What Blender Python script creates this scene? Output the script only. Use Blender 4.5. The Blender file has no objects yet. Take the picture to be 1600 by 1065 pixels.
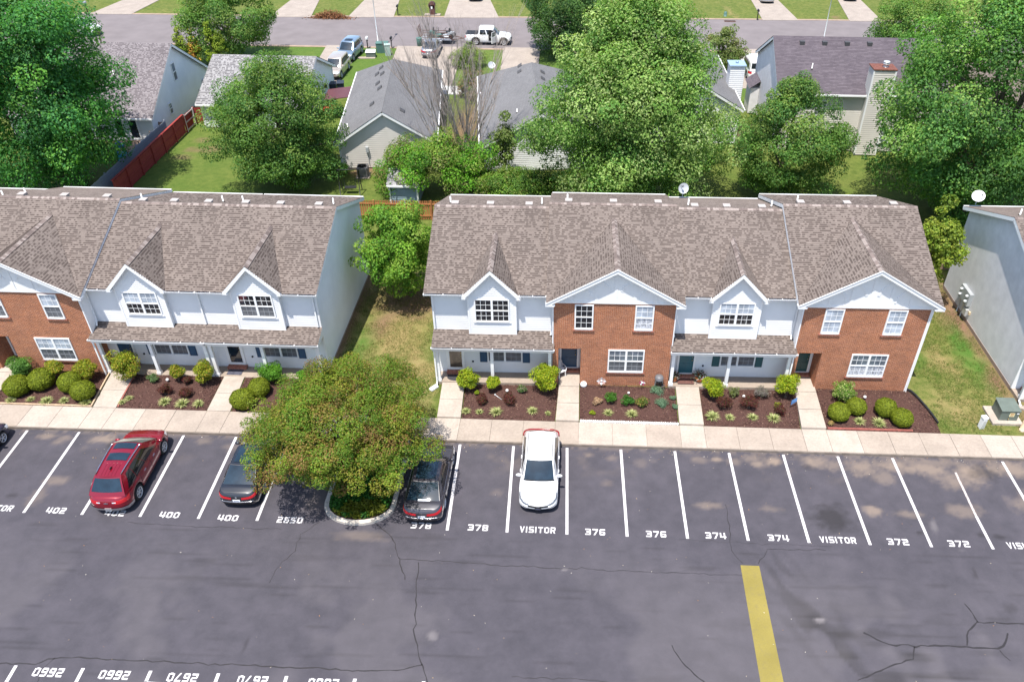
import bpy, math, random
import numpy as np
from mathutils import Matrix, Vector
random.seed(7)
SC = bpy.context.scene
COL = SC.collection

# ------------------------------------------------------------------ camera
cam = bpy.data.objects.new('camera', bpy.data.cameras.new('camera'))
COL.objects.link(cam)
def rz(a): return Matrix.Rotation(a, 4, 'Z')
cam.matrix_world = Matrix.Translation((5.7766, -29.9878, 29.3602)) @ rz(0.0315588) @ Matrix.Rotation(0.9225993, 4, 'X') @ rz(0.0092981)
cam.data.sensor_width = 36.0
cam.data.lens = 1267.258 / 1600 * 36
cam.data.shift_x = (800 - 867.79) / 1600
cam.data.clip_end = 1500
SC.camera = cam

# ------------------------------------------------------------------ light
W = bpy.data.worlds.new('World'); SC.world = W; W.use_nodes = True
wn = W.node_tree.nodes; wl = W.node_tree.links
bg = wn.get('Background') or wn.new('ShaderNodeBackground')
out = wn.get('World Output') or wn.new('ShaderNodeOutputWorld')
sky = wn.new('ShaderNodeTexSky'); sky.sky_type = 'NISHITA'; sky.sun_disc = False
SUNV = Vector((-0.115, -0.30, 1.0)).normalized()          # towards the sun
sky.sun_elevation = math.asin(SUNV.z)
sky.sun_rotation = math.atan2(SUNV.x, SUNV.y)
sky.air_density = 1.0; sky.dust_density = 1.0; sky.ozone_density = 1.0
wl.new(sky.outputs[0], bg.inputs['Color']); bg.inputs['Strength'].default_value = 0.15
wl.new(bg.outputs[0], out.inputs['Surface'])
sun = bpy.data.objects.new('sun', bpy.data.lights.new('sun', 'SUN')); COL.objects.link(sun)
sun.data.energy = 4.9; sun.data.angle = math.radians(0.5); sun.data.color = (1.0, 0.955, 0.88)
sun.rotation_euler = (-SUNV).to_track_quat('-Z', 'Y').to_euler()
sun.location = (0, -20, 60)
SC.view_settings.view_transform = 'Standard'; SC.view_settings.look = 'None'
SC.view_settings.gamma = 1.0; SC.view_settings.use_curve_mapping = False
SC.view_settings.exposure = 0.74

# ------------------------------------------------------------------ materials
MATS = {}
class NT:
    def __init__(s, name):
        s.m = bpy.data.materials.new(name); s.m.use_nodes = True
        s.n = s.m.node_tree.nodes; s.l = s.m.node_tree.links
        s.p = s.n.get('Principled BSDF'); s.o = s.n.get('Material Output')
    def new(s, t, **kw):
        n = s.n.new(t)
        for k, v in kw.items(): setattr(n, k, v)
        return n
    def tc(s, which='Object'):
        return s.new('ShaderNodeTexCoord').outputs[which]
    def noise(s, vec, scale, detail=4, rough=.55):
        n = s.new('ShaderNodeTexNoise'); n.inputs['Scale'].default_value = scale
        n.inputs['Detail'].default_value = detail; n.inputs['Roughness'].default_value = rough
        s.l.new(vec, n.inputs['Vector']); return n.outputs['Fac']
    def ramp(s, fac, stops):
        r = s.new('ShaderNodeValToRGB'); e = r.color_ramp.elements
        while len(e) < len(stops): e.new(0.5)
        for el, (p, c) in zip(e, stops):
            el.position = p; el.color = (c[0], c[1], c[2], 1) if hasattr(c, '__len__') else (c, c, c, 1)
        s.l.new(fac, r.inputs['Fac']); return r.outputs['Color']
    def mix(s, fac, a, b, mode='MIX'):
        n = s.new('ShaderNodeMix', data_type='RGBA', blend_type=mode)
        for sock, v in ((n.inputs[0], fac), (n.inputs[6], a), (n.inputs[7], b)):
            if hasattr(v, 'links') or isinstance(v, bpy.types.NodeSocket): s.l.new(v, sock)
            elif isinstance(v, (int, float)): sock.default_value = v
            else: sock.default_value = (v[0], v[1], v[2], 1)
        return n.outputs[2]
    def bump(s, h, strength=.3, dist=.02):
        b = s.new('ShaderNodeBump'); b.inputs['Strength'].default_value = strength
        b.inputs['Distance'].default_value = dist
        s.l.new(h, b.inputs['Height']); s.l.new(b.outputs[0], s.p.inputs['Normal'])
    def col(s, c):
        if isinstance(c, bpy.types.NodeSocket): s.l.new(c, s.p.inputs['Base Color'])
        else: s.p.inputs['Base Color'].default_value = (c[0], c[1], c[2], 1)

def M(name, base, rough=.6, var=.12, scale=6, bump=0, bscale=60, spec=.4, metal=0, coat=0, trans=0):
    if name in MATS: return MATS[name]
    t = NT(name); v = t.tc()
    n = t.noise(v, scale)
    lo = [c * (1 - var) for c in base]; hi = [min(1, c * (1 + var)) for c in base]
    t.col(t.ramp(n, [(.3, lo), (.7, hi)]))
    t.p.inputs['Roughness'].default_value = rough
    t.p.inputs['Specular IOR Level'].default_value = spec
    t.p.inputs['Metallic'].default_value = metal
    t.p.inputs['Coat Weight'].default_value = coat
    t.p.inputs['Coat Roughness'].default_value = .03
    if bump: t.bump(t.noise(v, bscale, 3), bump, .01)
    MATS[name] = t.m; return t.m

def brick_mat(name, c1, c2, mortar, bw=.203, rh=.0675):
    t = NT(name); uv = t.tc('UV')
    b = t.new('ShaderNodeTexBrick'); t.l.new(uv, b.inputs['Vector'])
    b.inputs['Color1'].default_value = (*c1, 1); b.inputs['Color2'].default_value = (*c2, 1)
    b.inputs['Mortar'].default_value = (*mortar, 1); b.inputs['Scale'].default_value = 1
    b.inputs['Mortar Size'].default_value = .007; b.inputs['Mortar Smooth'].default_value = .2
    b.inputs['Brick Width'].default_value = bw; b.inputs['Row Height'].default_value = rh
    n = t.noise(uv, 1.3, 5); n2 = t.noise(uv, 16, 2)
    c = t.mix(.4, b.outputs['Color'], t.ramp(n, [(.3, (.62, .62, .62)), (.7, (1.25, 1.25, 1.25))]), 'MULTIPLY')
    c = t.mix(.75, c, t.ramp(n2, [(.34, (.62, .58, .56)), (.66, (1.35, 1.4, 1.5))]), 'MULTIPLY')
    t.col(c); t.p.inputs['Roughness'].default_value = .85; t.p.inputs['Specular IOR Level'].default_value = .2
    inv = t.new('ShaderNodeMath', operation='SUBTRACT'); inv.inputs[0].default_value = 1; t.l.new(b.outputs['Fac'], inv.inputs[1])
    t.bump(inv.outputs[0], .5, .012)
    return t.m

def shingle_mat(name, dark, light, width=.30, row=.143, fine=.5, dash=1.0):
    """laminated shingles: pale courses with shorter dark tabs laid on their lower halves"""
    t = NT(name); uv = t.tc('UV')
    def bricks(w, off, sq):
        b = t.new('ShaderNodeTexBrick'); t.l.new(uv, b.inputs['Vector'])
        b.inputs['Color1'].default_value = (0, 0, 0, 1); b.inputs['Color2'].default_value = (1, 1, 1, 1); b.inputs['Mortar'].default_value = (.5, .5, .5, 1)
        b.inputs['Scale'].default_value = 1; b.inputs['Mortar Size'].default_value = 0; b.inputs['Bias'].default_value = 0
        b.inputs['Brick Width'].default_value = w; b.inputs['Row Height'].default_value = row
        b.offset = off; b.squash = sq; b.squash_frequency = 3; return b.outputs['Color']
    def math_(op, a, k, clamp=False):
        n = t.new('ShaderNodeMath', operation=op, use_clamp=clamp)
        for s, v in zip(n.inputs, (a, k)):
            if isinstance(v, bpy.types.NodeSocket): t.l.new(v, s)
            else: s.default_value = v
        return n.outputs[0]
    tone = bricks(width, .41, .8); tabs = bricks(width * .40, .63, .7)
    sep = t.new('ShaderNodeSeparateXYZ'); t.l.new(uv, sep.inputs[0])
    fr = math_('FRACT', math_('DIVIDE', sep.outputs[1], row), 0)
    m = math_('MULTIPLY', math_('GREATER_THAN', tabs, .48), math_('LESS_THAN', fr, .62))
    base = [d * .38 + l * .62 for d, l in zip(dark, light)]
    c = t.mix(tone, base, light); c = t.mix(math_('MULTIPLY', m, dash), c, dark)
    n1 = t.noise(uv, .45, 4); n2 = t.noise(uv, 120, 2); n3 = t.noise(uv, 3.5, 3)
    edge = math_('LESS_THAN', fr, .10); c = t.mix(math_('MULTIPLY', edge, .45), c, [d * .45 for d in dark])  # thin shadow line under each course, painted into the colour
    c = t.mix(fine, c, t.ramp(n2, [(.3, .6), (.7, 1.4)]), 'MULTIPLY')
    c = t.mix(.35, c, t.ramp(n1, [(.3, .74), (.7, 1.22)]), 'MULTIPLY')
    c = t.mix(.25, c, t.ramp(n3, [(.35, .78), (.65, 1.2)]), 'MULTIPLY')
    t.col(c); t.p.inputs['Roughness'].default_value = .93; t.p.inputs['Specular IOR Level'].default_value = .15
    t.bump(n2, .35, .006)
    return t.m

def conc_mat(name, base):
    t = NT(name); v = t.tc(); a = t.noise(v, .9, 5, .65); b = t.noise(v, 7, 5, .7); f = t.noise(v, 60, 3, .7); s = t.noise(v, 2.6, 6, .75)
    c = t.ramp(a, [(.3, [k * .86 for k in base]), (.7, [k * 1.1 for k in base])])
    c = t.mix(.8, c, t.ramp(b, [(.3, .84), (.7, 1.12)]), 'MULTIPLY'); c = t.mix(.8, c, t.ramp(f, [(.3, .78), (.7, 1.2)]), 'MULTIPLY')
    c = t.mix(t.ramp(s, [(.60, 0), (.78, .6)]), c, [k * w for k, w in zip(base, (.62, .57, .52))])
    t.col(c); t.p.inputs['Roughness'].default_value = .88; t.p.inputs['Specular IOR Level'].default_value = .2; t.bump(f, .25, .008)
    MATS[name] = t.m; return t.m

def glass_mat(name, base, rough=.04, pattern=None):
    t = NT(name)
    v = t.tc()
    if pattern:
        n = t.noise(v, pattern, 3, .7); t.col(t.ramp(n, [(.38, [c * .35 for c in base]), (.6, base)]))
    else:
        n = t.noise(v, 2.2, 2); t.col(t.ramp(n, [(.3, [c * .7 for c in base]), (.7, [c * 1.3 for c in base])]))
    t.p.inputs['Roughness'].default_value = rough; t.p.inputs['Specular IOR Level'].default_value = .8
    t.p.inputs['IOR'].default_value = 1.52
    return t.m

def leaf_mat(name, transl=.42, rough=.55, spec=.22):
    t = NT(name)
    a = t.new('ShaderNodeAttribute', attribute_name='tint')
    t.l.new(a.outputs['Color'], t.p.inputs['Base Color'])
    t.p.inputs['Roughness'].default_value = rough; t.p.inputs['Specular IOR Level'].default_value = spec
    tr = t.new('ShaderNodeBsdfTranslucent')
    cc = t.mix(1.0, a.outputs['Color'], (1.25, 1.3, .55), 'MULTIPLY'); t.l.new(cc, tr.inputs['Color'])
    mx = t.new('ShaderNodeMixShader'); mx.inputs[0].default_value = transl
    t.l.new(t.p.outputs[0], mx.inputs[1]); t.l.new(tr.outputs[0], mx.inputs[2]); t.l.new(mx.outputs[0], t.o.inputs['Surface'])
    return t.m

def asphalt_mat():
    t = NT('asphalt'); v = t.tc()
    a = t.new('ShaderNodeAttribute', attribute_name='wear')
    sep = t.new('ShaderNodeSeparateColor'); t.l.new(a.outputs['Color'], sep.inputs[0])
    fine = t.noise(v, 95, 3, .75); mid = t.noise(v, 1.1, 6, .62); big = t.noise(v, .16, 3); spk = t.noise(v, 38, 2)
    c = t.ramp(mid, [(.28, (.046, .043, .052)), (.72, (.068, .062, .074))])
    c = t.mix(.6, c, t.ramp(big, [(.3, (.85, .85, .87)), (.7, (1.13, 1.12, 1.12))]), 'MULTIPLY')
    c = t.mix(.75, c, t.ramp(fine, [(.3, .45), (.7, 1.6)]), 'MULTIPLY')
    c = t.mix(.9, c, t.ramp(spk, [(.66, 1.0), (.76, 2.4)]), 'MULTIPLY')
    c = t.mix(sep.outputs[0], c, (.20, .155, .125))         # tan dust
    c = t.mix(sep.outputs[1], c, (.022, .020, .022))        # oil and tyre marks
    c = t.mix(sep.outputs[2], c, (.15, .135, .14))          # scuffed grey
    t.col(c); t.p.inputs['Roughness'].default_value = .82; t.p.inputs['Specular IOR Level'].default_value = .3
    t.bump(fine, .35, .008)
    return t.m

def grass_mat(name='grass', far=False):
    t = NT(name); v = t.tc()
    a = t.new('ShaderNodeAttribute', attribute_name='wear')
    sep = t.new('ShaderNodeSeparateColor'); t.l.new(a.outputs['Color'], sep.inputs[0])
    f = t.noise(v, 28, 5, .75); m = t.noise(v, 2.3, 5, .65); b = t.noise(v, .35, 4)
    c = t.ramp(m, [(.3, (.068, .098, .020)), (.7, (.125, .150, .036))])
    c = t.mix(.55, c, t.ramp(b, [(.3, (.70, .86, .6)), (.7, (1.25, 1.1, 1.1))]), 'MULTIPLY')
    dry = t.ramp(f, [(.3, (.16, .125, .05)), (.7, (.30, .235, .105))])
    k = t.new('ShaderNodeMath', operation='MULTIPLY_ADD'); t.l.new(m, k.inputs[0]); k.inputs[1].default_value = 1.7
    k.inputs[2].default_value = -.85
    k2 = t.new('ShaderNodeMath', operation='ADD', use_clamp=True); t.l.new(k.outputs[0], k2.inputs[0]); t.l.new(sep.outputs[0], k2.inputs[1])
    k3 = t.new('ShaderNodeMath', operation='MULTIPLY', use_clamp=True); t.l.new(k2.outputs[0], k3.inputs[0]); 
    gt = t.new('ShaderNodeMath', operation='MULTIPLY', use_clamp=True); t.l.new(sep.outputs[0], gt.inputs[0]); gt.inputs[1].default_value = 3.
    t.l.new(gt.outputs[0], k3.inputs[1])
    c = t.mix(k3.outputs[0], c, dry)
    c = t.mix(sep.outputs[1], c, t.ramp(f, [(.3, (.12, .065, .045)), (.7, (.25, .15, .10))]))   # bare soil, leaf litter
    c = t.mix(sep.outputs[2], c, (.055, .135, .02))         # lush
    c = t.mix(.8, c, t.ramp(f, [(.28, .45), (.72, 1.55)]), 'MULTIPLY')
    t.col(c); t.p.inputs['Roughness'].default_value = .9; t.p.inputs['Specular IOR Level'].default_value = .15
    t.bump(f, .8, .04)
    return t.m

WHITE = M('white_trim', (.78, .78, .78), .45, .03, 3)
SIDING = M('white_siding', (.74, .745, .755), .5, .05, .9)
SIDING_GREY = M('weathered_siding', (.68, .66, .67), .55, .09, 1.6)
SIDING_TAN = M('beige_siding', (.60, .565, .52), .55, .05, 1.0)
BRICK = brick_mat('red_brick', (.40, .132, .052), (.265, .083, .037), (.46, .34, .25))
BRICKTRIM = brick_mat('brick_sill', (.36, .12, .07), (.27, .08, .05), (.42, .32, .26), .075, .4)
SHINGLE = shingle_mat('brown_shingle', (.090, .071, .063), (.192, .158, .140))
SH_GREY = shingle_mat('grey_shingle', (.120, .119, .125), (.158, .156, .162), .3, .143, .75, .35)
SH_MOTT = shingle_mat('mottled_shingle', (.11, .106, .11), (.33, .32, .325), .34, .2, .3)
SH_PURP = shingle_mat('purple_shingle', (.06, .05, .062), (.125, .106, .122), .9, .15, .3, .4)
SH_TAUPE = shingle_mat('taupe_shingle', (.10, .086, .093), (.235, .212, .222), .34, .15, .4)
CONC = conc_mat('concrete', (.325, .272, .228))
CONC_L = conc_mat('pale_concrete', (.375, .322, .275))
CONC_D = M('kerb_concrete', (.20, .165, .14), .9, .2, 3, .3, 40, .2)
CONC_S = conc_mat('porch_concrete', (.30, .245, .20))
DRIVE = conc_mat('driveway_concrete', (.31, .265, .23))
STREET = M('street_asphalt', (.165, .145, .148), .9, .10, .5, .3, 70, .2)
MULCH = M('brown_mulch', (.072, .038, .032), .95, .45, 22, 1.0, 70, .1)
def paint_mat(name, base, wear=.5, dirt=(.13, .115, .115)):
    t = NT(name); v = t.tc(); a = t.noise(v, 3.2, 6, .72); b = t.noise(v, 26, 4, .7); c = t.noise(v, .8, 2)
    col = t.ramp(c, [(.3, [k * .88 for k in base]), (.7, [k * 1.08 for k in base])])
    k = t.new('ShaderNodeMath', operation='MULTIPLY'); t.l.new(a, k.inputs[0]); t.l.new(b, k.inputs[1])
    col = t.mix(t.ramp(k.outputs[0], [(.20 + .10 * wear, 0), (.40 + .02 * wear, .75 * wear + .15)]), col, dirt)
    t.col(t.mix(.6, col, t.ramp(b, [(.3, .78), (.7, 1.18)]), 'MULTIPLY')); t.p.inputs['Roughness'].default_value = .8; t.p.inputs['Specular IOR Level'].default_value = .2
    t.bump(b, .2, .006); MATS[name] = t.m; return t.m
PAINT_W = paint_mat('white_road_paint', (.56, .54, .545), .45)
PAINT_WORN = M('worn_road_paint', (.42, .37, .35), .8, .45, 9, .2, 90)
PAINT_Y = paint_mat('yellow_road_paint', (.225, .182, .048), .7, (.13, .11, .065))
CRACK = M('crack_seal', (.022, .019, .021), .6, .2, 8)
BARK = M('bark', (.13, .105, .085), .9, .3, 9, .6, 30, .1)
BARK_PALE = M('dead_bark', (.34, .295, .27), .9, .25, 6, .4, 30, .1)
CEDAR = M('cedar_board', (.36, .155, .065), .85, .25, 5, .3, 40, .1)
REDWOOD = M('red_stained_board', (.27, .042, .036), .75, .14, 5, .2, 40, .2)
GREYWOOD = M('weathered_board', (.27, .285, .325), .9, .25, 5, .4, 40, .1)
TANWOOD = M('old_board', (.30, .21, .16), .9, .25, 5, .4, 40, .1)
BLACK = M('black_plastic', (.018, .018, .02), .5, .1, 8)
RUBBER = M('tyre_rubber', (.018, .018, .019), .85, .1, 20)
DARK = M('dark_cavity', (.012, .012, .013), .8, .1, 5)
CHROME = M('chrome', (.72, .72, .74), .18, .02, 4, metal=1)
ALLOY = M('alloy_rim', (.52, .52, .54), .4, .05, 6, metal=.25)
GREYMETAL = M('grey_metal', (.42, .44, .46), .5, .06, 5, metal=.3)
GALV = M('galvanised_metal', (.58, .59, .60), .45, .06, 5, metal=.4)
GREENBOX = M('green_enamel', (.115, .140, .122), .5, .12, 3)
TEALBOX = M('teal_enamel', (.075, .15, .13), .5, .1, 3)
TAILRED = M('tail_lamp_red', (.42, .012, .018), .15, .1, 20, coat=.8)
LAMP = M('clear_lamp', (.66, .68, .72), .12, .1, 30, coat=.8)
CARGLASS = glass_mat('car_glass', (.007, .009, .011), .06)
CARGLASS_T = glass_mat('car_glass_tinted', (.010, .022, .034), .03)
CARGLASS_G = glass_mat('car_glass_green', (.10, .135, .12), .05)
PANE = glass_mat('window_pane', (.13, .155, .185))
PANE_D = glass_mat('window_pane_screened', (.10, .108, .122), .3)
PANE_K = glass_mat('window_pane_dark', (.022, .024, .028), .06, 5)
MUNT_G = M('screened_muntin', (.30, .31, .33), .6, .05, 6)
PANE_L = glass_mat('window_pane_blind', (.40, .45, .52), .12)
PANE_C = glass_mat('window_pane_lace', (.60, .62, .68), .12, 14)
DOOR_NAVY = M('navy_door', (.014, .055, .115), .35, .08, 3)
DOOR_TEAL = M('teal_door', (.014, .095, .125), .35, .08, 3)
DOOR_GREEN = M('dark_green_door', (.012, .066, .068), .35, .08, 3)
SHUT_NAVY = M('navy_shutter', (.02, .06, .12), .5, .08, 3)
SHUT_GREEN = M('green_shutter', (.02, .075, .08), .5, .08, 3)
TERRA = M('terracotta', (.46, .15, .055), .8, .12, 8)
BRASS = M('brass', (.5, .4, .18), .3, .05, 6, metal=1)
STEM = M('shrub_stem', (.15, .11, .08), .9, .2, 9)
LEAF = leaf_mat('leaf')
LEAF_DULL = leaf_mat('leaf_dense', .12, .6, .15)
ASPHALT = asphalt_mat()
GRASS = grass_mat()

# ------------------------------------------------------------------ mesh builder
class MB:
    def __init__(s): s.v = []; s.f = []; s.mi = []; s.smooth = []
    def add(s, vs, fs, mi=0, smooth=False):
        o = len(s.v); s.v += [tuple(p) for p in vs]
        for f in fs: s.f.append([o + i for i in f]); s.mi.append(mi); s.smooth.append(smooth)
        return s
    def poly(s, pts, mi=0): return s.add(pts, [list(range(len(pts)))], mi)
    def box(s, x0, x1, y0, y1, z0, z1, mi=0):
        vs = [(x, y, z) for z in (z0, z1) for y in (y0, y1) for x in (x0, x1)]
        return s.add(vs, [(0, 2, 3, 1), (4, 5, 7, 6), (0, 1, 5, 4), (2, 6, 7, 3), (0, 4, 6, 2), (1, 3, 7, 5)], mi)
    def obox(s, c, ax, ay, az, mi=0):               # oriented box: centre and three half-vectors
        c, ax, ay, az = map(Vector, (c, ax, ay, az))
        vs = [c + i * ax + j * ay + k * az for k in (-1, 1) for j in (-1, 1) for i in (-1, 1)]
        return s.add(vs, [(0, 2, 3, 1), (4, 5, 7, 6), (0, 1, 5, 4), (2, 6, 7, 3), (0, 4, 6, 2), (1, 3, 7, 5)], mi)
    def bar(s, a, b, w, h, up=(0, 0, 1), mi=0):     # beam from a to b
        a = Vector(a); b = Vector(b); d = (b - a); u = Vector(up)
        sd = d.cross(u).normalized(); u2 = sd.cross(d).normalized()
        return s.obox((a + b) / 2, d / 2, sd * w / 2, u2 * h / 2, mi)
    def prism(s, pts, off, mi=0):                   # polygon extruded by vector
        n = len(pts); off = Vector(off); vs = [Vector(p) for p in pts] + [Vector(p) + off for p in pts]
        fs = [list(range(n))[::-1], list(range(n, 2 * n))] + [(i, (i + 1) % n, n + (i + 1) % n, n + i) for i in range(n)]
        return s.add(vs, fs, mi)
    def tube(s, pts, rad, n=6, mi=0, cap=True, smooth=True):
        if not hasattr(rad, '__len__'): rad = [rad] * len(pts)
        pts = [Vector(p) for p in pts]; vs = []
        for i, p in enumerate(pts):
            d = (pts[min(i + 1, len(pts) - 1)] - pts[max(i - 1, 0)]).normalized()
            a = d.cross(Vector((0.31, 0.95, 0.1))).normalized() if abs(d.y) < .9 else d.cross(Vector((1, 0, 0))).normalized()
            b = d.cross(a)
            for k in range(n):
                t = 2 * math.pi * k / n; vs.append(p + rad[i] * (math.cos(t) * a + math.sin(t) * b))
        fs = []
        for i in range(len(pts) - 1):
            for k in range(n): fs.append((i * n + k, i * n + (k + 1) % n, (i + 1) * n + (k + 1) % n, (i + 1) * n + k))
        s.add(vs, fs, mi, smooth)
        if cap:
            o = len(s.v) - len(vs)
            s.f.append([o + k for k in range(n)]); s.mi.append(mi); s.smooth.append(False)
            s.f.append([o + (len(pts) - 1) * n + k for k in range(n)][::-1]); s.mi.append(mi); s.smooth.append(False)
        return s
    def lathe(s, prof, c=(0, 0, 0), n=16, axis='z', mi=0, smooth=True, cap=True):
        vs = []; c = Vector(c)
        for r, h in prof:
            for k in range(n):
                t = 2 * math.pi * k / n; x, y = r * math.cos(t), r * math.sin(t)
                vs.append(c + (Vector((x, y, h)) if axis == 'z' else Vector((x, h, y))))
        fs = []
        for i in range(len(prof) - 1):
            for k in range(n): fs.append((i * n + k, i * n + (k + 1) % n, (i + 1) * n + (k + 1) % n, (i + 1) * n + k))
        s.add(vs, fs, mi, smooth); o = len(s.v) - len(vs)
        for i in (0, len(prof) - 1):
            if cap and prof[i][0] > 1e-4:
                s.f.append([o + i * n + k for k in range(n)]); s.mi.append(mi); s.smooth.append(False)
        return s
    def courses(s, poly, step, lip, mi=0):
        """clapboards or shingle courses: the planar polygon cut into overlapping strips, each with a butt edge"""
        P = [Vector(p) for p in poly]; n = Vector((0, 0, 0))
        for i in range(len(P)):
            a, b = P[i], P[(i + 1) % len(P)]
            n += Vector(((a.y - b.y) * (a.z + b.z), (a.z - b.z) * (a.x + b.x), (a.x - b.x) * (a.y + b.y)))
        n.normalize()
        ux = Vector((0, 0, 1)).cross(n).normalized(); uy = n.cross(ux)
        if uy.z < 0: ux, uy = -ux, -uy
        o = P[0]; Q = [((p - o).dot(ux), (p - o).dot(uy)) for p in P]
        y0 = min(q[1] for q in Q); y1 = max(q[1] for q in Q)
        def clip(pg, lim, keep_above):
            r = []
            for i in range(len(pg)):
                a, b = pg[i], pg[(i + 1) % len(pg)]
                ina = (a[1] >= lim) if keep_above else (a[1] <= lim); inb = (b[1] >= lim) if keep_above else (b[1] <= lim)
                if ina: r.append(a)
                if ina != inb:
                    t = (lim - a[1]) / (b[1] - a[1]); r.append((a[0] + t * (b[0] - a[0]), lim))
            return r
        y = y0
        while y < y1 - 1e-4:
            ye = min(y + step, y1); pg = clip(clip(Q, y, True), ye, False)
            if len(pg) >= 3:
                vs = [o + ux * a + uy * b + n * (lip * (1 - (b - y) / step)) for a, b in pg]
                s.poly(vs, mi)
                low = [a for a, b in pg if abs(b - y) < 1e-5]
                if len(low) >= 2:
                    a0, a1 = min(low), max(low)
                    s.poly([o + ux * a0 + uy * y, o + ux * a1 + uy * y, o + ux * a1 + uy * y + n * lip, o + ux * a0 + uy * y + n * lip], mi)
            y = ye
        return s
    def mesh(s, name, mats):
        me = bpy.data.meshes.new(name); me.from_pydata(s.v, [], s.f)
        if not isinstance(mats, (list, tuple)): mats = [mats]
        for m in mats: me.materials.append(m)
        me.polygons.foreach_set('material_index', s.mi); me.polygons.foreach_set('use_smooth', s.smooth)
        # metre UVs: u runs level along the face, v up its slope
        nv = np.array(s.v, dtype=float).reshape(-1, 3)
        nl = len(me.loops); li = np.empty(nl, dtype=np.int32); me.loops.foreach_get('vertex_index', li)
        npoly = len(me.polygons); nr = np.empty(npoly * 3); me.polygons.foreach_get('normal', nr); nr = nr.reshape(-1, 3)
        lt = np.empty(npoly, dtype=np.int32); me.polygons.foreach_get('loop_total', lt)
        N = np.repeat(nr, lt, axis=0)
        U = np.stack([-N[:, 1], N[:, 0], np.zeros(nl)], 1); ln = np.linalg.norm(U, axis=1)
        flat = ln < .05; U[flat] = (1, 0, 0); ln[flat] = 1; U /= ln[:, None]
        V = np.cross(N, U); V[flat] = (0, 1, 0)
        p = nv[li]; uv = np.stack([(p * U).sum(1), (p * V).sum(1)], 1)
        me.uv_layers.new(name='UVMap').data.foreach_set('uv', uv.astype(np.float32).ravel())
        me.update(); return me
    def build(s, name, mats, parent=None, **kw): return obj(name, s.mesh(name, mats), parent, **kw)

def obj(name, me, parent=None, loc=None, rotz=None, label=None, cat=None, group=None, kind=None):
    o = bpy.data.objects.new(name, me); COL.objects.link(o)
    if parent: o.parent = parent
    if loc: o.location = loc
    if rotz is not None: o.rotation_euler = (0, 0, rotz)
    return tag(o, label, cat, group, kind)
def tag(o, label=None, cat=None, group=None, kind=None):
    if label: o['label'] = label
    if cat: o['category'] = cat
    if group: o['group'] = group
    if kind: o['kind'] = kind
    return o
def thing(name, label, cat, loc=(0, 0, 0), rotz=0, group=None):
    return obj(name, None, None, loc, rotz, label, cat, group)
def dup(root, loc=None, rotz=None, label=None, scale=None):
    def cp(o, par):
        c = o.copy(); COL.objects.link(c); c.parent = par
        for ch in o.children: cp(ch, c)
        return c
    r = cp(root, None)
    if loc is not None: r.location = loc
    if rotz is not None: r.rotation_euler = (0, 0, rotz)
    if scale is not None: r.scale = scale
    if label: r['label'] = label
    return r

def vnoise(X, Y, scale, seed=0):
    """smooth value noise on arrays"""
    r = np.random.RandomState(seed); g = r.rand(64, 64)
    x = X * scale + 137.2; y = Y * scale + 71.7
    xi = np.floor(x).astype(int); yi = np.floor(y).astype(int); fx = x - xi; fy = y - yi
    fx = fx * fx * (3 - 2 * fx); fy = fy * fy * (3 - 2 * fy)
    a = g[xi % 64, yi % 64]; b = g[(xi + 1) % 64, yi % 64]; c = g[xi % 64, (yi + 1) % 64]; d = g[(xi + 1) % 64, (yi + 1) % 64]
    return (a * (1 - fx) + b * fx) * (1 - fy) + (c * (1 - fx) + d * fx) * fy
def fbm(X, Y, scale, seed=0, o=4):
    v = 0; a = .5; t = 0
    for k in range(o): v = v + a * vnoise(X, Y, scale * 2 ** k, seed + k); t += a; a *= .55
    return v / t
def grid_sheet(name, x0, x1, y0, y1, step, z, mat, fn, kind='structure', zfn=None):
    nx = max(2, int((x1 - x0) / step) + 1); ny = max(2, int((y1 - y0) / step) + 1)
    X, Y = np.meshgrid(np.linspace(x0, x1, nx), np.linspace(y0, y1, ny))
    Z = np.full_like(X, z) if zfn is None else zfn(X, Y)
    me = bpy.data.meshes.new(name); nv = nx * ny
    me.vertices.add(nv); me.vertices.foreach_set('co', np.stack([X, Y, Z], -1).astype(np.float32).ravel())
    i = np.arange(nv).reshape(ny, nx); q = np.stack([i[:-1, :-1], i[:-1, 1:], i[1:, 1:], i[1:, :-1]], -1).reshape(-1, 4)
    quads(me, q); me.materials.append(mat)
    at = me.attributes.new('wear', 'FLOAT_COLOR', 'POINT')
    c = np.zeros((nv, 4), np.float32); c[:, :3] = np.clip(np.stack(fn(X, Y), -1).reshape(-1, 3), 0, 1); c[:, 3] = 1
    at.data.foreach_set('color', c.ravel()); me.update()
    return obj(name, me, kind=kind)
def quads(me, q):
    n = len(q); me.loops.add(n * 4); me.polygons.add(n)
    me.loops.foreach_set('vertex_index', q.astype(np.int32).ravel())
    me.polygons.foreach_set('loop_start', np.arange(0, n * 4, 4, dtype=np.int32))
    me.update(calc_edges=True)

# ================================================================== GROUND
R16 = 0.016                                   # the right-hand row of townhouses is turned by this much
OR = Vector((0, 4.42, 0))
def blob(X, Y, cx, cy, rx, ry, soft=.35, seed=0, ang=0):
    c, s = math.cos(ang), math.sin(ang); dx = X - cx; dy = Y - cy
    d = np.sqrt(((dx * c + dy * s) / rx) ** 2 + ((-dx * s + dy * c) / ry) ** 2)
    d = d + .75 * (fbm(X, Y, 1.6, seed) - .5) + .8 * (fbm(X, Y, 5, seed + 3) - .5)
    return np.clip((1 - d) / soft, 0, 1)

g0 = MB(); g0.box(-400, 400, -300, 500, -1.0, -.08)
g0.build('ground', M('distant_ground', (.075, .10, .03), .95, .3, .08), kind='structure')

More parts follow.
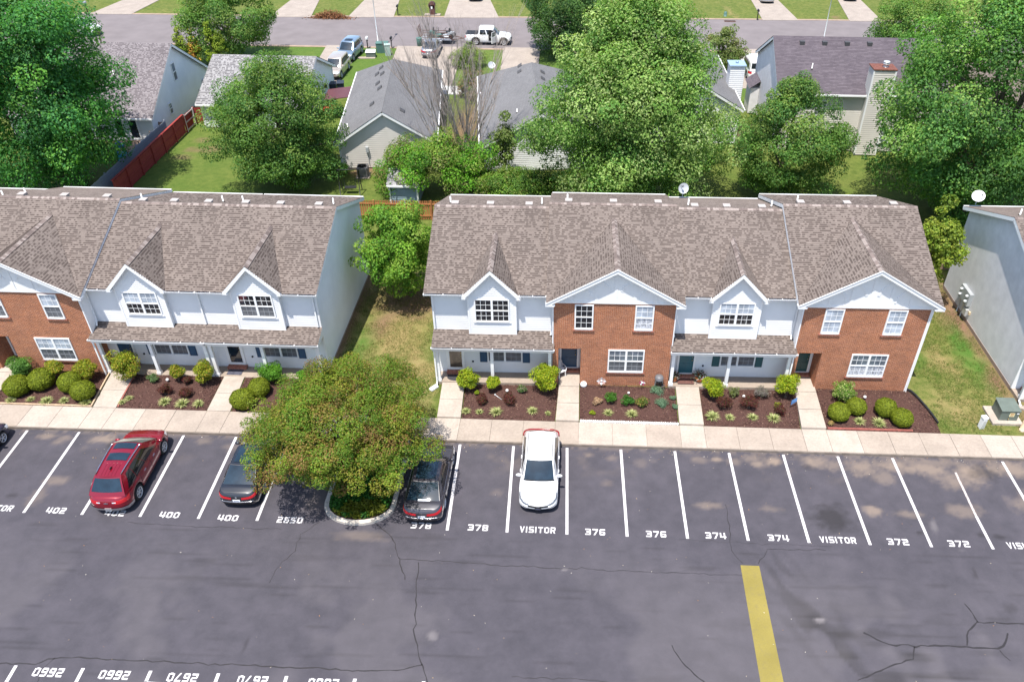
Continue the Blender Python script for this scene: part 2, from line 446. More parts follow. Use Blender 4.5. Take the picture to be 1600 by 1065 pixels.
def lawn_fn(X, Y):
    n = fbm(X, Y, .5, 3); dry = np.zeros_like(X); soil = np.zeros_like(X); lush = np.zeros_like(X)
    m = ((X > -8.5) & (X < -1.5) & (Y < 16)); dry += m * (.42 + .5 * (n - .5))
    dry += .75 * blob(X, Y, -4.9, 8.5, 1.5, 2.4, .8, 5) + .5 * blob(X, Y, -3.2, 6.5, 1.2, 2, .8, 9)
    soil += .9 * blob(X, Y, -4.6, 12.4, 3.2, 2.6, .7, 11) + .7 * blob(X, Y, -6.2, 9.6, .9, 1.6, .8, 13)
    lush += .7 * blob(X, Y, -7.0, 6.5, .7, 4, .6, 15) + .6 * blob(X, Y, -2.5, 8.0, .8, 2.5, .8, 17)
    soil += (np.abs(X + 7.95) < .28) * (Y < 17) * .8
    m = ((X > 23.9) & (X < 31) & (Y < 18)); dry += m * (.30 + .55 * (n - .5))
    dry += .6 * blob(X, Y, 27.1, 7.5, .8, 2.2, .8, 21, .3) + .5 * blob(X, Y, 26.5, 3.5, 1.6, 1.4, .9, 22)
    lush += .9 * blob(X, Y, 28.8, 8.5, .8, 4.0, .7, 23) + .5 * blob(X, Y, 25.6, 7.6, .8, .8, .8, 25)
    soil += .8 * blob(X, Y, 29.2, 6.0, .5, 1.2, .8, 27) + (X > 29.45) * (X < 30.2) * (Y < 17) * .55 + .7 * blob(X, Y, 29.0, 12, .9, 3.2, .7, 28)
    for i, (cx, cy, rx, ry) in enumerate([(-27.4, 36.3, .9, .6), (-27.2, 34.3, 1.2, .7), (-27.8, 32.8, .8, .5), (-26, 34.5, 1, 1)]):
        soil += .7 * blob(X, Y, cx, cy, rx, ry, .5, 31 + i)
    lush += ((Y > 48) & (Y < 66)) * .45 + ((X > -30) & (X < -15) & (Y > 24) & (Y < 42)) * .2
    soil += .75 * blob(X, Y, -4.8, 40, 1.6, 8, .6, 41) + .8 * blob(X, Y, -11.0, 30.9, 2.9, .9, .3, 43) + .7 * blob(X, Y, -25.0, 75.2, .9, .5, .6, 44)
    far = (Y > 73); dry += far * (.12 + .3 * (n - .5)) + far * .5 * blob(X, Y, 24.5, 80, .5, 4, .8, 45, .15)
    soil += far * (.6 * blob(X, Y, 37.6, 78, .7, 1.5, .8, 46) + .6 * blob(X, Y, 34.5, 77.2, 1.8, .35, .8, 47))
    dry += ((Y > 50) & (Y < 63.5) & (X > -8) & (X < -2)) * .25
    return dry, soil, lush
grid_sheet('lawn', -85, 85, 1.54, 135, .5, .1, GRASS, lawn_fn)

def lot_fn(X, Y):
    n = fbm(X, Y, .9, 2); n2 = fbm(X, Y, 3.5, 8)
    tan = np.zeros_like(X); oil = np.zeros_like(X); gr = np.zeros_like(X)
    band = np.clip(1 - np.abs(Y + 1.1) / 1.3, 0, 1)
    def spot(cx, cy, rx, ry, k, sd): return k * blob(X, Y, cx, cy, rx, ry, .7, sd)
    tl = [(13.06, -.7, .35, .22, .85), (12.2, -.8, .5, .3, .4), (13.9, -.85, .5, .35, .45), (15.9, -.7, .55, .42, .95), (15.0, -.95, .4, .25, .6), (18.0, -.7, .9, .45, .7),
          (14.8, -.6, .6, .35, .5), (18.9, -.9, .5, .5, .5), (20.2, -.9, 1.3, .75, .75), (21.8, -.8, 1.2, .55, .8), (23.4, -.9, 1.6, .6, .8), (25.5, -1.1, 1.0, .9, .75),
          (27.6, -.8, 1.5, .6, .8), (24.6, -1.7, 1.2, .7, .65), (21.2, -1.6, .8, .6, .5), (20.0, -3.8, .55, .35, .8), (21.5, -3.9, .8, .3, .5), (24.4, -3.6, 1.2, .5, .5), (12.2, -3.8, .8, .3, .5),
          (15.2, -3.9, .7, .25, .35), (-18.4, -.7, .9, .45, .8), (-17.0, -.9, .6, .5, .6), (-21.4, -.6, .6, .3, .6), (-20.3, -.7, .5, .3, .5), (-19.2, -3.6, .7, .35, .5),
          (-20.6, -1.0, .4, .3, .5), (-19.6, -4.6, .5, .8, .35), (-13.2, -.6, .5, .3, .4), (-11.6, -1.0, .7, .5, .35), (6.6, -.7, .35, .2, .5), (7.8, -.9, .4, .3, .4), (7.5, -2.6, .4, .3, .3),
          (9.2, -1.2, .5, .4, .25), (2.2, -3.4, .5, .3, .25), (-3.7, -6.3, 1.5, .35, .35), (23.6, -.5, 3, .3, .5), (-6.2, -4.2, .9, 1.0, .3), (28, -3, 1.5, 1, .5)]
    for i, (cx, cy, rx, ry, k) in enumerate(tl): tan = np.maximum(tan, spot(cx, cy, rx, ry, k * 1.0, 50 + i))
    tan += band * np.clip(n - .62, 0, 1) * 1.6 + np.clip((Y + .5) / .35, 0, 1) * .35 * (n2 > .45)
    ol = [(18.0, -4.35, 1.2, 1.1, .8), (-17.6, -1.1, .45, .3, .7), (26.2, -1.1, .9, .7, .55), (-20.8, -4.6, .4, .25, .6), (24.6, -5.0, .35, .22, .7), (25.4, -5.1, .35, .2, .7), (17.5, -1.1, .4, .3, .4),
          (23.5, -7.2, .15, .35, .6), (24.3, -8.9, .4, .3, .4), (21.8, -5.0, .25, .15, .7), (-7.1, -11.9, .12, .45, .5)]
    for i, (cx, cy, rx, ry, k) in enumerate(ol): oil = np.maximum(oil, spot(cx, cy, rx, ry, k, 90 + i))
    # scrubbed fan of tyre marks beside the yellow stripe
    a = -1.12; u = (X - 16.0) * math.cos(a) + (Y + 9.9) * math.sin(a); v = -(X - 16.0) * math.sin(a) + (Y + 9.9) * math.cos(a)
    st = vnoise(u * .45, v * 3.2, 1.0, 5) * vnoise(u * 1.1, v * 1.7, 1.0, 6)
    oil += np.clip((st - .24) * 5, 0, .85) * np.clip(1 - np.abs(v) / 1.6, 0, 1) * np.clip(1 - np.abs(u) / 5.2, 0, 1)
    w = np.clip(1.25 - np.hypot((X - 17.5) / 6.5, (Y + 11.6) / 2.4), 0, 1)
    oil += np.clip((vnoise(X * .7, Y * 4.5, 1, 12) - .50) * 2.6, 0, .6) * w
    gr += np.clip((fbm(X, Y, .28, 21) - .50) * 2.0, 0, .18) * np.clip((-Y - 6) / 4, 0, 1) + spot(0.3, -11.2, .25, .25, .7, 120) + spot(16.2, -9.8, .3, .15, 1.0, 121) + spot(5.6, -7.7, .25, .06, 1.2, 122)
    gr += spot(23.4, -6.0, .35, .06, 1.3, 123) + spot(22.6, -4.6, .2, .5, .6, 124)
    gr += .10 * np.clip((-Y - 6.2) / 2, 0, 1) * np.clip((X - 6) / 12, 0, 1) * n
    oil += .9 * np.clip((vnoise(X * .5, Y * 9, 1, 33) - .80) * 3, 0, .35) * (Y < -6)
    return tan, oil, gr
grid_sheet('parking_lot', -60, 60, -44, -.06, .12, 0.0, ASPHALT, lot_fn)
LOT = bpy.data.objects['parking_lot']

# painted stalls -----------------------------------------------------------
def strip(name, p, q, w, mat, z=.004, parent=LOT, label=None):
    p = Vector((*p, z)); q = Vector((*q, z)); d = (q - p).normalized(); n = Vector((-d.y, d.x, 0)) * w / 2
    b = MB(); b.poly([p - n, q - n, q + n, p + n]); return b.build(name, mat, parent, label=label)
SW = 2.743; SHX = .137
for i in range(-1, 14):
    if i == -1: continue
    x = i * SW
    if i == 9:
        strip('stall_line', (x + SHX * .8, -1.1), (x + SHX * .62, -3.9), .11, PAINT_WORN, label='worn, half vanished white stall line')
        strip('stall_line', (x + SHX * .62, -3.9), (x + SHX, -5.81), .13, PAINT_W)
    else: strip('stall_line', (x, -.24), (x + SHX, -5.81), .135, PAINT_W)
for i in range(-4, 6):
    x = -22.578 + i * SW; strip('stall_line', (x, -.22), (x + SHX, -5.63), .135, PAINT_W)
for i in range(-5, 7):
    x = -15.70 + i * 2.665; strip('stall_line', (x, -13.17), (x + .1, -18.6), .135, PAINT_W)
strip('stall_line', (-15.70 + 2 * 2.665 - .05, -13.66), (-15.7 + 3 * 2.665 - 1.6, -13.70), .1, PAINT_W)
yb = MB(); yb.poly([(13.30, -7.18, .004), (13.28, -13.0, .004), (13.25, -24, .004), (14.15, -24, .004), (14.18, -13.0, .004), (14.12, -7.18, .004)])
yb.build('yellow_stripe', PAINT_Y, LOT, label='wide yellow stripe running towards the viewer')

# stencilled stall numbers: each glyph drawn from blocky strokes
GL = {'0': ['0000', '11', '11', '0000'], }
def glyph(ch):
    """closed outlines on a 4 x 5 block (with hole rings as separate thin bars): list of (x0,x1,y0,y1) or 4-point polys"""
    s = .27; W_ = 1.0; H = 1.0; m = .5
    top = (0, W_, H - .22, H); bot = (0, W_, 0, .22); mid = (0, W_, .40, .60)
    L = (0, s, 0, H); R = (W_ - s, W_, 0, H); LU = (0, s, m, H); LD = (0, s, 0, m); RU = (W_ - s, W_, m, H); RD = (W_ - s, W_, 0, m)
    c = (W_ / 2 - s / 2, W_ / 2 + s / 2, 0, H)
    return {'0': [(s, W_ - s, H - .22, H), (s, W_ - s, 0, .22), (0, s, .08, H - .08), (W_ - s, W_, .08, H - .08)],
            '2': [(0, W_ - .1, H - .22, H), (W_ - s, W_, .5, H - .1), (.1, W_ - .1, .40, .60), (0, s, .1, .5), (0, W_, 0, .22)],
            '3': [(0, W_ - .1, H - .22, H), (W_ - s, W_, .1, H - .1), (.2, W_ - s, .40, .60), (0, W_ - .1, 0, .22)],
            '4': [(0, s, .34, H), (0, W_ + .08, .22, .42), (W_ - s - .08, W_ - .08, 0, H)],
            '5': [(0, W_, H - .22, H), (0, s, .5, H), (0, W_ - .1, .40, .62), (W_ - s, W_, .1, .55), (0, W_ - .1, 0, .22)],
            '6': [(.1, W_, H - .22, H), (0, s, .1, H - .1), (s, W_ - .1, .40, .60), (W_ - s, W_, .1, .52), (.1, W_ - .1, 0, .22)],
            '7': [(0, W_, H - .22, H), 'P', [(W_ - s, H - .22), (W_, H - .22), (.5, 0), (.2, 0)]],
            '8': [(.1, W_ - .1, H - .22, H), (.1, W_ - .1, .40, .60), (.1, W_ - .1, 0, .22), (0, s, .08, .46), (0, s, .54, H - .08), (W_ - s, W_, .08, .46), (W_ - s, W_, .54, H - .08)],
            'V': ['P', [(0, 1), (s, 1), (.6, 0), (.4, 0)], 'P', [(1 - s, 1), (1, 1), (.6, 0), (.4, 0)]],
            'I': [(.0, s, 0, H)],
            'S': [(.08, W_, H - .21, H), (0, s, .5, H - .08), (.08, W_ - .08, .40, .60), (W_ - s, W_, .08, .5), (0, W_ - .08, 0, .21)],
            'T': [(0, W_, H - .22, H), (W_ / 2 - s / 2, W_ / 2 + s / 2, 0, H - .22)],
            'O': [(s, W_ - s, H - .20, H), (s, W_ - s, 0, .20), (0, s, .08, H - .08), (W_ - s, W_, .08, H - .08)],
            'R': [(0, s, 0, H), (s, W_ - .08, H - .2, H), (W_ - s, W_, .5, H - .08), (s, W_ - .08, .38, .56), 'P', [(.42, .38), (.72, .38), (W_, 0), (W_ - .3, 0)]]}[ch]
def stencil(txt, cx, cy, width, h=.36, flip=False, slant=0.0):
    wd = [.34 if c == 'I' else 1.0 for c in txt]; gap = .26; tot = sum(wd) + gap * (len(txt) - 1); u = width / tot
    b = MB(); x = -width / 2; sg = -1 if flip else 1; k = 0
    def P(px, py): return (cx + sg * (x + px * u), cy + sg * (py - .5) * h, .004 + .0004 * k)
    for c, w in zip(txt, wd):
        it = iter(glyph(c))
        for e in it:
            k = (k + 1) % 6
            if e == 'P': q = next(it); b.poly([P(*p) for p in (q[::-1])])
            else: b.poly([P(e[0], e[2]), P(e[1], e[2]), P(e[1], e[3]), P(e[0], e[3])])
        x += (w + gap) * u
    b.build('stall_number', PAINT_W, LOT, label='white stencilled ' + txt)
for t, x, y, w in [('VISITOR', -21.15, -5.40, 1.62), ('402', -18.26, -5.43, .90), ('402', -15.45, -5.46, .92), ('400', -12.88, -5.46, .92), ('400', -10.11, -5.52, .94), ('2650', -7.21, -5.52, 1.18),
                   ('378', -1.10, -5.58, .93), ('378', 1.53, -5.59, .93), ('VISITOR', 4.27, -5.60, 1.64), ('376', 6.91, -5.61, .91), ('376', 9.69, -5.61, .92), ('374', 12.40, -5.58, .93),
                   ('374', 15.24, -5.59, .93), ('VISITOR', 17.93, -5.59, 1.64), ('372', 20.64, -5.58, .95), ('372', 23.37, -5.57, .95), ('VISITOR', 26.35, -5.57, 1.64)]:
    stencil(t, x, y, w)
for t, x in [('2660', -14.3), ('2660', -11.7), ('2670', -9.03), ('2670', -6.30), ('2680', -3.55)]: stencil(t, x, -13.40, 1.17, .37, True)

# sealed cracks --------------------------------------------------------------
def crack(pts, w=.05):
    P = [Vector((*p, 0)) for p in pts]; Q = []
    for a, b_ in zip(P[:-1], P[1:]):
        n = max(2, int((b_ - a).length / .22))
        for i in range(n): Q.append(a.lerp(b_, i / n))
    Q.append(P[-1]); rng = random.Random(int(abs(pts[0][0]) * 97)); out_ = []
    for i, p in enumerate(Q):
        d = (Q[min(i + 1, len(Q) - 1)] - Q[max(i - 1, 0)]).normalized(); n = Vector((-d.y, d.x, 0))
        c = p + n * rng.gauss(0, .028); ww = w * rng.uniform(.45, 1.1) / 2
        out_.append((c - n * ww, c + n * ww))
    b = MB()
    for (a0, a1), (b0, b1) in zip(out_[:-1], out_[1:]):
        b.poly([(a0.x, a0.y, .003), (b0.x, b0.y, .003), (b1.x, b1.y, .003), (a1.x, a1.y, .003)])
    b.build('asphalt_crack', CRACK, LOT)
for pts, w in [([(-3.28, -5.5), (-2.51, -6.07), (-2.03, -6.88), (-1.8, -7.3), (-1.67, -7.74), (-1.31, -8.56)], .05), ([(-1.8, -7.47), (.42, -7.54), (3.26, -7.66), (6.07, -7.68), (8.86, -7.73), (11.64, -7.71), (13.31, -7.71)], .035),
               ([(-.84, -7.63), (-.68, -9.34), (-.41, -11.16), (-.06, -12.14), (.44, -13.2), (.5, -15)], .055), ([(-20, -13.3), (-16.36, -13.15), (-14.99, -13.09), (-14.4, -12.76), (-12.74, -12.75), (-8.91, -12.78), (-2.32, -12.83)], .06),
               ([(-2.32, -12.83), (-.84, -12.75), (.12, -12.49)], .05), ([(-5.8, -5.58), (-6.47, -6.35), (-6.49, -7.25), (-7.02, -8.31), (-7.09, -8.97)], .03), ([(-14.6, -6.0), (-11.58, -6.09), (-7.44, -6.06)], .03),
               ([(13.11, -3.7), (13.09, -4.75), (12.98, -6.41), (13.4, -7.09)], .035), ([(14.11, -7.06), (14.66, -6.27), (17.25, -6.16)], .035), ([(9.93, -11.24), (10.42, -12.11), (11.1, -12.76)], .06),
               ([(17.84, -10.33), (18.74, -10.87), (19.77, -10.83), (20.81, -10.79), (21.82, -10.8), (23.08, -10.83), (23.53, -10.53), (23.73, -10.09)], .085), ([(19.75, -10.89), (19.47, -11.41), (18.48, -11.78), (17.06, -12.43)], .07),
               ([(21.87, -10.74), (22.14, -10.06), (22.7, -9.65), (24.59, -9.63)], .07), ([(22.51, -8.74), (22.65, -9.23), (22.7, -9.65)], .07), ([(23.1, -10.89), (23.32, -11.36)], .06), ([(3.67, -12.85), (6.15, -12.83), (7.64, -12.9)], .035),
               ([(10.69, -5.86), (13.56, -5.96), (17.58, -5.96)], .018), ([(-14.4, -12.76), (-14.6, -13.3), (-14.5, -14)], .03)]: crack(pts, w)

# sidewalk --------------------------------------------------------------------
swk = thing('sidewalk', None, None); swk['kind'] = 'structure'
edges = [(-19.94, -18.70), (-13.76, -12.52), (-1.44, -.19), (4.83, 6.05), (11.34, 12.61), (17.70, 18.98)]
xs = []; cur = -46.0
for a, b_ in edges + [(46., 46.)]:
    n = max(1, round((a - cur) / 1.6)); xs += [cur + (a - cur) * i / n for i in range(n)]; xs.append(a); cur = b_
    if b_ < 46: pass
rng = random.Random(3); slab_mesh = {}
for a, b_ in zip(xs[:-1], xs[1:]):
    b = MB(); g = .009; dz = rng.uniform(-.004, .004)
    b.box(a + g, b_ - g, -.085, 1.535, -.05, .15 + dz); b.build('slab', CONC if rng.random() < .6 else CONC_L, swk)
for i in range(24):
    b = MB(); x = -46 + i * 3.85; b.box(x + .004, x + 3.846, -.135, -.089, -.05, .132); b.build('kerb_stone', CONC_D, swk)
b = MB(); b.box(-46, 46, -.088, 1.53, -.06, .118); b.build('bedding', CONC_D, swk)

def slab_poly(pts, z, parent, mat=CONC, th=.22):
    b = MB(); b.prism([(x, y, z - th) for x, y in pts], (0, 0, th)); return b.build('slab', mat, parent)
def walk(pts, z, ncut=2, mat=CONC_L):
    """front walk: house-left, house-right, street-right, street-left corners"""
    w = thing('front_walk', None, None); w['kind'] = 'structure'
    a, b_, c, d = [Vector((*p, 0)) for p in pts]
    for i in range(ncut):
        t0 = i / ncut + (.004 if i else 0); t1 = (i + 1) / ncut - (.004 if i < ncut - 1 else 0)
        slab_poly([d.lerp(a, t0)[:2], c.lerp(b_, t0)[:2], c.lerp(b_, t1)[:2], d.lerp(a, t1)[:2]], z + .001 * i, w, mat)
walk([(-1.57, 4.36), (-.34, 4.36), (-.19, 1.545), (-1.44, 1.545)], .25)
walk([(4.95, 5.70), (6.02, 5.70), (6.05, 1.545), (4.83, 1.545)], .26, 3)
walk([(11.38, 4.56), (12.65, 4.58), (12.61, 1.545), (11.34, 1.545)], .27)
walk([(18.05, 5.85), (19.12, 5.87), (18.98, 1.545), (17.70, 1.545)], .28, 3)
walk([(-20.30, 4.38), (-18.98, 4.38), (-18.70, 1.545), (-19.94, 1.545)], .17)
walk([(-13.86, 4.38), (-12.73, 4.38), (-12.52, 1.545), (-13.76, 1.545)], .18)
walk([(-26.62, 5.50), (-25.42, 5.50), (-25.75, 1.545), (-27.0, 1.545)], .17, 3)

# mulch beds -------------------------------------------------------------------
bed_rng = np.random.RandomState(5); CH = []
def bed(x0a, x1a, x0b, x1b, y0, y1, z=.165, rfn=None):
    """y0 street edge x0a..x1a, y1 house edge x0b..x1b"""
    ny = int((y1 - y0) / .12) + 1; nx = int(max(x1a - x0a, x1b - x0b) / .15) + 1
    T, S = np.meshgrid(np.linspace(0, 1, ny), np.linspace(0, 1, nx), indexing='ij')
    XL = x0a + (x0b - x0a) * T; XR = x1a + (x1b - x1a) * T
    if rfn: XR = rfn(y0 + (y1 - y0) * T)
    X = XL + (XR - XL) * S; Y = y0 + (y1 - y0) * T
    edge = np.minimum(np.minimum(S, 1 - S) * 8, np.minimum(T, 1 - T) * 6).clip(0, 1)
    Z = z - .04 + .05 * edge + .03 * (fbm(X, Y, 2.2, 4) - .5)
    me = bpy.data.meshes.new('mulch_bed'); me.vertices.add(nx * ny)
    me.vertices.foreach_set('co', np.stack([X, Y, Z], -1).astype(np.float32).ravel())
    i = np.arange(nx * ny).reshape(ny, nx); quads(me, np.stack([i[:-1, :-1], i[:-1, 1:], i[1:, 1:], i[1:, :-1]], -1).reshape(-1, 4))
    me.materials.append(MULCH); obj('mulch_bed', me, kind='structure')
    n = int((y1 - y0) * (x1a - x0a) * 170); a = bed_rng.rand(n); s = bed_rng.rand(n)
    xl = x0a + (x0b - x0a) * a; xr = x1a + (x1b - x1a) * a
    yy = y0 + (y1 - y0) * a
    if rfn: xr = rfn(yy)
    CH.append(np.stack([xl + (xr - xl) * s, yy, np.full(n, z + .014)], 1))
bed(-25.72, -20.02, -25.45, -20.38, 1.56, 4.5)
bed(-18.66, -13.82, -18.96, -13.92, 1.56, 4.38)
bed(-12.48, -8.05, -12.68, -8.1, 1.56, 4.38)
bed(-.15, 4.79, -.30, 4.90, 1.56, 4.45)
bed(6.09, 11.30, 6.06, 11.34, 1.56, 4.62)
bed(12.65, 17.66, 12.69, 18.0, 1.56, 4.62)
bed(19.02, 25.0, 19.14, 24.2, 1.56, 4.9, rfn=lambda y: np.interp(y, [1.56, 2.3, 3.36, 4.5, 5.1], [24.95, 24.98, 24.82, 24.48, 24.15]))

def scatter_quads(name, P, size, cols, mat, rng, flat=.4, kind='stuff', aspect=.4):
    n = len(P); nrm = rng.normal(size=(n, 3)) * flat + np.array([0, 0, 1]); nrm /= np.linalg.norm(nrm, axis=1)[:, None]
    t = rng.normal(size=(n, 3)); t -= (t * nrm).sum(1)[:, None] * nrm; t /= np.linalg.norm(t, axis=1)[:, None]
    b_ = np.cross(nrm, t); s = size * rng.uniform(.5, 1.4, n)[:, None]
    V = np.stack([P - t * s, P + b_ * s * aspect, P + t * s, P - b_ * s * aspect], 1)
    return leaf_mesh_obj(name, V, cols[rng.randint(0, len(cols), n)] * rng.uniform(.8, 1.2, n)[:, None], mat, kind=kind)
def leaf_mesh_obj(name, V, C, mat, parent=None, kind=None):
    n = len(V); me = bpy.data.meshes.new(name); me.vertices.add(n * 4); me.vertices.foreach_set('co', V.astype(np.float32).ravel())
    quads(me, np.arange(n * 4).reshape(-1, 4)); me.materials.append(mat)
    at = me.attributes.new('tint', 'FLOAT_COLOR', 'POINT'); c = np.ones((n, 4, 4), np.float32); c[:, :, :3] = np.clip(C, 0, 1)[:, None, :]
    at.data.foreach_set('color', c.ravel()); me.update()
    return obj(name, me, parent, kind=kind)
CHP = np.concatenate(CH)
scatter_quads('mulch_chips', CHP, .045, np.array([(.07, .036, .03), (.11, .06, .047), (.05, .03, .026), (.09, .046, .037), (.18, .11, .08)]), LEAF_DULL, bed_rng, .5)

# street, kerbs, driveways -------------------------------------------------------
NEAR = [(-85, 62.6), (-50, 62.75), (-20, 63.0), (2, 63.3), (24, 64.2), (85, 66.4)]
FAR = [(-85, 73.0), (-56, 74.0), (-33, 74.2), (-12, 75.2), (5, 75.9), (30, 76.7), (43, 77.0), (85, 77.8)]
b = MB(); b.poly([(x, y, .112) for x, y in NEAR] + [(x, y, .112) for x, y in FAR[::-1]]); b.build('street', STREET, kind='structure')
TANC = M('street_kerb', (.30, .22, .16), .9, .15, 2)
for nm, L_, s in (('street_kerb', NEAR, -1), ('street_kerb', FAR, 1)):
    b = MB()
    for (x0, y0), (x1, y1) in zip(L_[:-1], L_[1:]): b.prism([(x0, y0, .06), (x1, y1, .06), (x1, y1 + s * .42, .06), (x0, y0 + s * .42, .06)], (0, 0, .085))
    b.build(nm, TANC, kind='structure')
def drive(pts, z=.155):
    b = MB(); b.prism([(x, y, z - .1) for x, y in pts], (0, 0, .1)); b.build('driveway', DRIVE, kind='structure')
def ext(p, q, L_=28):
    p = Vector((*p, 0)); d = (Vector((*q, 0)) - p).normalized(); r = p + d * L_; return (r.x, r.y)
for a, b_, c, d in [((-56.4, 73.7), (-51.2, 73.9), (-50.5, 80.9), (-55.2, 80.6)), ((-33.7, 73.9), (-28.5, 74.1), (-29.6, 82.3), (-33.3, 82.0)), ((-23.9, 74.4), (-18.2, 74.7), (-19.0, 83.0), (-23.6, 82.7)),
                    ((-11.9, 74.9), (-5.0, 75.3), (-7.0, 83.8), (-12.3, 83.4)), ((28.1, 76.4), (32.6, 76.6), (31.7, 86.3), (28.1, 86.1)), ((39.0, 76.7), (43.1, 76.8), (43.0, 87.1), (39.9, 86.9)), ((-66, 73.3), (-62.1, 73.4), (-64.1, 80), (-67, 80))]:
    drive([a, b_, ext(b_, c), ext(a, d)])
drive([(-23.1, 50.0), (-19.3, 49.6), (-19.3, 56), (-19.6, 63.3), (-23.6, 63.2), (-23.2, 58)])
drive([(-14.6, 51.0), (-7.6, 51.0), (-7.9, 63.5), (-15.5, 63.4)])
drive([(-2.9, 52.0), (1.0, 52.0), (.8, 63.7), (-3.4, 63.6)])
drive([(22.0, 52.0), (27.5, 52.0), (27.0, 64.9), (23.4, 64.6)])
for i, (x0, x1, y0, y1) in enumerate([(-9.7, -5.4, 48.6, 50.9), (1.1, 3.4, 46.5, 51.9)]):
    b = MB(); b.box(x0, x1, y0, y1, .02, .17); b.build('pale_pad', M('pale_pad', (.5, .49, .48), .8, .06, 1), kind='structure')

# ================================================================== HOUSES
def window(par, u0, u1, z0, z1, v, double=False, style=(PANE, PANE_D), axis='y', sign=-1, grid=(3, 2), fr=.07, low=False):
    """sash window on a wall: window > pane, muntin. axis 'y': wall faces -y at depth v; axis 'x': wall faces sign*x"""
    def MAP(a, d, z):                       # a along the wall, d outwards
        return (a, v - d, z) if axis == 'y' else (v + sign * d, a, z)
    def bx(b, a0, a1, d0, d1, za, zb):
        p = MAP(a0, d0, za); q_ = MAP(a1, d1, zb)
        b.box(min(p[0], q_[0]), max(p[0], q_[0]), min(p[1], q_[1]), max(p[1], q_[1]), za, zb)
    f = MB(); d0, d1 = -.02, .055
    bx(f, u0, u0 + fr, d0, d1, z0, z1); bx(f, u1 - fr, u1, d0, d1, z0, z1)
    bx(f, u0 + fr, u1 - fr, d0, d1 - .001, z1 - fr, z1); bx(f, u0 + fr, u1 - fr, d0, d1 + .02, z0, z0 + fr)
    cols_ = [(u0 + fr, u1 - fr)]
    if double:
        m = (u0 + u1) / 2; bx(f, m - fr * .8, m + fr * .8, d0, d1, z0 + fr, z1 - fr)
        cols_ = [(u0 + fr, m - fr * .8), (m + fr * .8, u1 - fr)]
    zm = (z0 + z1) / 2
    for a0, a1 in cols_: bx(f, a0, a1, d0, d1 - .012, zm - .03, zm + .03)
    w = f.build('window', WHITE, par)
    for a0, a1 in cols_:
        for k, (zb, zt) in enumerate(((zm + .03, z1 - fr), (z0 + fr, zm - .03))):
            p = MB(); bx(p, a0, a1, -.015, .012 - .008 * k, zb, zt)
            p.build('pane', style[k], w)
            mm = MB(); gx_, gz_ = grid; dd = .022 - .008 * k
            for i in range(1, gx_): x = a0 + (a1 - a0) * i / gx_; bx(mm, x - .010, x + .010, .0, dd, zb, zt)
            for j in range(1, gz_): z = zb + (zt - zb) * j / gz_; bx(mm, a0, a1, .0, dd - .003, z - .010, z + .010)
            mm.build('muntin', MUNT_G if style[k] is PANE_D else WHITE, w)
    return w

def gutter(par, u0, u1, v, z):
    b = MB(); b.prism([(u0, v, z), (u0, v - .09, z + .01), (u0, v - .12, z + .11), (u0, v - .105, z + .115), (u0, v - .085, z + .035), (u0, v, z + .03)], (u1 - u0, 0, 0))
    n = max(2, int((u1 - u0) / 1.1))
    for i in range(n + 1):
        x = u0 + (u1 - u0 - .03) * i / n; b.box(x, x + .03, v - .10, v, z + .10, z + .117)
    return b.build('gutter', WHITE, par)
def downspout(par, pts, w=.075):
    b = MB()
    for a, c in zip(pts[:-1], pts[1:]): b.bar(a, c, w, w * .8, (0, 1, 0.2) if abs(c[2] - a[2]) > .3 else (0, 0, 1))
    return b.build('downspout', WHITE, par)
def fascia(par, a, b_, h=.2, w=.035, name='rake_board', mat=WHITE):
    m = MB(); m.bar(a, b_, w, h); return m.build(name, mat, par)
def ridge_cap(par, a, b_, pitch, mat=SHINGLE, step=.16, name='ridge_cap'):
    """bent cap shingles lapped along a ridge"""
    a = Vector(a); b_ = Vector(b_); d = b_ - a; L_ = d.length; d.normalize(); n = Vector((-d.y, d.x, 0)).normalized()
    m = MB(); k = int(L_ / step); rng = random.Random(int(L_ * 100))
    for i in range(k):
        p = a + d * (i * step); q_ = p + d * (step + .03); l0 = .022; l1 = .012; w = .15
        for s in (-1, 1):
            e = n * s * w; dn = Vector((0, 0, -w * pitch))
            m.poly([p + Vector((0, 0, l0)), q_ + Vector((0, 0, l1)), q_ + e + dn + Vector((0, 0, l1)), p + e + dn + Vector((0, 0, l0))][::s], rng.randint(0, 2))
        m.poly([p + Vector((0, 0, l0)), p + n * w + Vector((0, 0, l0 - w * pitch)), p + n * w + Vector((0, 0, -w * pitch)), p])
    return tag(m.build(name, [CAP1, CAP2, CAP3], par), kind='stuff')
CAP1 = M('cap_shingle', (.19, .15, .135), .93, .15, 40); CAP2 = M('cap_shingle_light', (.27, .225, .205), .93, .15, 40); CAP3 = M('cap_shingle_dark', (.135, .105, .095), .93, .15, 40)

def box_vent(par, p, s=1):
    b = MB(); x, y, z = p
    b.box(x - .17 * s, x + .17 * s, y - .16 * s, y + .16 * s, z - .08, z + .10)
    b.prism([(x - .20 * s, y - .2 * s, z + .10), (x + .20 * s, y - .2 * s, z + .10), (x + .20 * s, y + .2 * s, z + .07), (x - .20 * s, y + .2 * s, z + .07)], (0, 0, .06))
    return b.build('roof_vent', VENTC, par)
VENTC = M('roof_vent_metal', (.42, .375, .35), .5, .06, 4, metal=.1)
def pipe_vent(par, p, h=.42):
    b = MB(); x, y, z = p
    b.lathe([(.038, -.05), (.038, h)], (x, y, z), 8, mi=0); b.lathe([(.10, -.06), (.09, .02), (.045, .07)], (x, y, z), 8, mi=1)
    return b.build('vent_pipe', [WHITE, DARK], par)

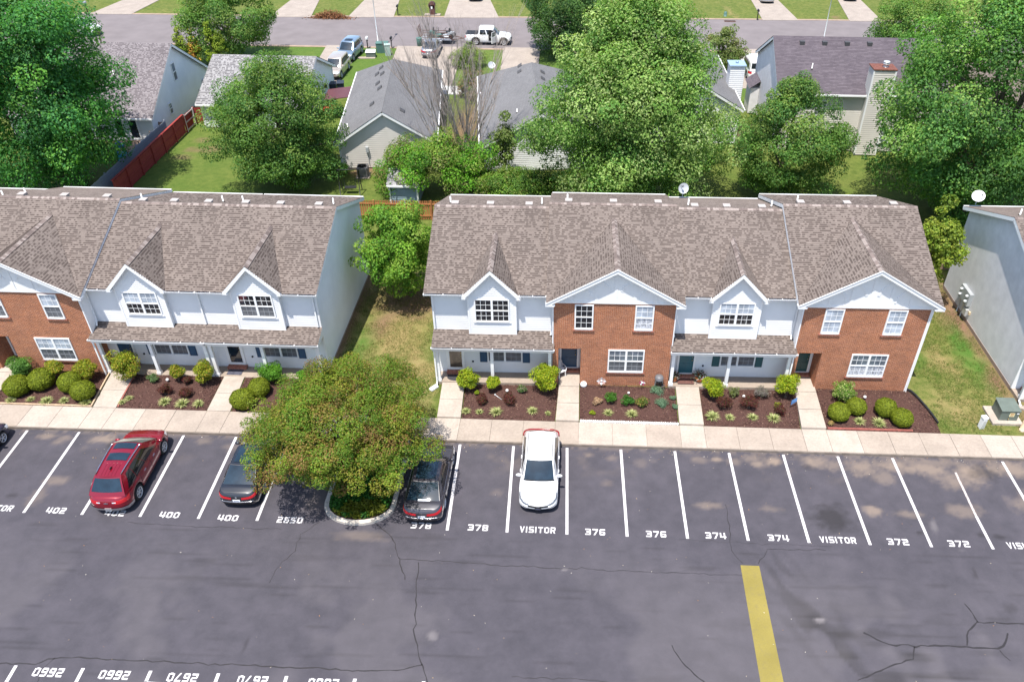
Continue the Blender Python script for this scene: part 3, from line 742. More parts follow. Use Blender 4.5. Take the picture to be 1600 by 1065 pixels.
def entry_door(par, u0, u1, z0, z1, v, mat, storm=False, panels=True, knob_right=True):
    f = MB(); fr = .10
    f.box(u0, u0 + fr, v - .05, v + .02, z0, z1); f.box(u1 - fr, u1, v - .05, v + .02, z0, z1); f.box(u0 + fr, u1 - fr, v - .049, v + .02, z1 - fr, z1)
    f.box(u0 + fr, u1 - fr, v - .06, v + .02, z0, z0 + .05)
    d = f.build('door', WHITE, par)
    p = MB(); a0, a1 = u0 + fr, u1 - fr; zb, zt = z0 + .05, z1 - fr
    if storm:
        p.box(a0, a1, v - .03, v, zb, zt); p.build('glazed_leaf', storm, d)
        r = MB(); r.box(a0, a0 + .06, v - .045, v - .03, zb, zt); r.box(a1 - .06, a1, v - .045, v - .03, zb, zt); r.box(a0 + .06, a1 - .06, v - .044, v - .03, zb, zb + .10)
        r.build('storm_frame', WHITE, d)
    else:
        p.box(a0, a1, v - .02, v, zb, zt); w = a1 - a0
        for cx in (.27, .73):
            for c0, c1 in ((.08, .34), (.40, .74), (.80, .94)):
                x0 = a0 + w * (cx - .17); x1 = a0 + w * (cx + .17); za = zb + (zt - zb) * c0; zc = zb + (zt - zb) * c1
                p.box(x0, x1, v - .034, v - .02, za, zc)
        p.build('door_leaf', mat, d)
    k = MB(); kx = a1 - .09 if knob_right else a0 + .09
    k.lathe([(0, -.10), (.03, -.09), (.035, -.07), (.015, -.05), (.015, -.02)], (kx, v, z0 + .98), 8, 'y'); k.lathe([(0, -.07), (.025, -.065), (.025, -.02)], (kx, v, z0 + 1.15), 8, 'y')
    k.build('handle', BRASS, d)
    return d
def shutter(par, u0, u1, z0, z1, v, mat):
    b = MB(); b.box(u0, u1, v - .035, v, z0, z1)
    for z in np.arange(z0 + .06, z1 - .06, .065):
        b.prism([(u0 + .04, v - .035, z), (u0 + .04, v - .052, z + .01), (u0 + .04, v - .035, z + .05)], (u1 - u0 - .08, 0, 0))
    return b.build('shutter', mat, par)

RV, BV = 6.05, 11.6                                # ridge and back eave depth
PITCH = .40
def siding_unit(pos, rot, W_, ridge, rl, rr, label, door, shut, style, storm=None, dz=0, left_end=False, right_end=False, wall=SIDING, brickstep=True, norake=()):
    t = thing('siding_townhouse', label, 'townhouse', pos, rot, 'white clapboard townhouses')
    ez = ridge - PITCH * (RV - .5); V0 = .88
    dc = W_ / 2 - .03; x0, x1 = 0.0, W_
    # walls
    b = MB(); zt = ez - .12
    b.courses([(x0, V0, -.1), (x1, V0, -.1), (x1, V0, 3.25), (x0, V0, 3.25)], .125, .016)
    b.courses([(x0, V0 + .001, 3.25), (x1, V0 + .001, 3.25), (x1, V0 + .001, zt), (x0, V0 + .001, zt)], .125, .016)
    b.build('front_wall', wall, t)
    for end, x, s in ((left_end, x0, -1), (right_end, x1, 1)):
        b = MB()
        zz = lambda v: ridge - PITCH * abs(v - RV) - .10
        pg = [(x, .88, .32), (x, 11.25, .32), (x, 11.25, zz(11.25)), (x, RV, zz(RV)), (x, .88, zz(.88))]
        if end:
            b.courses(pg if s > 0 else pg[::-1], .15 if label.startswith('weathered') else .125, .018 if label.startswith('weathered') else .016)
            fm = MB(); fm.box(x - .03 if s < 0 else x - .2, x + .2 if s < 0 else x + .03, .9, 11.24, -.3, .34); fm.build('foundation', FOUND, t)
        else: b.poly(pg)
        b.build('side_wall', SIDING_GREY if (end and s < 0 and wall is SIDING and label.startswith('weathered')) else wall, t)
    b = MB(); b.poly([(x1, 11.25, 0), (x0, 11.25, 0), (x0, 11.25, zt), (x1, 11.25, zt)]); b.build('rear_wall', wall, t)
    # corner boards
    for x in ([x0] if left_end else []) + ([x1] if right_end else []):
        b = MB(); b.box(x - .05, x + .05, V0 - .03, V0 + .05, .32, zt); b.build('corner_board', WHITE, t)
    # main roof
    b = MB()
    if dc:
        vt_ = RV - (ridge - 5.72 - dz) / PITCH; vm = RV - (ridge - 7.34 - dz) / PITCH; fq = (.5 - vt_) / (vm - vt_)
        e0, e1 = dc - 1.52 * (1 - fq) + .14, dc + 1.52 * (1 - fq) - .14
        b.courses([(rl, .5, ez), (e0, .5, ez), (dc, vm - .02, 7.33 + dz), (dc, RV, ridge), (rl, RV, ridge)], .143, .014)
        b.courses([(e1, .5, ez), (rr, .5, ez), (rr, RV, ridge), (dc, RV, ridge), (dc, vm - .02, 7.33 + dz)], .143, .014)
    bz = ridge - PITCH * (BV - RV)
    b.courses([(rr, BV, bz), (rl, BV, bz), (rl, RV, ridge), (rr, RV, ridge)], .143, .014)
    b.poly([(rl, .5, ez - .05), (rl, RV, ridge - .06), (rr, RV, ridge - .06), (rr, .5, ez - .05)]) if False else None
    b.build('roof', SHINGLE, t)
    ridge_cap(t, (rl, RV, ridge), (rr, RV, ridge), PITCH)
    for x in (rl, rr):
        if x in norake: continue
        s = .02 if x == rl else -.02
        fascia(t, (x + s, .48, ez - .125), (x + s, RV, ridge - .125)); fascia(t, (x + s, BV, bz - .125), (x + s, RV, ridge - .125))
    for q_ in ((rl + .04, e0, .5, V0, ez - .13, ez - .10), (e1, rr - .04, .5, V0, ez - .13, ez - .10), (rl + .04, rr - .04, 11.2, BV, bz - .13, bz - .10)):
        b = MB(); b.box(*q_); b.build('soffit', WHITE, t)
    gutter(t, rl, dc - 1.45, .5, ez - .12); gutter(t, dc + 1.45, rr, .5, ez - .12)
    b = MB(); b.box(rl + .05, rr - .05, BV, BV + .1, bz - .1, bz + .01); b.build('rear_gutter', WHITE, t)
    for f in (.17, .48, .82): box_vent(t, (rl + (rr - rl) * f, RV + .55, ridge - PITCH * .55))
    for f in (.12, .93): pipe_vent(t, (rl + (rr - rl) * f, RV + .95, ridge - PITCH * .95))
    # dormer
    dl, dr = dc - 1.26, dc + 1.26; dv = .62; apex = 7.18 + dz; ew = 5.62 + dz
    b = MB(); b.courses([(dl, dv, 2.9), (dr, dv, 2.9), (dr, dv, ew + .25), (dc, dv, apex + .05), (dl, dv, ew + .25)], .125, .016)
    b.poly([(dl, V0 + .02, 3.0), (dl, dv, 3.0), (dl, dv, ew + .2), (dl, 2, ew + .2), (dl, 2, 5)]); b.poly([(dr, dv, 3.0), (dr, V0 + .02, 3.0), (dr, 2, 5), (dr, 2, ew + .2), (dr, dv, ew + .2)])
    b.build('dormer_wall', wall, t)
    for x0_, x1_ in ((dl - .035, dl + .06), (dr - .06, dr + .035)):
        b = MB(); b.box(x0_, x1_, dv - .028, dv + .02, 3.05, ew + .15); b.build('dormer_corner_board', WHITE, t)
    fv = .34; az = 7.34 + dz; tz = 5.72 + dz; hw = 1.52; bk = RV - (ridge - az) / PITCH; pt = (az - tz) / hw
    vt = RV - (ridge - tz) / PITCH
    b = MB()
    b.courses([(dc - hw, fv, tz), (dc, fv, az), (dc, bk, az), (dc - hw, vt, tz)][::-1], .143, .014)
    b.courses([(dc + hw, fv, tz), (dc + hw, vt, tz), (dc, bk, az), (dc, fv, az)][::-1], .143, .014)
    b.build('dormer_roof', SHINGLE, t)
    ridge_cap(t, (dc, fv, az), (dc, bk, az), pt * .8, name='dormer_ridge_cap')
    b = MB()
    for s in (-1, 1):
        b.prism([(dc + s * (hw + .02), fv, tz - .02), (dc, fv, az - .02), (dc, fv, az - .25), (dc + s * (hw - .17), fv, tz - .09), (dc + s * (hw - .2), fv, tz - .17), (dc + s * (hw + .02), fv, tz - .17)][::s], (0, .04 + .002 * s, 0))
        b.box(min(dc + s * (hw + .01), dc + s * (hw - .25)), max(dc + s * (hw + .01), dc + s * (hw - .25)), fv + .045, dv - .002, tz - .17, tz - .08)
        b.prism([(dc + s * (hw - .03), fv + .05, tz - .07), (dc, fv + .05, az - .06), (dc, fv + .05, az - .1), (dc + s * (hw - .03), fv + .05, tz - .11)][::s], (0, dv - fv - .06, 0))
    b.build('dormer_rake_board', WHITE, t)
    window(t, dc - .93, dc + .93, 3.98 + dz, 5.45 + dz, dv - .012, True, style[0])
    b = MB(); b.box(dc - 1.0, dc + 1.0, dv - .06, dv - .01, 3.92 + dz, 3.975 + dz); b.build('window_sill', WHITE, t)
    # porch
    b = MB(); zt, zb = 3.24, 2.86
    b.courses([(.0 - .08, -.28, zb), (W_ + .08, -.28, zb), (W_ + .08, V0 - .0, zt), (-.08, V0 - .0, zt)], .143, .014); b.build('porch_roof', SHINGLE, t)
    b = MB(); b.box(-.06, W_ + .06, -.26, V0 - .02, zb - .13, zb - .10); b.box(-.06, W_ + .06, -.20, -.06, zb - .30, zb - .13)
    b.prism([(-.07, -.26, zb - .12), (-.07, V0 - .02, zb - .12), (-.07, V0 - .02, zt - .03), (-.07, -.26, zb - .02)], (.05, 0, 0)); b.prism([(W_ + .02, -.26, zb - .12), (W_ + .02, V0 - .02, zb - .12), (W_ + .02, V0 - .02, zt - .03), (W_ + .02, -.26, zb - .02)], (.05, 0, 0))
    b.build('porch_beam', WHITE, t)
    gutter(t, -.1, W_ + .1, -.28, zb - .10)
    b = MB(); b.box(.0, W_, -.06, V0, -.1, .30); b.build('porch_floor', CONC_S, t)
    for x in (.14, W_ / 2 - .10, W_ - .16):
        b = MB(); b.box(x - .085, x + .085, -.02, .15, .30, 2.58); b.box(x - .115, x + .115, -.05, .18, .30, .46); b.box(x - .11, x + .11, -.045, .175, 2.42, 2.56)
        b.build('porch_post', WHITE, t)
    entry_door(t, .50, 1.50, .48, 2.62, V0 - .012, door, storm)
    b = MB(); b.box(.48, 1.55, V0 - .32, V0 - .02, .30, .47); b.build('brick_step', BRICKTRIM, t)
    a = W_ / 2 - .85
    window(t, a + .42, a + 2.36, 1.05, 2.5, V0 - .012, True, style[1])
    shutter(t, a, a + .40, 1.03, 2.5, V0 - .012, shut); shutter(t, a + 2.38, a + 2.78, 1.03, 2.5, V0 - .012, shut)
    b = MB(); b.lathe([(.0, -.06), (.05, -.05), (.06, 0)], (1.95, V0 - .012, 1.05), 8, 'y'); b.build('door_bell_box', DARK, t)
    return t

FOUND = M('foundation_block', (.30, .22, .18), .9, .15, 4)
def brick_unit(pos, rot, W_, ridge, rl, rr, label, door, style, lace=False, left_end=False, right_end=False, gz=0):
    t = thing('brick_townhouse', label, 'townhouse', pos, rot, 'red brick townhouses')
    V0 = .12; top = 5.66; fv = -.2; ez = ridge - PITCH * (RV - fv)
    u0, u1, dzt = .30, 1.52, 2.64
    b = MB()
    def wallq(a0, a1, z0, z1): b.poly([(a0, V0, z0), (a1, V0, z0), (a1, V0, z1), (a0, V0, z1)])
    wallq(0, u0, -.1, dzt); wallq(u1, W_, -.1, dzt); wallq(0, W_, dzt, top)
    b.poly([(u0, V0, -.1), (u0, 1.3, -.1), (u0, 1.3, dzt), (u0, V0, dzt)][::-1]); b.poly([(u1, V0, -.1), (u1, 1.3, -.1), (u1, 1.3, dzt), (u1, V0, dzt)])
    b.poly([(0, V0, -.1), (0, V0, top), (0, 1.0, top), (0, 1.0, -.1)]); b.poly([(W_, V0, -.1), (W_, 1.0, -.1), (W_, 1.0, top), (W_, V0, top)])
    b.build('brick_wall', BRICK, t)
    b = MB(); b.box(-.02, W_ + .02, V0 - .015, V0 + .02, -.1, .0); 
    b = MB(); b.poly([(u0, V0 + .004, dzt), (u1, V0 + .004, dzt), (u1, 1.3, dzt), (u0, 1.3, dzt)]); b.build('entry_ceiling', WHITE, t)
    b = MB(); b.courses([(u0, 1.3, .1), (u1, 1.3, .1), (u1, 1.3, dzt), (u0, 1.3, dzt)], .115, .01); b.build('entry_wall', SIDING, t)
    b = MB(); b.box(u0 + .003, u1 - .003, V0 - .02, 1.3, -.1, .24); b.build('entry_floor', CONC_S, t)
    b = MB(); b.box(u0 + .02, u1 - .03, .98, 1.285, .24, .40); b.build('brick_step', BRICKTRIM, t)
    entry_door(t, u0 + .06, u1 - .08, .41, 2.56, 1.28, door)
    for x, s in ((0, -1), (W_, 1)):
        b = MB(); zz = lambda v: ridge - PITCH * abs(v - RV) - .10
        pg = [(x, 1.0, .1), (x, 11.25, .1), (x, 11.25, zz(11.25)), (x, RV, zz(RV)), (x, 1.0, zz(1.0))]
        b.courses(pg if s > 0 else pg[::-1], .125, .016); b.build('side_wall', SIDING, t)
        b = MB(); b.box(x - .03, x + .03, V0 - .03, 1.02, 2.9, top) if not ((s < 0 and left_end) or (s > 0 and right_end)) else b.box(x - .035, x + .035, V0 - .012, V0 + .05, .05, top)
        b.build('corner_board', WHITE, t)
    b = MB(); b.poly([(W_, 11.25, 0), (0, 11.25, 0), (0, 11.25, 5.5), (W_, 11.25, 5.5)]); b.build('rear_wall', SIDING, t)
    # gable
    dc = (rl + rr) / 2; hw = (rr - rl) / 2; tz = ez + .02; az = tz + hw * .585; vm = RV - (ridge - az) / PITCH
    b = MB()
    b.courses([(rl, fv, ez), (dc, vm, az), (dc, RV, ridge), (rl, RV, ridge)], .143, .014); b.courses([(rr, fv, ez), (rr, RV, ridge), (dc, RV, ridge), (dc, vm, az)], .143, .014)
    bz = ridge - PITCH * (BV - RV); b.courses([(rr, BV, bz), (rl, BV, bz), (rl, RV, ridge), (rr, RV, ridge)], .143, .014)
    b.build('roof', SHINGLE, t)
    b = MB(); b.courses([(rl, fv - .02, tz), (dc, fv - .02, az), (dc, vm, az), (rl, fv, tz)][::-1] if False else [(dc, vm, az), (dc, fv - .02, az), (rl, fv - .02, tz)][::1], .143, .014)
    b.courses([(dc, fv - .02, az), (dc, vm, az), (rr, fv - .02, tz)], .143, .014); b.build('gable_roof', SHINGLE, t)
    ridge_cap(t, (rl, RV, ridge), (rr, RV, ridge), PITCH); ridge_cap(t, (dc, fv - .02, az), (dc, vm, az), .55, name='gable_ridge_cap')
    for x in (rl, rr):
        s = .02 if x == rl else -.02
        fascia(t, (x + s, fv + .1, ez - .125), (x + s, RV, ridge - .125)); fascia(t, (x + s, BV, bz - .125), (x + s, RV, ridge - .125))
    b = MB()
    for s in (-1, 1):
        b.prism([(dc + s * (hw + .03), fv - .06, tz - .015), (dc, fv - .06, az - .02), (dc, fv - .06, az - .23), (dc + s * (hw - .30), fv - .06, tz - .06), (dc + s * (hw - .42), fv - .06, tz - .19), (dc + s * (hw + .03), fv - .06, tz - .19)][::s], (0, .04 + .002 * s, 0))
        xa, xb = sorted((dc + s * (hw + .02), dc + s * (hw - .46))); b.box(xa, xb, fv - .015, V0 - .003, tz - .19, tz - .09)
        b.prism([(dc + s * (hw - .05), fv - .01, tz - .06), (dc, fv - .01, az - .06), (dc, fv - .01, az - .10), (dc + s * (hw - .05), fv - .01, tz - .10)][::s], (0, V0 - fv, 0))
        b.bar((dc + s * hw, fv - .075, tz + .0), (dc, fv - .075, az + .01), .03, .05, (0, 0, 1))
    b.build('gable_rake_board', WHITE, t)
    b = MB(); ph = lambda x: az - .12 - abs(x - dc) * (az - tz) / hw
    b.poly([(rl + .36, V0 - .03, top - .02), (rr - .36, V0 - .03, top - .02), (rr - .36, V0 - .03, max(top, ph(rr - .36))), (dc, V0 - .03, ph(dc)), (rl + .36, V0 - .03, max(top, ph(rl + .36)))])
    b.poly([(rl + .36, V0 - .03, top - .02), (rl + .36, V0 + .05, top - .02), (rr - .36, V0 + .05, top - .02), (rr - .36, V0 - .03, top - .02)])
    b.build('gable_panel', WHITE, t)
    b = MB(); gv = V0 - .03
    b.box(rl + .40, rr - .40, gv - .03, gv - .001, top - .018, top + .10)
    for s, xo in ((0, 0), (-1, 1.0), (1, 1.0), (-1, 2.05), (1, 2.05)):
        x = dc + s * xo; b.box(x - .085, x + .085, gv - .028, gv - .002, top + .102, ph(x) - .02)
    def brace(xa, za, xb, zb, bow, th=.13):                     # curved brace
        P = []
        for i in range(9):
            f = i / 8; x = xa + (xb - xa) * f; z = za + (zb - za) * (f ** bow); P.append((x, z))
        for p, q_ in zip(P[:-1], P[1:]): b.bar((p[0], gv - .012, p[1]), (q_[0], gv - .012, q_[1]), th, .022, (0, 1, 0))
    for s in (-1, 1):
        x1_ = dc + s * 1.0
        brace(dc + s * .30, top + .75, x1_, ph(x1_) - .12, .55); brace(dc + s * .05, ph(dc) - .55, dc + s * .75, ph(dc) - .62, 1.6, .1)
        x2_ = dc + s * 2.05; brace(x1_ + s * .25, top + .32, x2_ - s * .15, ph(x2_) + .10, .5, .1)
    b.build('gable_timber', WHITE, t)
    for f in (.15, .5, .85): box_vent(t, (rl + (rr - rl) * f, RV + .55, ridge - PITCH * .55))
    for f in (.14,): pipe_vent(t, (rl + (rr - rl) * f, RV + .95, ridge - PITCH * .95))
    b = MB(); b.box(rl + .05, rr - .05, BV, BV + .1, bz - .1, bz + .01); b.build('rear_gutter', WHITE, t)
    # windows, sunk into the brick with rowlock sills
    c1, c2 = 1.62, 4.77 + (W_ - 6.4) * .6
    for i, c in enumerate((c1, c2)):
        window(t, c - .49, c + .49, 3.97, 5.55, V0 - .005, False, style[i]); s = MB(); s.box(c - .57, c + .57, V0 - .07, V0 - .002, 3.87, 3.965); s.build('brick_sill', BRICKTRIM, t)
    c = 3.98 + (W_ - 6.4) * .8
    window(t, c - .98, c + .98, 1.1, 2.64, V0 - .005, True, style[2]); s = MB(); s.box(c - 1.06, c + 1.06, V0 - .07, V0 - .002, 1.0, 1.095); s.build('brick_sill', BRICKTRIM, t)
    return t

def at2(u, v=0, z=0):
    c, s = math.cos(R16), math.sin(R16); return (u * c - v * s, 4.42 + u * s + v * c, z)
STORM_B = glass_mat('storm_door_glass', (.16, .12, .085), .05, 1.6); S_D = (PANE, PANE_D); S_L = (PANE_L, PANE_D); S_B = (PANE_L, PANE_L); S_DD = (PANE_D, PANE_D); S_K = (PANE_K, PANE_K)
uA = siding_unit(at2(-1.87), R16, 6.42, 8.02, -.36, 6.06, 'white townhouse with brown storm door and dark dormer panes, left end of the right row', DOOR_NAVY, SHUT_NAVY, (S_K, S_DD), storm=STORM_B, left_end=True)
uB = brick_unit(at2(4.55), R16, 6.40, 8.28, -.36, 6.80, 'red brick townhouse with a white plastic chair in its blue-doored entry', DOOR_NAVY, (S_K, (PANE_L, PANE_C), (PANE, PANE_D)))
uC = siding_unit(at2(10.95), R16, 6.55, 8.10, .40, 6.20, 'white townhouse with teal door and flower pots between the two brick gables', DOOR_TEAL, SHUT_GREEN, ((PANE_L, PANE_K), S_DD), dz=.05)
uD = brick_unit(at2(17.50), R16, 6.56, 8.42, -.40, 6.98, 'red brick townhouse with white lace curtains at the right end of its row', DOOR_GREEN, ((PANE_L, PANE_L), (PANE_L, PANE_L), (PANE, PANE_C)), right_end=True)
uR = siding_unit(at2(30.0, -.55), R16, 6.4, 8.12, -.32, 6.5, 'weathered white townhouse at the right edge with electric meters on its side wall', DOOR_NAVY, SHUT_NAVY, (S_D, S_D), left_end=True)
uE = brick_unit((-26.90, 4.42, -.20), 0, 6.35, 8.10, -.36, 6.72, 'red brick townhouse with half-seen white gable at the left edge', DOOR_NAVY, (S_D, S_L, S_L), gz=-.1)
uF = siding_unit((-20.56, 4.42, -.14), 0, 6.20, 7.86, .37, 6.20, 'white townhouse right of the left brick gable, behind the red car', DOOR_NAVY, SHUT_NAVY, ((PANE_L, PANE_K), S_DD), norake=(6.20,))
uG = siding_unit((-14.36, 4.42, -.12), 0, 6.20, 7.84, .0, 6.46, 'white townhouse with blue glass storm door at the right end of the left row', DOOR_NAVY, SHUT_NAVY, ((PANE_K, PANE_D), S_DD), storm=CARGLASS_T, right_end=True, norake=(0,))
uH = siding_unit((-33.2, 4.42, -.25), 0, 6.30, 7.95, .0, 5.94, 'white townhouse left of the left brick gable, only its roof in view', DOOR_NAVY, SHUT_NAVY, (S_D, S_D))
# downspouts at the ends and party lines
for u, pts in [(uA, [(.10, .78, 5.62), (.02, .80, 5.45), (.02, .80, 3.3)]), (uA, [(-.02, -.30, 2.74), (.02, -.12, 2.6), (.02, -.12, .3), (.02, -.32, .22)]),
               (uA, [(6.36, .78, 5.55), (6.36, .78, 3.4), (6.3, .55, 3.2)]), (uC, [(.06, .78, 5.55), (.06, .78, 3.42), (.12, .55, 3.22)]), (uC, [(6.46, .80, 5.55), (6.46, .80, 3.42), (6.38, .55, 3.22)]),
               (uC, [(6.5, -.16, 2.7), (6.5, -.16, .3)]), (uF, [(.06, .78, 5.4), (.06, .78, 3.42), (.14, .5, 3.2)]), (uF, [(.02, -.16, 2.7), (.02, -.16, .25)]), (uF, [(6.1, .8, 5.4), (6.1, .8, 3.3)]),
               (uG, [(6.08, .8, 5.5), (6.08, .8, 3.3)]), (uG, [(6.2, -.14, 2.7), (6.2, -.14, .25)]), (uD, [(6.62, .10, 5.6), (6.62, .10, .1), (6.72, -.1, .08)]), (uR, [(-.05, -.3, 2.72), (-.02, -.14, 2.5), (-.02, -.14, .3), (-.05, -.5, .2)])]:
    downspout(u, pts)
# side-wall fittings
def wall_lamp(u, p):
    b = MB(); b.lathe([(.0, -.06), (.05, -.04), (.055, .04), (.03, .07), (0, .075)], p, 8); b.build('wall_lamp', WHITE, u)
wall_lamp(uG, (5.95, -.22, 2.62))

# ================================================================== VEGETATION
def unit(v): return v / np.maximum(np.linalg.norm(v, axis=-1, keepdims=True), 1e-9)
FOL = 1.7
def leaf_quads(P, N, size, rng, aspect=.55):
    n = len(P); t = unit(rng.normal(size=(n, 3)) - 0 * N); t = unit(t - (t * N).sum(1)[:, None] * N); b_ = np.cross(N, t)
    s = size * rng.uniform(.6, 1.35, n)[:, None]
    fold = N * s * .18
    return np.stack([P - t * s * .5, P + b_ * s * aspect * .5 + fold, P + t * s * .5, P - b_ * s * aspect * .5 + fold], 1)
def crown_points(c, r, nclump, clump, n, rng, shape='round', shell=.55, lump=.18, bottom=-1.0):
    """leaf positions: clumps spread through the crown's volume, leaves round each clump"""
    r = np.maximum(np.array(r, float) - clump * .85, np.array(r, float) * .45)
    d = unit(rng.normal(size=(nclump * 3, 3))); d = d[d[:, 2] > bottom][:nclump]; k = len(d)
    f = rng.uniform(0, 1, k) ** (1 / 2.2) * (1 - shell) + shell
    f *= 1 + lump * (rng.rand(k) - .5) * 2
    z = d[:, 2] * f
    if shape == 'cone': w = np.clip(1.05 - .50 * (z + .4).clip(0, 2), .18, 1)
    elif shape == 'ovate': w = np.clip(1.0 - .32 * (z + .2).clip(0, 2) ** 1.5, .3, 1)
    elif shape == 'column': w = np.clip(1.0 - .75 * ((z + .2).clip(0, 2) / 1.2) ** 2.2, .12, 1)
    else: w = np.ones(k)
    C = np.stack([d[:, 0] * f * w, d[:, 1] * f * w, z], 1) * np.array(r) + np.array(c)
    R = clump * rng.uniform(.6, 1.35, k)
    pw = R ** 2 / (R ** 2).sum(); idx = rng.choice(k, n, p=pw)
    dd = unit(rng.normal(size=(n, 3))); rad = rng.uniform(.35, 1.0, n) ** .5
    P = C[idx] + dd * (R[idx] * rad)[:, None] * np.array([1.08, 1.08, .82])
    out_ = unit((P - np.array(c)) / np.array(r))
    return P, dd, out_, idx, C, R
def tree(name, label, cat, base, c, r, n, leaf, pal, seed, nclump=150, clump=.9, shape='round', trunk=.25, group=None, shell=.5, up=.55, wild=.48, mat=LEAF, bark=BARK, nlimb=16, bottom=-1.0, lump=.18, clump_var=.28, kind=None, aspect=.6, cl_same=.6):
    rng = np.random.RandomState(seed)
    t = thing(name, label, cat, base, 0, group)
    b0 = np.array(base); c = np.array(c) - b0
    P, dd, o_, idx, C, R = crown_points(c, r, nclump, clump, n, rng, shape, shell, lump, bottom)
    keep = P[:, 2] > .05; P, dd, o_, idx = P[keep], dd[keep], o_[keep], idx[keep]; n = len(P)
    N = unit(dd * .55 + o_ * .35 + np.array([0, 0, up]) + rng.normal(size=(n, 3)) * wild)
    pal = np.array(pal); k = np.where(rng.rand(n) < cl_same, rng.randint(0, len(pal), len(C))[idx], rng.randint(0, len(pal), n))
    kc = 1 + clump_var * (rng.rand(len(C)) - .5) * 2
    Cc = pal[k] * (rng.uniform(.86, 1.14, n) * kc[idx])[:, None]
    leaf_mesh_obj('crown', leaf_quads(P, N, leaf, rng, aspect), Cc * FOL, mat, t)
    b = MB(); rd = random.Random(seed)
    top = Vector(c) + Vector((0, 0, r[2] * .35)); base_ = Vector((0, 0, -.15))
    mid = base_.lerp(top, .4) + Vector((rd.uniform(-.2, .2), rd.uniform(-.2, .2), 0)) * trunk * 3
    b.tube([base_, base_.lerp(mid, .12), mid, top], [trunk * 1.5, trunk, trunk * .7, trunk * .15], 8)
    tr = b.build('trunk', bark, t)
    l = MB(); order = rng.permutation(len(C))[:nlimb]
    for i in order:
        e = Vector(C[i]); f = rd.uniform(.25, .75); s = base_.lerp(mid, min(1, f * 2)) if f < .5 else mid.lerp(top, (f - .5) * 2)
        if e.z < s.z: s = base_.lerp(mid, .7)
        m = s.lerp(e, .5) + Vector((0, 0, (e - s).length * .10)); l.tube([s, m, e], [trunk * .38, trunk * .24, trunk * .06], 5, cap=False)
    tag(l.build('limbs', bark, t), kind='stuff')
    return t
G_SWEET = [(.033, .120, .022), (.048, .15, .025), (.028, .10, .028), (.075, .18, .03), (.036, .118, .034)]
G_MAPLE = [(.075, .15, .028), (.10, .18, .036), (.06, .13, .028), (.14, .205, .055), (.18, .235, .085)]
G_OAK = [(.052, .115, .022), (.075, .145, .028), (.042, .10, .024), (.11, .16, .036)]
G_GOLD = [(.125, .165, .018), (.085, .14, .014), (.165, .16, .024), (.065, .125, .012), (.175, .135, .032), (.10, .165, .016), (.065, .125, .013), (.16, .10, .035), (.13, .16, .018)]
G_BRIGHT = [(.075, .165, .018), (.10, .19, .02), (.055, .13, .016), (.13, .20, .03)]
G_VINE = [(.06, .16, .012), (.085, .20, .015), (.045, .12, .015), (.12, .17, .03), (.11, .12, .04)]
G_DARK = [(.03, .075, .02), (.045, .095, .022), (.028, .065, .02), (.07, .115, .03)]

tree('sweetgum_tree', 'huge dense dark green tree in the upper left corner behind the brick townhouse', 'tree', (-34.6, 26.5, .1), (-34.9, 26.5, 8.7), (7.7, 6.8, 8.8), 115000, .20, G_SWEET, 11, 260, 1.3, 'round', .42, 'large trees behind the townhouses', shell=.45)
tree('maple_tree', 'rounded mid green tree covering the mottled grey roof, behind the white left townhouses', 'tree', (-17.3, 28.2, .1), (-17.3, 28.2, 5.6), (5.5, 5.2, 5.5), 80000, .155, G_OAK, 12, 190, .95, 'ovate', .30, 'large trees behind the townhouses', shell=.5)
tree('silver_maple_tree', 'tallest tree in the middle, pale silvery green top, behind the right row ridge', 'tree', (9.5, 26.3, .1), (9.5, 26.3, 8.3), (8.6, 7.4, 9.0), 165000, .175, G_MAPLE, 13, 360, 1.15, 'cone', .42, 'large trees behind the townhouses', shell=.32)
tree('maple_tree', 'smaller pointed green tree before the house with the tall beige chimney', 'tree', (21.4, 28.0, .1), (21.4, 28.0, 5.2), (4.9, 4.5, 5.3), 62000, .15, G_OAK, 14, 150, .85, 'cone', .24, 'large trees behind the townhouses', shell=.5)
tree('sweetgum_tree', 'huge bright green tree filling the upper right corner', 'tree', (34.6, 26.0, .1), (34.6, 26.0, 8.9), (9.0, 7.2, 9.0), 125000, .20, [(.055, .135, .025), (.08, .17, .03), (.045, .11, .028), (.13, .21, .05), (.05, .12, .03)], 15, 240, 1.35, 'ovate', .42, 'large trees behind the townhouses', shell=.45)
tree('oak_tree', 'dark green tree at the street above the silvery maple, beside the white pickup', 'tree', (3.9, 61.5, .1), (3.9, 61.5, 4.3), (5.5, 4.8, 4.0), 40000, .19, G_DARK, 16, 110, .95, 'round', .25, 'street trees', shell=.5)
tree('street_tree', 'loose green tree at the street top left, behind the narrow arborvitae', 'tree', (-32.2, 57.5, .1), (-32.2, 57.5, 4.4), (5.6, 4.6, 4.0), 32000, .19, G_OAK, 17, 100, .9, 'round', .22, 'street trees', shell=.5)
tree('street_tree', 'thin small tree with open sparse crown right of the big silvery maple', 'tree', (20.0, 55.5, .1), (20.0, 55.5, 3.0), (2.7, 2.4, 2.7), 7000, .19, [(.09, .125, .035), (.12, .15, .05), (.07, .10, .03), (.15, .15, .06)], 18, 70, .5, 'ovate', .10, 'street trees', shell=.3)
tree('street_tree', 'green tree at the street right of the purple roof', 'tree', (40.0, 57.0, .1), (40.0, 57.0, 4.4), (4.8, 4.3, 4.2), 30000, .19, G_OAK, 19, 90, .95, 'round', .22, 'street trees', shell=.5)
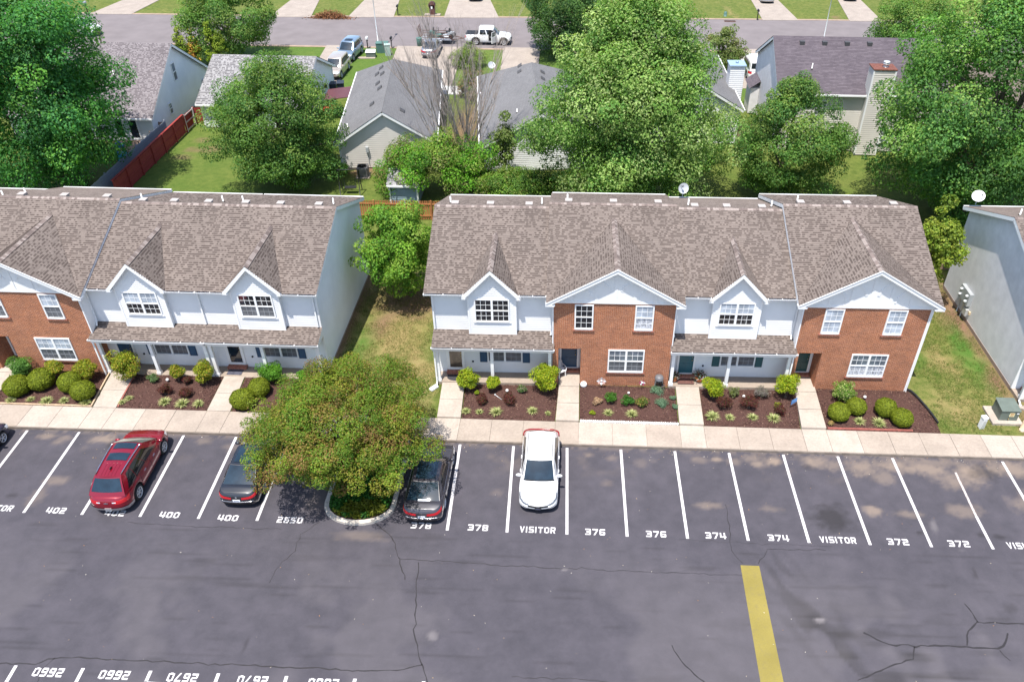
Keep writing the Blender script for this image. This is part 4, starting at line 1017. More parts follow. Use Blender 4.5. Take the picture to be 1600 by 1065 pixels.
for i, (x, y, h, lb) in enumerate([(-36.3, 54.6, 4.6, 'left narrow yellow green arborvitae beside the white gabled house'), (-35.1, 54.9, 4.3, 'second narrow arborvitae with an orange dead patch'), (-32.6, 53.6, 5.2, 'tall dark arborvitae left of the mottled grey roof'), (-31.6, 53.4, 4.9, 'right-hand arborvitae touching the mottled grey roof')]):
    tree('arborvitae', lb, 'tree', (x, y, .1), (x, y, h * .5), (.8, .8, h * .52), 4200, .13, [(.10, .145, .012), (.075, .12, .012), (.13, .165, .018)] + ([(.32, .15, .03)] if i == 1 else []), 30 + i, 50, .3, 'column', .07, 'arborvitae by the street', shell=.6, nlimb=4, mat=LEAF_DULL)
# the yard tree between the rows, and the thin one at the right-hand gap
tree('yard_tree', 'bright green spreading tree on the lawn between the two townhouse rows', 'tree', (-5.55, 12.7, .1), (-5.25, 12.3, 4.3), (2.75, 2.7, 3.2), 24000, .15, G_BRIGHT, 21, 110, .55, 'ovate', .11, None, shell=.35, nlimb=26, up=.4, lump=.3)
tree('yard_tree', 'yellow green young tree squeezed between the right brick unit and weathered wall', 'tree', (27.4, 13.6, .1), (27.5, 13.4, 4.6), (1.9, 1.7, 3.3), 9000, .17, [(.13, .18, .02), (.17, .20, .03), (.09, .14, .02)], 22, 55, .5, 'cone', .08, None, shell=.3, nlimb=14)
tree('island_tree', 'broad olive and gold tree standing in the parking island over two parked cars', 'tree', (-4.35, -3.0, .12), (-4.85, -2.9, 3.8), (4.45, 4.25, 2.3), 145000, .085, [tuple(.86 * q for q in c) for c in G_GOLD], 23, 330, .50, 'round', .14, None, shell=.30, up=.6, lump=.22, clump_var=.25, nlimb=40, bottom=-.75)
tree('vine_thicket', 'bright green vine thicket swallowing the foot of the bare dead tree', 'shrub', (-3.3, 26.9, .1), (-5.2, 27.0, 2.2), (4.7, 2.6, 3.0), 46000, .145, G_VINE, 24, 150, .75, 'round', .06, None, shell=.4, nlimb=20, bottom=-.3, lump=.35)
tree('vine_thicket', 'lower olive green thicket between the vines and the silvery maple', 'shrub', (1.2, 26.4, .1), (1.2, 26.4, 1.2), (3.8, 2.2, 1.8), 22000, .15, [(.07, .14, .02), (.10, .165, .025), (.13, .15, .04), (.05, .11, .018)], 34, 90, .7, 'round', .05, None, shell=.4, nlimb=10, bottom=-.3, lump=.35)
tree('vine_thicket', 'loose sprig of leafy branches in front of the grey roof right of the dead tree', 'shrub', (-.3, 29.3, .1), (-.2, 29.5, 3.6), (1.3, 1.0, 2.6), 3600, .17, [(.09, .13, .03), (.12, .15, .05), (.07, .11, .02)], 25, 34, .4, 'column', .05, None, shell=.2, nlimb=16)
tree('driveway_shrub', 'large clipped green shrub beside the silver car in the driveway', 'shrub', (-6.6, 57.0, .1), (-6.6, 57.0, 1.1), (2.0, 1.8, 1.5), 9000, .13, [(.085, .125, .02), (.11, .15, .03), (.06, .10, .02)], 26, 70, .45, 'round', .06, None, nlimb=6, mat=LEAF_DULL)
tree('driveway_shrub', 'brownish green shrub row between the two grey-roofed houses', 'shrub', (-5.6, 51.0, .1), (-5.4, 49.5, 1.0), (1.4, 3.6, 1.2), 6000, .15, [(.07, .10, .02), (.14, .09, .05), (.05, .08, .02)], 27, 60, .45, 'round', .05, None, nlimb=6, mat=LEAF_DULL)
tree('yard_shrub', 'bright green shrub beside the air conditioner', 'shrub', (-14.0, 30.3, .1), (-14.0, 30.3, .6), (1.1, .8, .8), 3500, .12, G_VINE, 28, 40, .3, 'round', .04, None, nlimb=4)
tree('yard_shrub', 'low shrubs along the beige house behind the pointed tree', 'shrub', (15.5, 34.0, .1), (15.5, 34.0, .7), (2.6, .9, .8), 4500, .14, G_DARK, 29, 50, .35, 'round', .04, None, nlimb=4)

# bare dead tree ------------------------------------------------------------------
def dead_tree():
    t = thing('dead_tree', 'bare grey dead tree with many upright leafless branches behind the right row', 'tree', (-3.6, 29.3, .1))
    rd = random.Random(5); tr = MB(); br = MB(); tw = MB()
    def grow(p, d, L_, rad, depth):
        n = 5; pts = [p]; q_ = Vector(p); dr = Vector(d)
        for i in range(n):
            dr = (dr + Vector((rd.gauss(0, .07), rd.gauss(0, .07), .05))).normalized(); q_ = q_ + dr * L_ / n; pts.append(q_.copy())
        m = tr if depth == 0 else (br if depth == 1 else tw)
        m.tube(pts, [rad * (1 - .8 * i / n) for i in range(n + 1)], 5 if depth < 2 else 3, cap=False)
        if depth < 3:
            for k in range((0, 9, 7, 0)[depth] if depth else 6):
                i = rd.randint(1, n - 1) if depth else rd.randint(2, n - 1)
                a = rd.uniform(0, 6.283); s = rd.uniform(.25, .55)
                nd = (dr + Vector((math.cos(a) * s, math.sin(a) * s, .15))).normalized()
                grow(pts[i], nd, L_ * rd.uniform(.35, .6), rad * .42, depth + 1)
    for k in range(11):
        a = rd.uniform(0, 6.283); s = rd.uniform(.10, .55)
        grow(Vector((rd.uniform(-.9, .9), rd.uniform(-.5, .5), -.1)), Vector((math.cos(a) * s * 1.25 + .07, math.sin(a) * s * .7, 1)).normalized(), rd.uniform(6.5, 11.2), rd.uniform(.055, .10), 1 if k > 4 else 0)
    tr.build('trunk', BARK_PALE, t); tag(br.build('branches', BARK_PALE, t), kind='stuff'); tag(tw.build('twigs', M('dead_twig', (.33, .275, .25), .9, .2, 9), t), kind='stuff')
dead_tree()

# bed plants -----------------------------------------------------------------------
GZ = .165
BEDN = {'E': 'bed under the far left brick front', 'F': 'bed left of the blue storm door', 'G': 'bed by the island tree', 'A': 'bed below the brown storm door',
        'B': 'bed edged with white stones', 'C': 'bed with the small blue flag', 'D': 'bed behind the red edging board'}
def bedof(x): return 'E' if x < -20 else 'F' if x < -13.8 else 'G' if x < -5 else 'A' if x < 4.95 else 'B' if x < 11.36 else 'C' if x < 18 else 'D'
ORD = ['leftmost', 'second from left', 'third from left', 'fourth from left', 'fifth from left', 'sixth from left']
def labels(pos, what):
    """one label per plant, told apart by its bed and its place along that bed's row"""
    res = [None] * len(pos); by = {}
    for i, p in enumerate(pos): by.setdefault(bedof(p[0]), []).append(i)
    for k, L_ in by.items():
        L_.sort(key=lambda i: pos[i][0])
        for j, i in enumerate(L_):
            w = '' if len(L_) == 1 else (ORD[j] if j < len(L_) - 1 or len(L_) > 6 else 'rightmost') + ' '
            res[i] = (w + what + ' in the ' + BEDN[k]).strip()
    return res
def boxwood_proto(seed):
    rng = np.random.RandomState(seed); n = 9000; d = unit(rng.normal(size=(n, 3))); d = d[d[:, 2] > -.75]; n = len(d)
    lump = 1 + .05 * (np.sin(d[:, 0] * 7 + seed) * np.cos(d[:, 1] * 6)); P = d * (lump * rng.uniform(.90, 1.0, n))[:, None] * np.array([1, 1, .88])
    N = unit(d + rng.normal(size=(n, 3)) * .45); pal = np.array([(.165, .205, .014), (.135, .175, .012), (.21, .245, .02), (.105, .145, .012)])
    return leaf_quads(P, N, .085, rng, .7), pal[rng.randint(0, 4, n)] * rng.uniform(.75, 1.25, n)[:, None]
BOX = [(-24.43, 2.49, .73), (-23.41, 3.08, .74), (-21.77, 2.93, .7), (-20.73, 2.29, .67), (-11.91, 2.01, .68), (-11.34, 2.98, .66), (19.79, 2.48, .61), (20.83, 2.99, .58), (22.36, 2.9, .65), (23.02, 2.18, .6)]
bl = labels(BOX, 'clipped olive boxwood ball'); proto = None
for i, (x, y, r) in enumerate(BOX):
    if proto is None:
        proto = thing('boxwood', bl[i], 'shrub', (x, y, GZ), 0, 'clipped boxwood balls in the beds')
        V, C = boxwood_proto(3); V = V + np.array([0, 0, .80]); leaf_mesh_obj('foliage', V, C, LEAF_DULL, proto)
        b = MB(); b.lathe([(.0, -.62), (.5, -.5), (.82, -.1), (.84, .2), (.6, .58), (0, .76)], (0, 0, .80), 14); b.build('inner_core', M('boxwood_core', (.06, .08, .01), .9, .3, 20), proto)  # solid dark core added inside the leaf ball, no real twigs
        b = MB(); b.tube([(0, 0, -.1), (0, 0, .4)], .06, 6); b.build('stem', STEM, proto); r *= .93; proto.scale = (r, r, r * .95); o = proto
    else: o = dup(proto, (x, y, GZ), i * 1.3, bl[i], (.93 * r * (1 + .06 * math.sin(i * 2.2)), .93 * r * (1 - .05 * math.sin(i)), r * .89))
def bush(name, x, y, r, h, n, leaf, pal, seed, label, group, shape='round', stemh=.15, clumps=26, clump=.30, mat=LEAF, wild=.6, lump=.4, shell=.35, up=.5):
    """airy shrub on several stems"""
    rng = np.random.RandomState(seed); t = thing(name, label, 'shrub', (x, y, GZ), 0, group)
    c = np.array([0, 0, stemh + (h - stemh) * .52]); rr = np.array([r * .85, r * .85, (h - stemh) * .46])
    P, dd, o_, idx, C, R = crown_points(c, rr, clumps, clump * r, n, rng, shape, shell, lump); k = P[:, 2] > .02; P, dd, o_, idx = P[k], dd[k], o_[k], idx[k]; n = len(P)
    N = unit(dd * .4 + o_ * .3 + np.array([0, 0, up]) + rng.normal(size=(n, 3)) * wild); pal = np.array(pal)
    Cc = pal[rng.randint(0, len(pal), n)] * (rng.uniform(.7, 1.3, n) * (1 + .25 * (rng.rand(len(C)) - .5))[idx])[:, None]
    leaf_mesh_obj('foliage', leaf_quads(P, N, leaf, rng, .5), Cc * 1.45, mat, t)
    b = MB(); rd = random.Random(seed)
    for j in range(7):
        e = Vector(C[j % len(C)]); b.tube([(rd.uniform(-.08, .08), rd.uniform(-.08, .08), -.05), (e.x * .4, e.y * .4, e.z * .55), e], [.018, .013, .006], 4, cap=False)
    tag(b.build('stems', STEM, t), kind='stuff'); return t
NAND_PAL = [(.17, .20, .012), (.13, .18, .014), (.22, .22, .02), (.09, .15, .015), (.24, .17, .03)]
NAND_Y = [(.22, .27, .012), (.17, .235, .012), (.28, .29, .02), (.13, .20, .015)]
NAND = [(-22.95, 3.97, .53, 0), (-21.15, 4.0, .6, 0), (-19.0, 4.25, .93, 0), (-16.22, 4.1, .44, 0), (-14.61, 4.0, .62, 0), (-.07, 4.05, .62, 1), (1.31, 4.1, .38, 1), (4.26, 4.18, .80, 1), (13.35, 3.98, .62, 1), (17.34, 4.30, .66, 1)]
nl = labels(NAND, 'feathery yellow nandina')
for i, (x, y, r, yel) in enumerate(NAND):
    bush('nandina', x, y - .25, r * 1.15, r * 2.05 + .2, int(7500 * r + 1200), .085, NAND_Y if yel else NAND_PAL, 200 + i, nl[i], 'feathery nandinas in the beds', stemh=.25 if r < .7 else .1, clumps=30, clump=.34)
GREEN = [(-25.05, 4.0, .75, [(.07, .16, .03), (.10, .20, .04), (.05, .12, .025)], 'soft light green rounded shrub left of the boxwoods, far left bed'),
         (-11.0, 4.15, .76, [(.075, .19, .018), (.10, .23, .02), (.055, .14, .018)], 'bright green rounded shrub in front of the porch post by the island tree'),
         (20.42, 4.05, .74, [(.09, .18, .025), (.12, .21, .03), (.36, .36, .16), (.07, .14, .02)], 'cream and green variegated shrub under the lace curtained window'),
         (-9.0, 4.0, .55, [(.075, .19, .018), (.10, .23, .02)], 'bright green shrub half hidden behind the top of the island tree')]
for i, (x, y, r, pal, lb) in enumerate(GREEN): bush('green_shrub', x, y - .15, r, r * 1.75, 6500, .075, pal, 240 + i, lb, 'rounded green shrubs', clumps=44, clump=.30, stemh=.05, shell=.55)
BARB = [(-16.47, 2.75, .42), (-15.31, 2.6, .38), (-15.65, 3.7, .32), (.81, 2.8, .40), (2.22, 2.85, .43), (13.83, 2.95, .55), (15.18, 3.05, .55), (16.75, 2.65, .40)]
for i, ((x, y, r), lb) in enumerate(zip(BARB, labels(BARB, 'dark red barberry'))):
    bush('barberry', x, y, r, r * 1.5, 2600, .06, [(.085, .022, .022), (.12, .03, .025), (.05, .02, .022), (.06, .055, .02)], 260 + i, lb, 'dark red barberries', clumps=26, clump=.32, stemh=.03, shell=.4)
SM = [(-17.57, 3.7, .36, .6, [(.08, .13, .05), (.10, .15, .06)], 'grey green small bush beside the big nandina, near the first walk'), (2.91, 3.8, .33, .5, [(.045, .10, .02), (.06, .13, .025), (.25, .22, .17)], 'small dark green bush with dry top left of the biggest nandina'),
      (.45, 3.5, .2, .3, [(.16, .21, .015)], 'tiny lime green plant beside the nandina at the storm door walk'), (7.78, 3.2, .47, .75, [(.035, .115, .015), (.05, .14, .02), (.07, .16, .02)], 'pointed deep green shrub, first of three under the brick window'),
      (8.65, 3.02, .44, .65, [(.03, .105, .015), (.045, .13, .02)], 'deep green shrub, middle of three under the brick window'), (9.47, 2.95, .42, .65, [(.06, .12, .02), (.10, .14, .02), (.27, .19, .06), (.05, .10, .02)], 'browning shrub, right of the three under the brick window'),
      (6.78, 2.2, .19, .18, [(.15, .19, .01), (.20, .24, .015)], 'tiny lime cushion plant near the white stones'), (14.50, 4.0, .42, .55, [(.12, .16, .03), (.09, .12, .04), (.15, .14, .10)], 'faded olive bush behind the barberries'),
      (15.96, 3.95, .53, .75, [(.15, .125, .125), (.12, .13, .09), (.18, .15, .15)], 'greyish mauve rounded lavender bush behind the barberries'), (16.72, 3.0, .30, .5, [(.20, .19, .02), (.14, .17, .02)], 'small golden bush above the rightmost barberry'),
      (7.05, 3.05, .32, .4, [(.36, .25, .17), (.30, .21, .14)], 'clump of straw coloured dried grass left of the three shrubs'), (19.30, 1.95, .2, .22, [(.30, .20, .09), (.24, .2, .08)], 'tiny tan plant at the left end of the red edging board')]
for i, (x, y, r, h, pal, lb) in enumerate(SM): bush('small_shrub', x, y, r, h, int(2600 * r + 350), .065, pal, 280 + i, lb, None, clumps=18, clump=.34, stemh=.02, shell=.4)
for i, (x, y, r, lb) in enumerate([(10.30, 4.12, .44, 'low blue green juniper mat under the hose reel'), (10.45, 3.15, .45, 'low blue green juniper mat in the middle of the white stone bed'), (11.2, 3.6, .19, 'small blue green tuft beside the walk, upper one'), (11.22, 2.9, .22, 'small blue green tuft beside the walk, lower one')]):
    bush('juniper_mat', x, y, r * 1.15, .22, int(3200 * r), .055, [(.10, .17, .11), (.075, .14, .085), (.13, .20, .13)], 300 + i, lb, 'blue green juniper mats', clumps=20, clump=.3, stemh=.01, up=.9)
# liriope: arching strap leaves
def liriope_mesh(seed):
    rng = random.Random(seed); b = MB(); cols_ = []
    for k in range(230):
        a = rng.uniform(0, 6.283); L_ = rng.uniform(.6, 1.05); lean = rng.uniform(.1, .95); w = .034
        d = Vector((math.cos(a), math.sin(a), 0)); sd = Vector((-d.y, d.x, 0)) * w; pr = []
        for j in range(4):
            f = j / 3; p = d * (L_ * lean * f + .06) + Vector((0, 0, L_ * (.72 * f - .55 * lean * f * f))); pr.append((p - sd * (1 - f * .85), p + sd * (1 - f * .85)))
        mi = 0 if rng.random() < .62 else 1
        for (p0, p1), (q0, q1) in zip(pr[:-1], pr[1:]): b.poly([p0, p1, q1, q0], mi)
    return b
LIRM = [M('liriope_cream', (.40, .40, .17), .6, .2, 9), M('liriope_green', (.17, .24, .055), .6, .25, 9)]
LIR = [(-24.56, 1.80, .34), (-23.53, 1.92, .28), (-22.59, 1.82, .41), (-21.69, 1.9, .34), (-20.46, 1.80, .38), (-18.53, 1.93, .25), (-18.30, 2.25, .28), (-16.24, 2.03, .41), (-15.24, 1.92, .45), (-14.37, 1.96, .38), (.03, 2.05, .31), (.75, 2.03, .27), (1.64, 2.02, .43),
       (3.57, 2.21, .36), (4.4, 2.1, .22), (7.6, 2.24, .34), (8.86, 2.2, .40), (13.13, 2.19, .47), (14.04, 2.18, .33), (15.26, 2.24, .35), (16.36, 2.19, .43), (20.87, 2.19, .38), (21.84, 2.09, .45)]
ll = labels(LIR, 'variegated liriope tuft'); lm = [liriope_mesh(k).mesh('liriope', LIRM) for k in range(3)]
for i, (x, y, r) in enumerate(LIR):
    o = obj('liriope', lm[i % 3], None, (x, y, GZ - .01), i * 1.7, ll[i], 'plant', 'liriope tufts along the sidewalk'); o.scale = (r * 1.12, r * 1.12, r * 1.35)

# island ------------------------------------------------------------------------------
def island_outline(off):
    L_ = [(-5.62 - off, -.14)]; L_ += [(-5.62 - off, -4.5)]
    for i in range(1, 12):
        a = math.pi + math.pi * i / 12; L_.append((-4.15 + (1.47 + off) * math.cos(a), -4.5 + (1.0 + off) * math.sin(a)))
    L_ += [(-2.68 + off, -4.5), (-2.68 + off, -.14)]; return L_
ISLK = conc_mat('painted_kerb', (.50, .45, .40)); isl = thing('parking_island', None, None); isl['kind'] = 'structure'
O = island_outline(.22); I = island_outline(0)
for i in range(len(O) - 1):
    n = max(1, int(math.hypot(O[i + 1][0] - O[i][0], O[i + 1][1] - O[i][1]) / 1.2))
    for k in range(n):
        f0, f1 = k / n, (k + 1) / n - (.004 if n > 1 else 0); lp = lambda P, f: (P[i][0] + (P[i + 1][0] - P[i][0]) * f, P[i][1] + (P[i + 1][1] - P[i][1]) * f)
        b = MB(); b.prism([(*lp(O, f0), -.02), (*lp(O, f1), -.02), (*lp(I, f1), -.02), (*lp(I, f0), -.02)], (0, 0, .16)); b.build('kerb_stone', ISLK, isl)
b = MB(); b.poly([(x, y, .10) for x, y in I]); b.build('island_soil', MULCH, isl)
rng = np.random.RandomState(77); n = 15000
X = rng.uniform(-5.6, -2.7, n); Y = rng.uniform(-5.5, -.2, n); ok = (Y > -4.5) | (((X + 4.15) / 1.42) ** 2 + ((Y + 4.5) / .95) ** 2 < 1); X, Y = X[ok], Y[ok]; n = len(X)
Z = .12 + rng.uniform(0, .26, n) * np.clip(1.2 - .5 * ((X + 4.15) / 1.45) ** 2, .3, 1)
yel = fbm(X, Y, 2.2, 9) + np.clip((-4.5 - Y) * .35, 0, .4); pal = np.array([(.05, .17, .025), (.065, .20, .03), (.04, .13, .025)])
C = pal[rng.randint(0, 3, n)]; C = np.where((yel > .60)[:, None], np.array([(.17, .19, .02)]), C) * rng.uniform(.7, 1.3, n)[:, None]
P = np.stack([X, Y, Z], 1); N = unit(rng.normal(size=(n, 3)) * .7 + np.array([0, 0, .8]))
leaf_mesh_obj('island_ground_cover', leaf_quads(P, N, .10, rng, .7), C, LEAF, None, 'stuff')

# loose leaves and grit on the tarmac, grass tufts on the lawns nearest the camera
rng = np.random.RandomState(8)
n = 600; P = np.stack([rng.uniform(-30, 34, n), np.where(rng.rand(n) < .5, -rng.gamma(1.2, .35, n) - .12, rng.uniform(-16, -.3, n)), np.full(n, .012)], 1)
scatter_quads('fallen_leaves', P, .03, np.array([(.34, .24, .14), (.42, .36, .28), (.30, .15, .06), (.5, .46, .4)]), LEAF_DULL, rng, .35)
def tufts(name, x0, x1, y0, y1, n, cols_, size=.06):
    P = np.stack([rng.uniform(x0, x1, n), rng.uniform(y0, y1, n), np.full(n, .125)], 1); keep = fbm(P[:, 0], P[:, 1], .9, 14) > .40; P = P[keep]; n = len(P)
    a = rng.uniform(0, 6.283, n); d = np.stack([np.cos(a), np.sin(a), np.zeros(n)], 1) * .012; tip = np.stack([rng.normal(0, .04, n), rng.normal(0, .04, n), rng.uniform(.5, 1, n) * size], 1)
    V = np.stack([P - d, P + d, P + d * .3 + tip, P - d * .3 + tip], 1); c = np.array(cols_)
    leaf_mesh_obj(name, V, c[rng.randint(0, len(c), n)] * rng.uniform(.7, 1.3, n)[:, None], LEAF, None, 'stuff')
tufts('lawn_grass', -8.0, -1.6, 1.6, 15.5, 30000, [(.12, .15, .03), (.19, .16, .06), (.09, .14, .02), (.25, .19, .08)])
tufts('lawn_grass', 24.9, 29.8, 1.6, 16, 24000, [(.09, .15, .02), (.13, .17, .03), (.19, .17, .06), (.07, .13, .02)])

# ================================================================== VEHICLES
def lerp_pts(x, pts):
    return np.interp(x, [p[0] for p in pts], [p[1] for p in pts])
class Car:
    """body shell wrapped round a rounded outline, cabin of ruled patches; every lamp, pane and wheel is its own part"""
    def __init__(s, root, paint, L, Wd, zs, cab, wb, fo, R=.34, clear=.24, rc=.42, bulge=(.16, .10), crown=.035, prof=None, cabw=(.94, .72), taper=(.05, .03)):
        s.t, s.L, s.W, s.zs, s.cab, s.R, s.paint = root, L, Wd, zs, cab, R, paint
        s.xf = L / 2 - fo; s.xr = s.xf - wb; s.clear = clear; s.crown = crown; s.cabw = cabw
        s.prof = prof or [(0, .07, .06), (.12, .02, .015), (.35, .0, .0), (.6, .012, .008), (.82, .04, .03), (.93, .08, .06), (1, .14, .10)]
        hx, hy = L / 2, Wd / 2; H = []
        for y in np.linspace(0, hy - rc, 5)[:-1]: H.append((-hx + bulge[1] * (y / hy) ** 2, y))
        for a in np.linspace(0, math.pi / 2, 8): H.append((-hx + bulge[1] * ((hy - rc) / hy) ** 2 + rc * .8 * (1 - math.cos(a)), hy - rc + rc * math.sin(a)))
        x0 = H[-1][0]; x1 = hx - bulge[0] * ((hy - rc) / hy) ** 2 - rc * .8
        for x in np.arange(x0 + .06, x1 - .03, .06): H.append((x, hy))
        for a in np.linspace(math.pi / 2, 0, 8): H.append((x1 + rc * .8 * math.cos(a), hy - rc + rc * math.sin(a)))
        for y in np.linspace(hy - rc, 0, 5)[1:]: H.append((hx - bulge[0] * (y / hy) ** 2, y))
        H = np.array(H); q_ = H[:, 0] / hx
        tp = 1 - taper[0] * np.clip(q_, 0, 1) ** 2 - taper[1] * np.clip(-q_, 0, 1) ** 2; H[:, 1] *= tp; s.H = H
    def zsh(s, x): return lerp_pts(x / (s.L / 2), s.zs)
    def zb(s, i):
        x, y = s.H[i]; z = s.clear + (.06 if abs(x) > s.L / 2 - .25 else 0)
        if y > s.W / 2 * .70:
            for xw in (s.xf, s.xr):
                r = s.R * 1.16
                if abs(x - xw) < r: z = max(z, s.R + math.sqrt(r * r - (x - xw) ** 2))
        return z
    def P(s, i, t, side=1, off=0):
        """shell point at half-outline index i (may be fractional) and height fraction t"""
        i = max(0, min(len(s.H) - 1, i)); i0 = int(i); f = i - i0; i1 = min(i0 + 1, len(s.H) - 1)
        x, y = s.H[i0] * (1 - f) + s.H[i1] * f; zb = s.zb(i0) * (1 - f) + s.zb(i1) * f
        ix = np.interp(t, [p[0] for p in s.prof], [p[1] for p in s.prof]); iy = np.interp(t, [p[0] for p in s.prof], [p[2] for p in s.prof])
        q_ = x / (s.L / 2); z1 = s.zsh(x)
        px = x * (1 - 2 * ix / s.L) + off * (np.sign(x) if abs(q_) > .86 else 0); py = y * (1 - 2 * iy / s.W) + off * (1 if y > s.W * .2 else 0)
        return Vector((px, side * py, zb + (z1 - zb) * t + (off * .3 if t > .8 else 0)))
    def body(s):
        b = MB(); n = len(s.H); T = [p[0] for p in s.prof]; vs = []; m = len(T)
        for side in (1, -1):
            for i in range(n):
                for t in T: vs.append(s.P(i, t, side))
        fs = []
        for sd in (0, 1):
            o = sd * n * m
            for i in range(n - 1):
                for k in range(m - 1):
                    q_ = (o + i * m + k, o + (i + 1) * m + k, o + (i + 1) * m + k + 1, o + i * m + k + 1); fs.append(q_ if sd == 1 else q_[::-1])
        b.add(vs, fs, 0, True)
        K = 10; top = []
        for i in range(n):
            p = s.P(i, 1, 1)
            for j in range(K + 1):
                k = 1 - 2 * j / K; top.append((p.x, p.y * k, p.z + s.crown * (1 - k * k) * min(1, p.y / (.3 * s.W))))
        fs = [(i * (K + 1) + j, i * (K + 1) + j + 1, (i + 1) * (K + 1) + j + 1, (i + 1) * (K + 1) + j) for i in range(n - 1) for j in range(K)]
        b.add(top, [f[::-1] for f in fs], 0, True)
        b.build('body', s.paint, s.t)
        u = MB(); u.box(-s.L / 2 + .25, s.L / 2 - .25, -s.W / 2 * .72, s.W / 2 * .72, s.clear - .04, .62); u.build('underbody_light_block', DARK, s.t)  # dark box added inside the shell to block light and darken the wheel arches
    def patch(s, name, mat, ia, ib, ta, tb, sides=(1, -1), off=.010, n=6, m=3, each=True):
        for sd in sides:
            b = MB(); vs = [s.P(ia + (ib - ia) * i / n, (ta[0] + (ta[1] - ta[0]) * i / n if hasattr(ta, '__len__') else ta) * (1 - k / m) + (tb[0] + (tb[1] - tb[0]) * i / n if hasattr(tb, '__len__') else tb) * k / m, sd, off) for i in range(n + 1) for k in range(m + 1)]
            fs = [(i * (m + 1) + k, (i + 1) * (m + 1) + k, (i + 1) * (m + 1) + k + 1, i * (m + 1) + k + 1) for i in range(n) for k in range(m)]
            b.add(vs, fs if sd < 0 else [f[::-1] for f in fs], 0, True); b.build(name, mat, s.t)
    RT = 1.0
    def corners(s, mir=1):
        xA, xB, xC, xD, zr = s.cab; hw, hr = s.W / 2 * s.cabw[0], s.W / 2 * s.cabw[1]
        zA, zD = s.zsh(xA) - .02, s.zsh(xD) - .02
        return xA, xB, xC, xD, zr, hw, hr, zA, zD
    def cabpatch(s, which, u, v, off=0):
        """u,v in 0..1; windscreen: u left-right, v up; roof: u left-right, v front-rear; side: u front-rear, v up"""
        xA, xB, xC, xD, zr, hw, hr, zA, zD = s.corners()
        zA2 = zA + .02
        def bl(a, b_, c, d): return (Vector(a) * (1 - u) + Vector(b_) * u) * (1 - v) + (Vector(d) * (1 - u) + Vector(c) * u) * v
        bu = 4 * u * (1 - u); bv = 4 * v * (1 - v); fw = hw * .90
        if which == 'front': return bl((xA, -fw, zA2), (xA, fw, zA2), (xB, hr, zr), (xB, -hr, zr)) + Vector((.10 * bu * (1 - .35 * v), 0, .015 * bv)) + Vector((.5, 0, .8)) * off
        if which == 'rear': return bl((xD, fw, zD), (xD, -fw, zD), (xC, -hr * s.RT, zr), (xC, hr * s.RT, zr)) + Vector((-.08 * bu * (1 - .4 * v), 0, .02 * bv)) + Vector((-.5, 0, .8)) * off
        if which == 'roof': return bl((xB, -hr, zr), (xB, hr, zr), (xC, hr * s.RT, zr), (xC, -hr * s.RT, zr)) + Vector(((.06 * bu) * (1 - 2 * v) if v in (0, 1) and False else (.065 * bu * (1 - v) - .05 * bu * v), 0, .055 * bu * (.4 + .6 * bv) + .03 * bv)) + Vector((0, 0, off))
        sd = 1 if which == 'left' else -1
        zz = lambda x: s.zsh(x) - .02
        x0 = xA + (xD - xA) * u; p0 = Vector((x0, sd * hw * (.90 + .10 * min(1, 6 * u, 6 * (1 - u))), zz(x0))); x1 = xB + (xC - xB) * u; p1 = Vector((x1, sd * hr * (1 - (1 - s.RT) * u), zr + .03 * bu * .8))
        return p0.lerp(p1, v) + Vector((0, sd * (.035 * bv + off), 0))
    def cabin(s, roofmat=None):
        b = MB(); N = 8
        for w in ('front', 'rear', 'roof', 'left', 'right'):
            M_ = 14 if w in ('left', 'right') else N
            vs = [s.cabpatch(w, i / M_, k / N) for i in range(M_ + 1) for k in range(N + 1)]
            fs = [(i * (N + 1) + k, (i + 1) * (N + 1) + k, (i + 1) * (N + 1) + k + 1, i * (N + 1) + k + 1) for i in range(M_) for k in range(N)]
            b.add(vs, fs if w in ('front', 'rear', 'right') else [f[::-1] for f in fs], 0, True)
        b.build('cabin', roofmat or s.paint, s.t)
    def pane(s, name, which, u0, u1, v0, v1, mat, off=.012, n=8, corner=None):
        b = MB(); vs = []
        for i in range(n + 1):
            for k in range(n + 1):
                u = u0 + (u1 - u0) * i / n; v = v0 + (v1 - v0) * k / n
                if corner:                                  # taper: (du at u0-top, du at u1-top)
                    f = k / n; u = (u0 + corner[0] * f) + ((u1 + corner[1] * f) - (u0 + corner[0] * f)) * i / n
                vs.append(s.cabpatch(which, u, v, off))
        fs = [(i * (n + 1) + k, (i + 1) * (n + 1) + k, (i + 1) * (n + 1) + k + 1, i * (n + 1) + k + 1) for i in range(n) for k in range(n)]
        b.add(vs, fs if which in ('front', 'rear', 'right') else [f[::-1] for f in fs], 0, True); return b.build(name, mat, s.t)
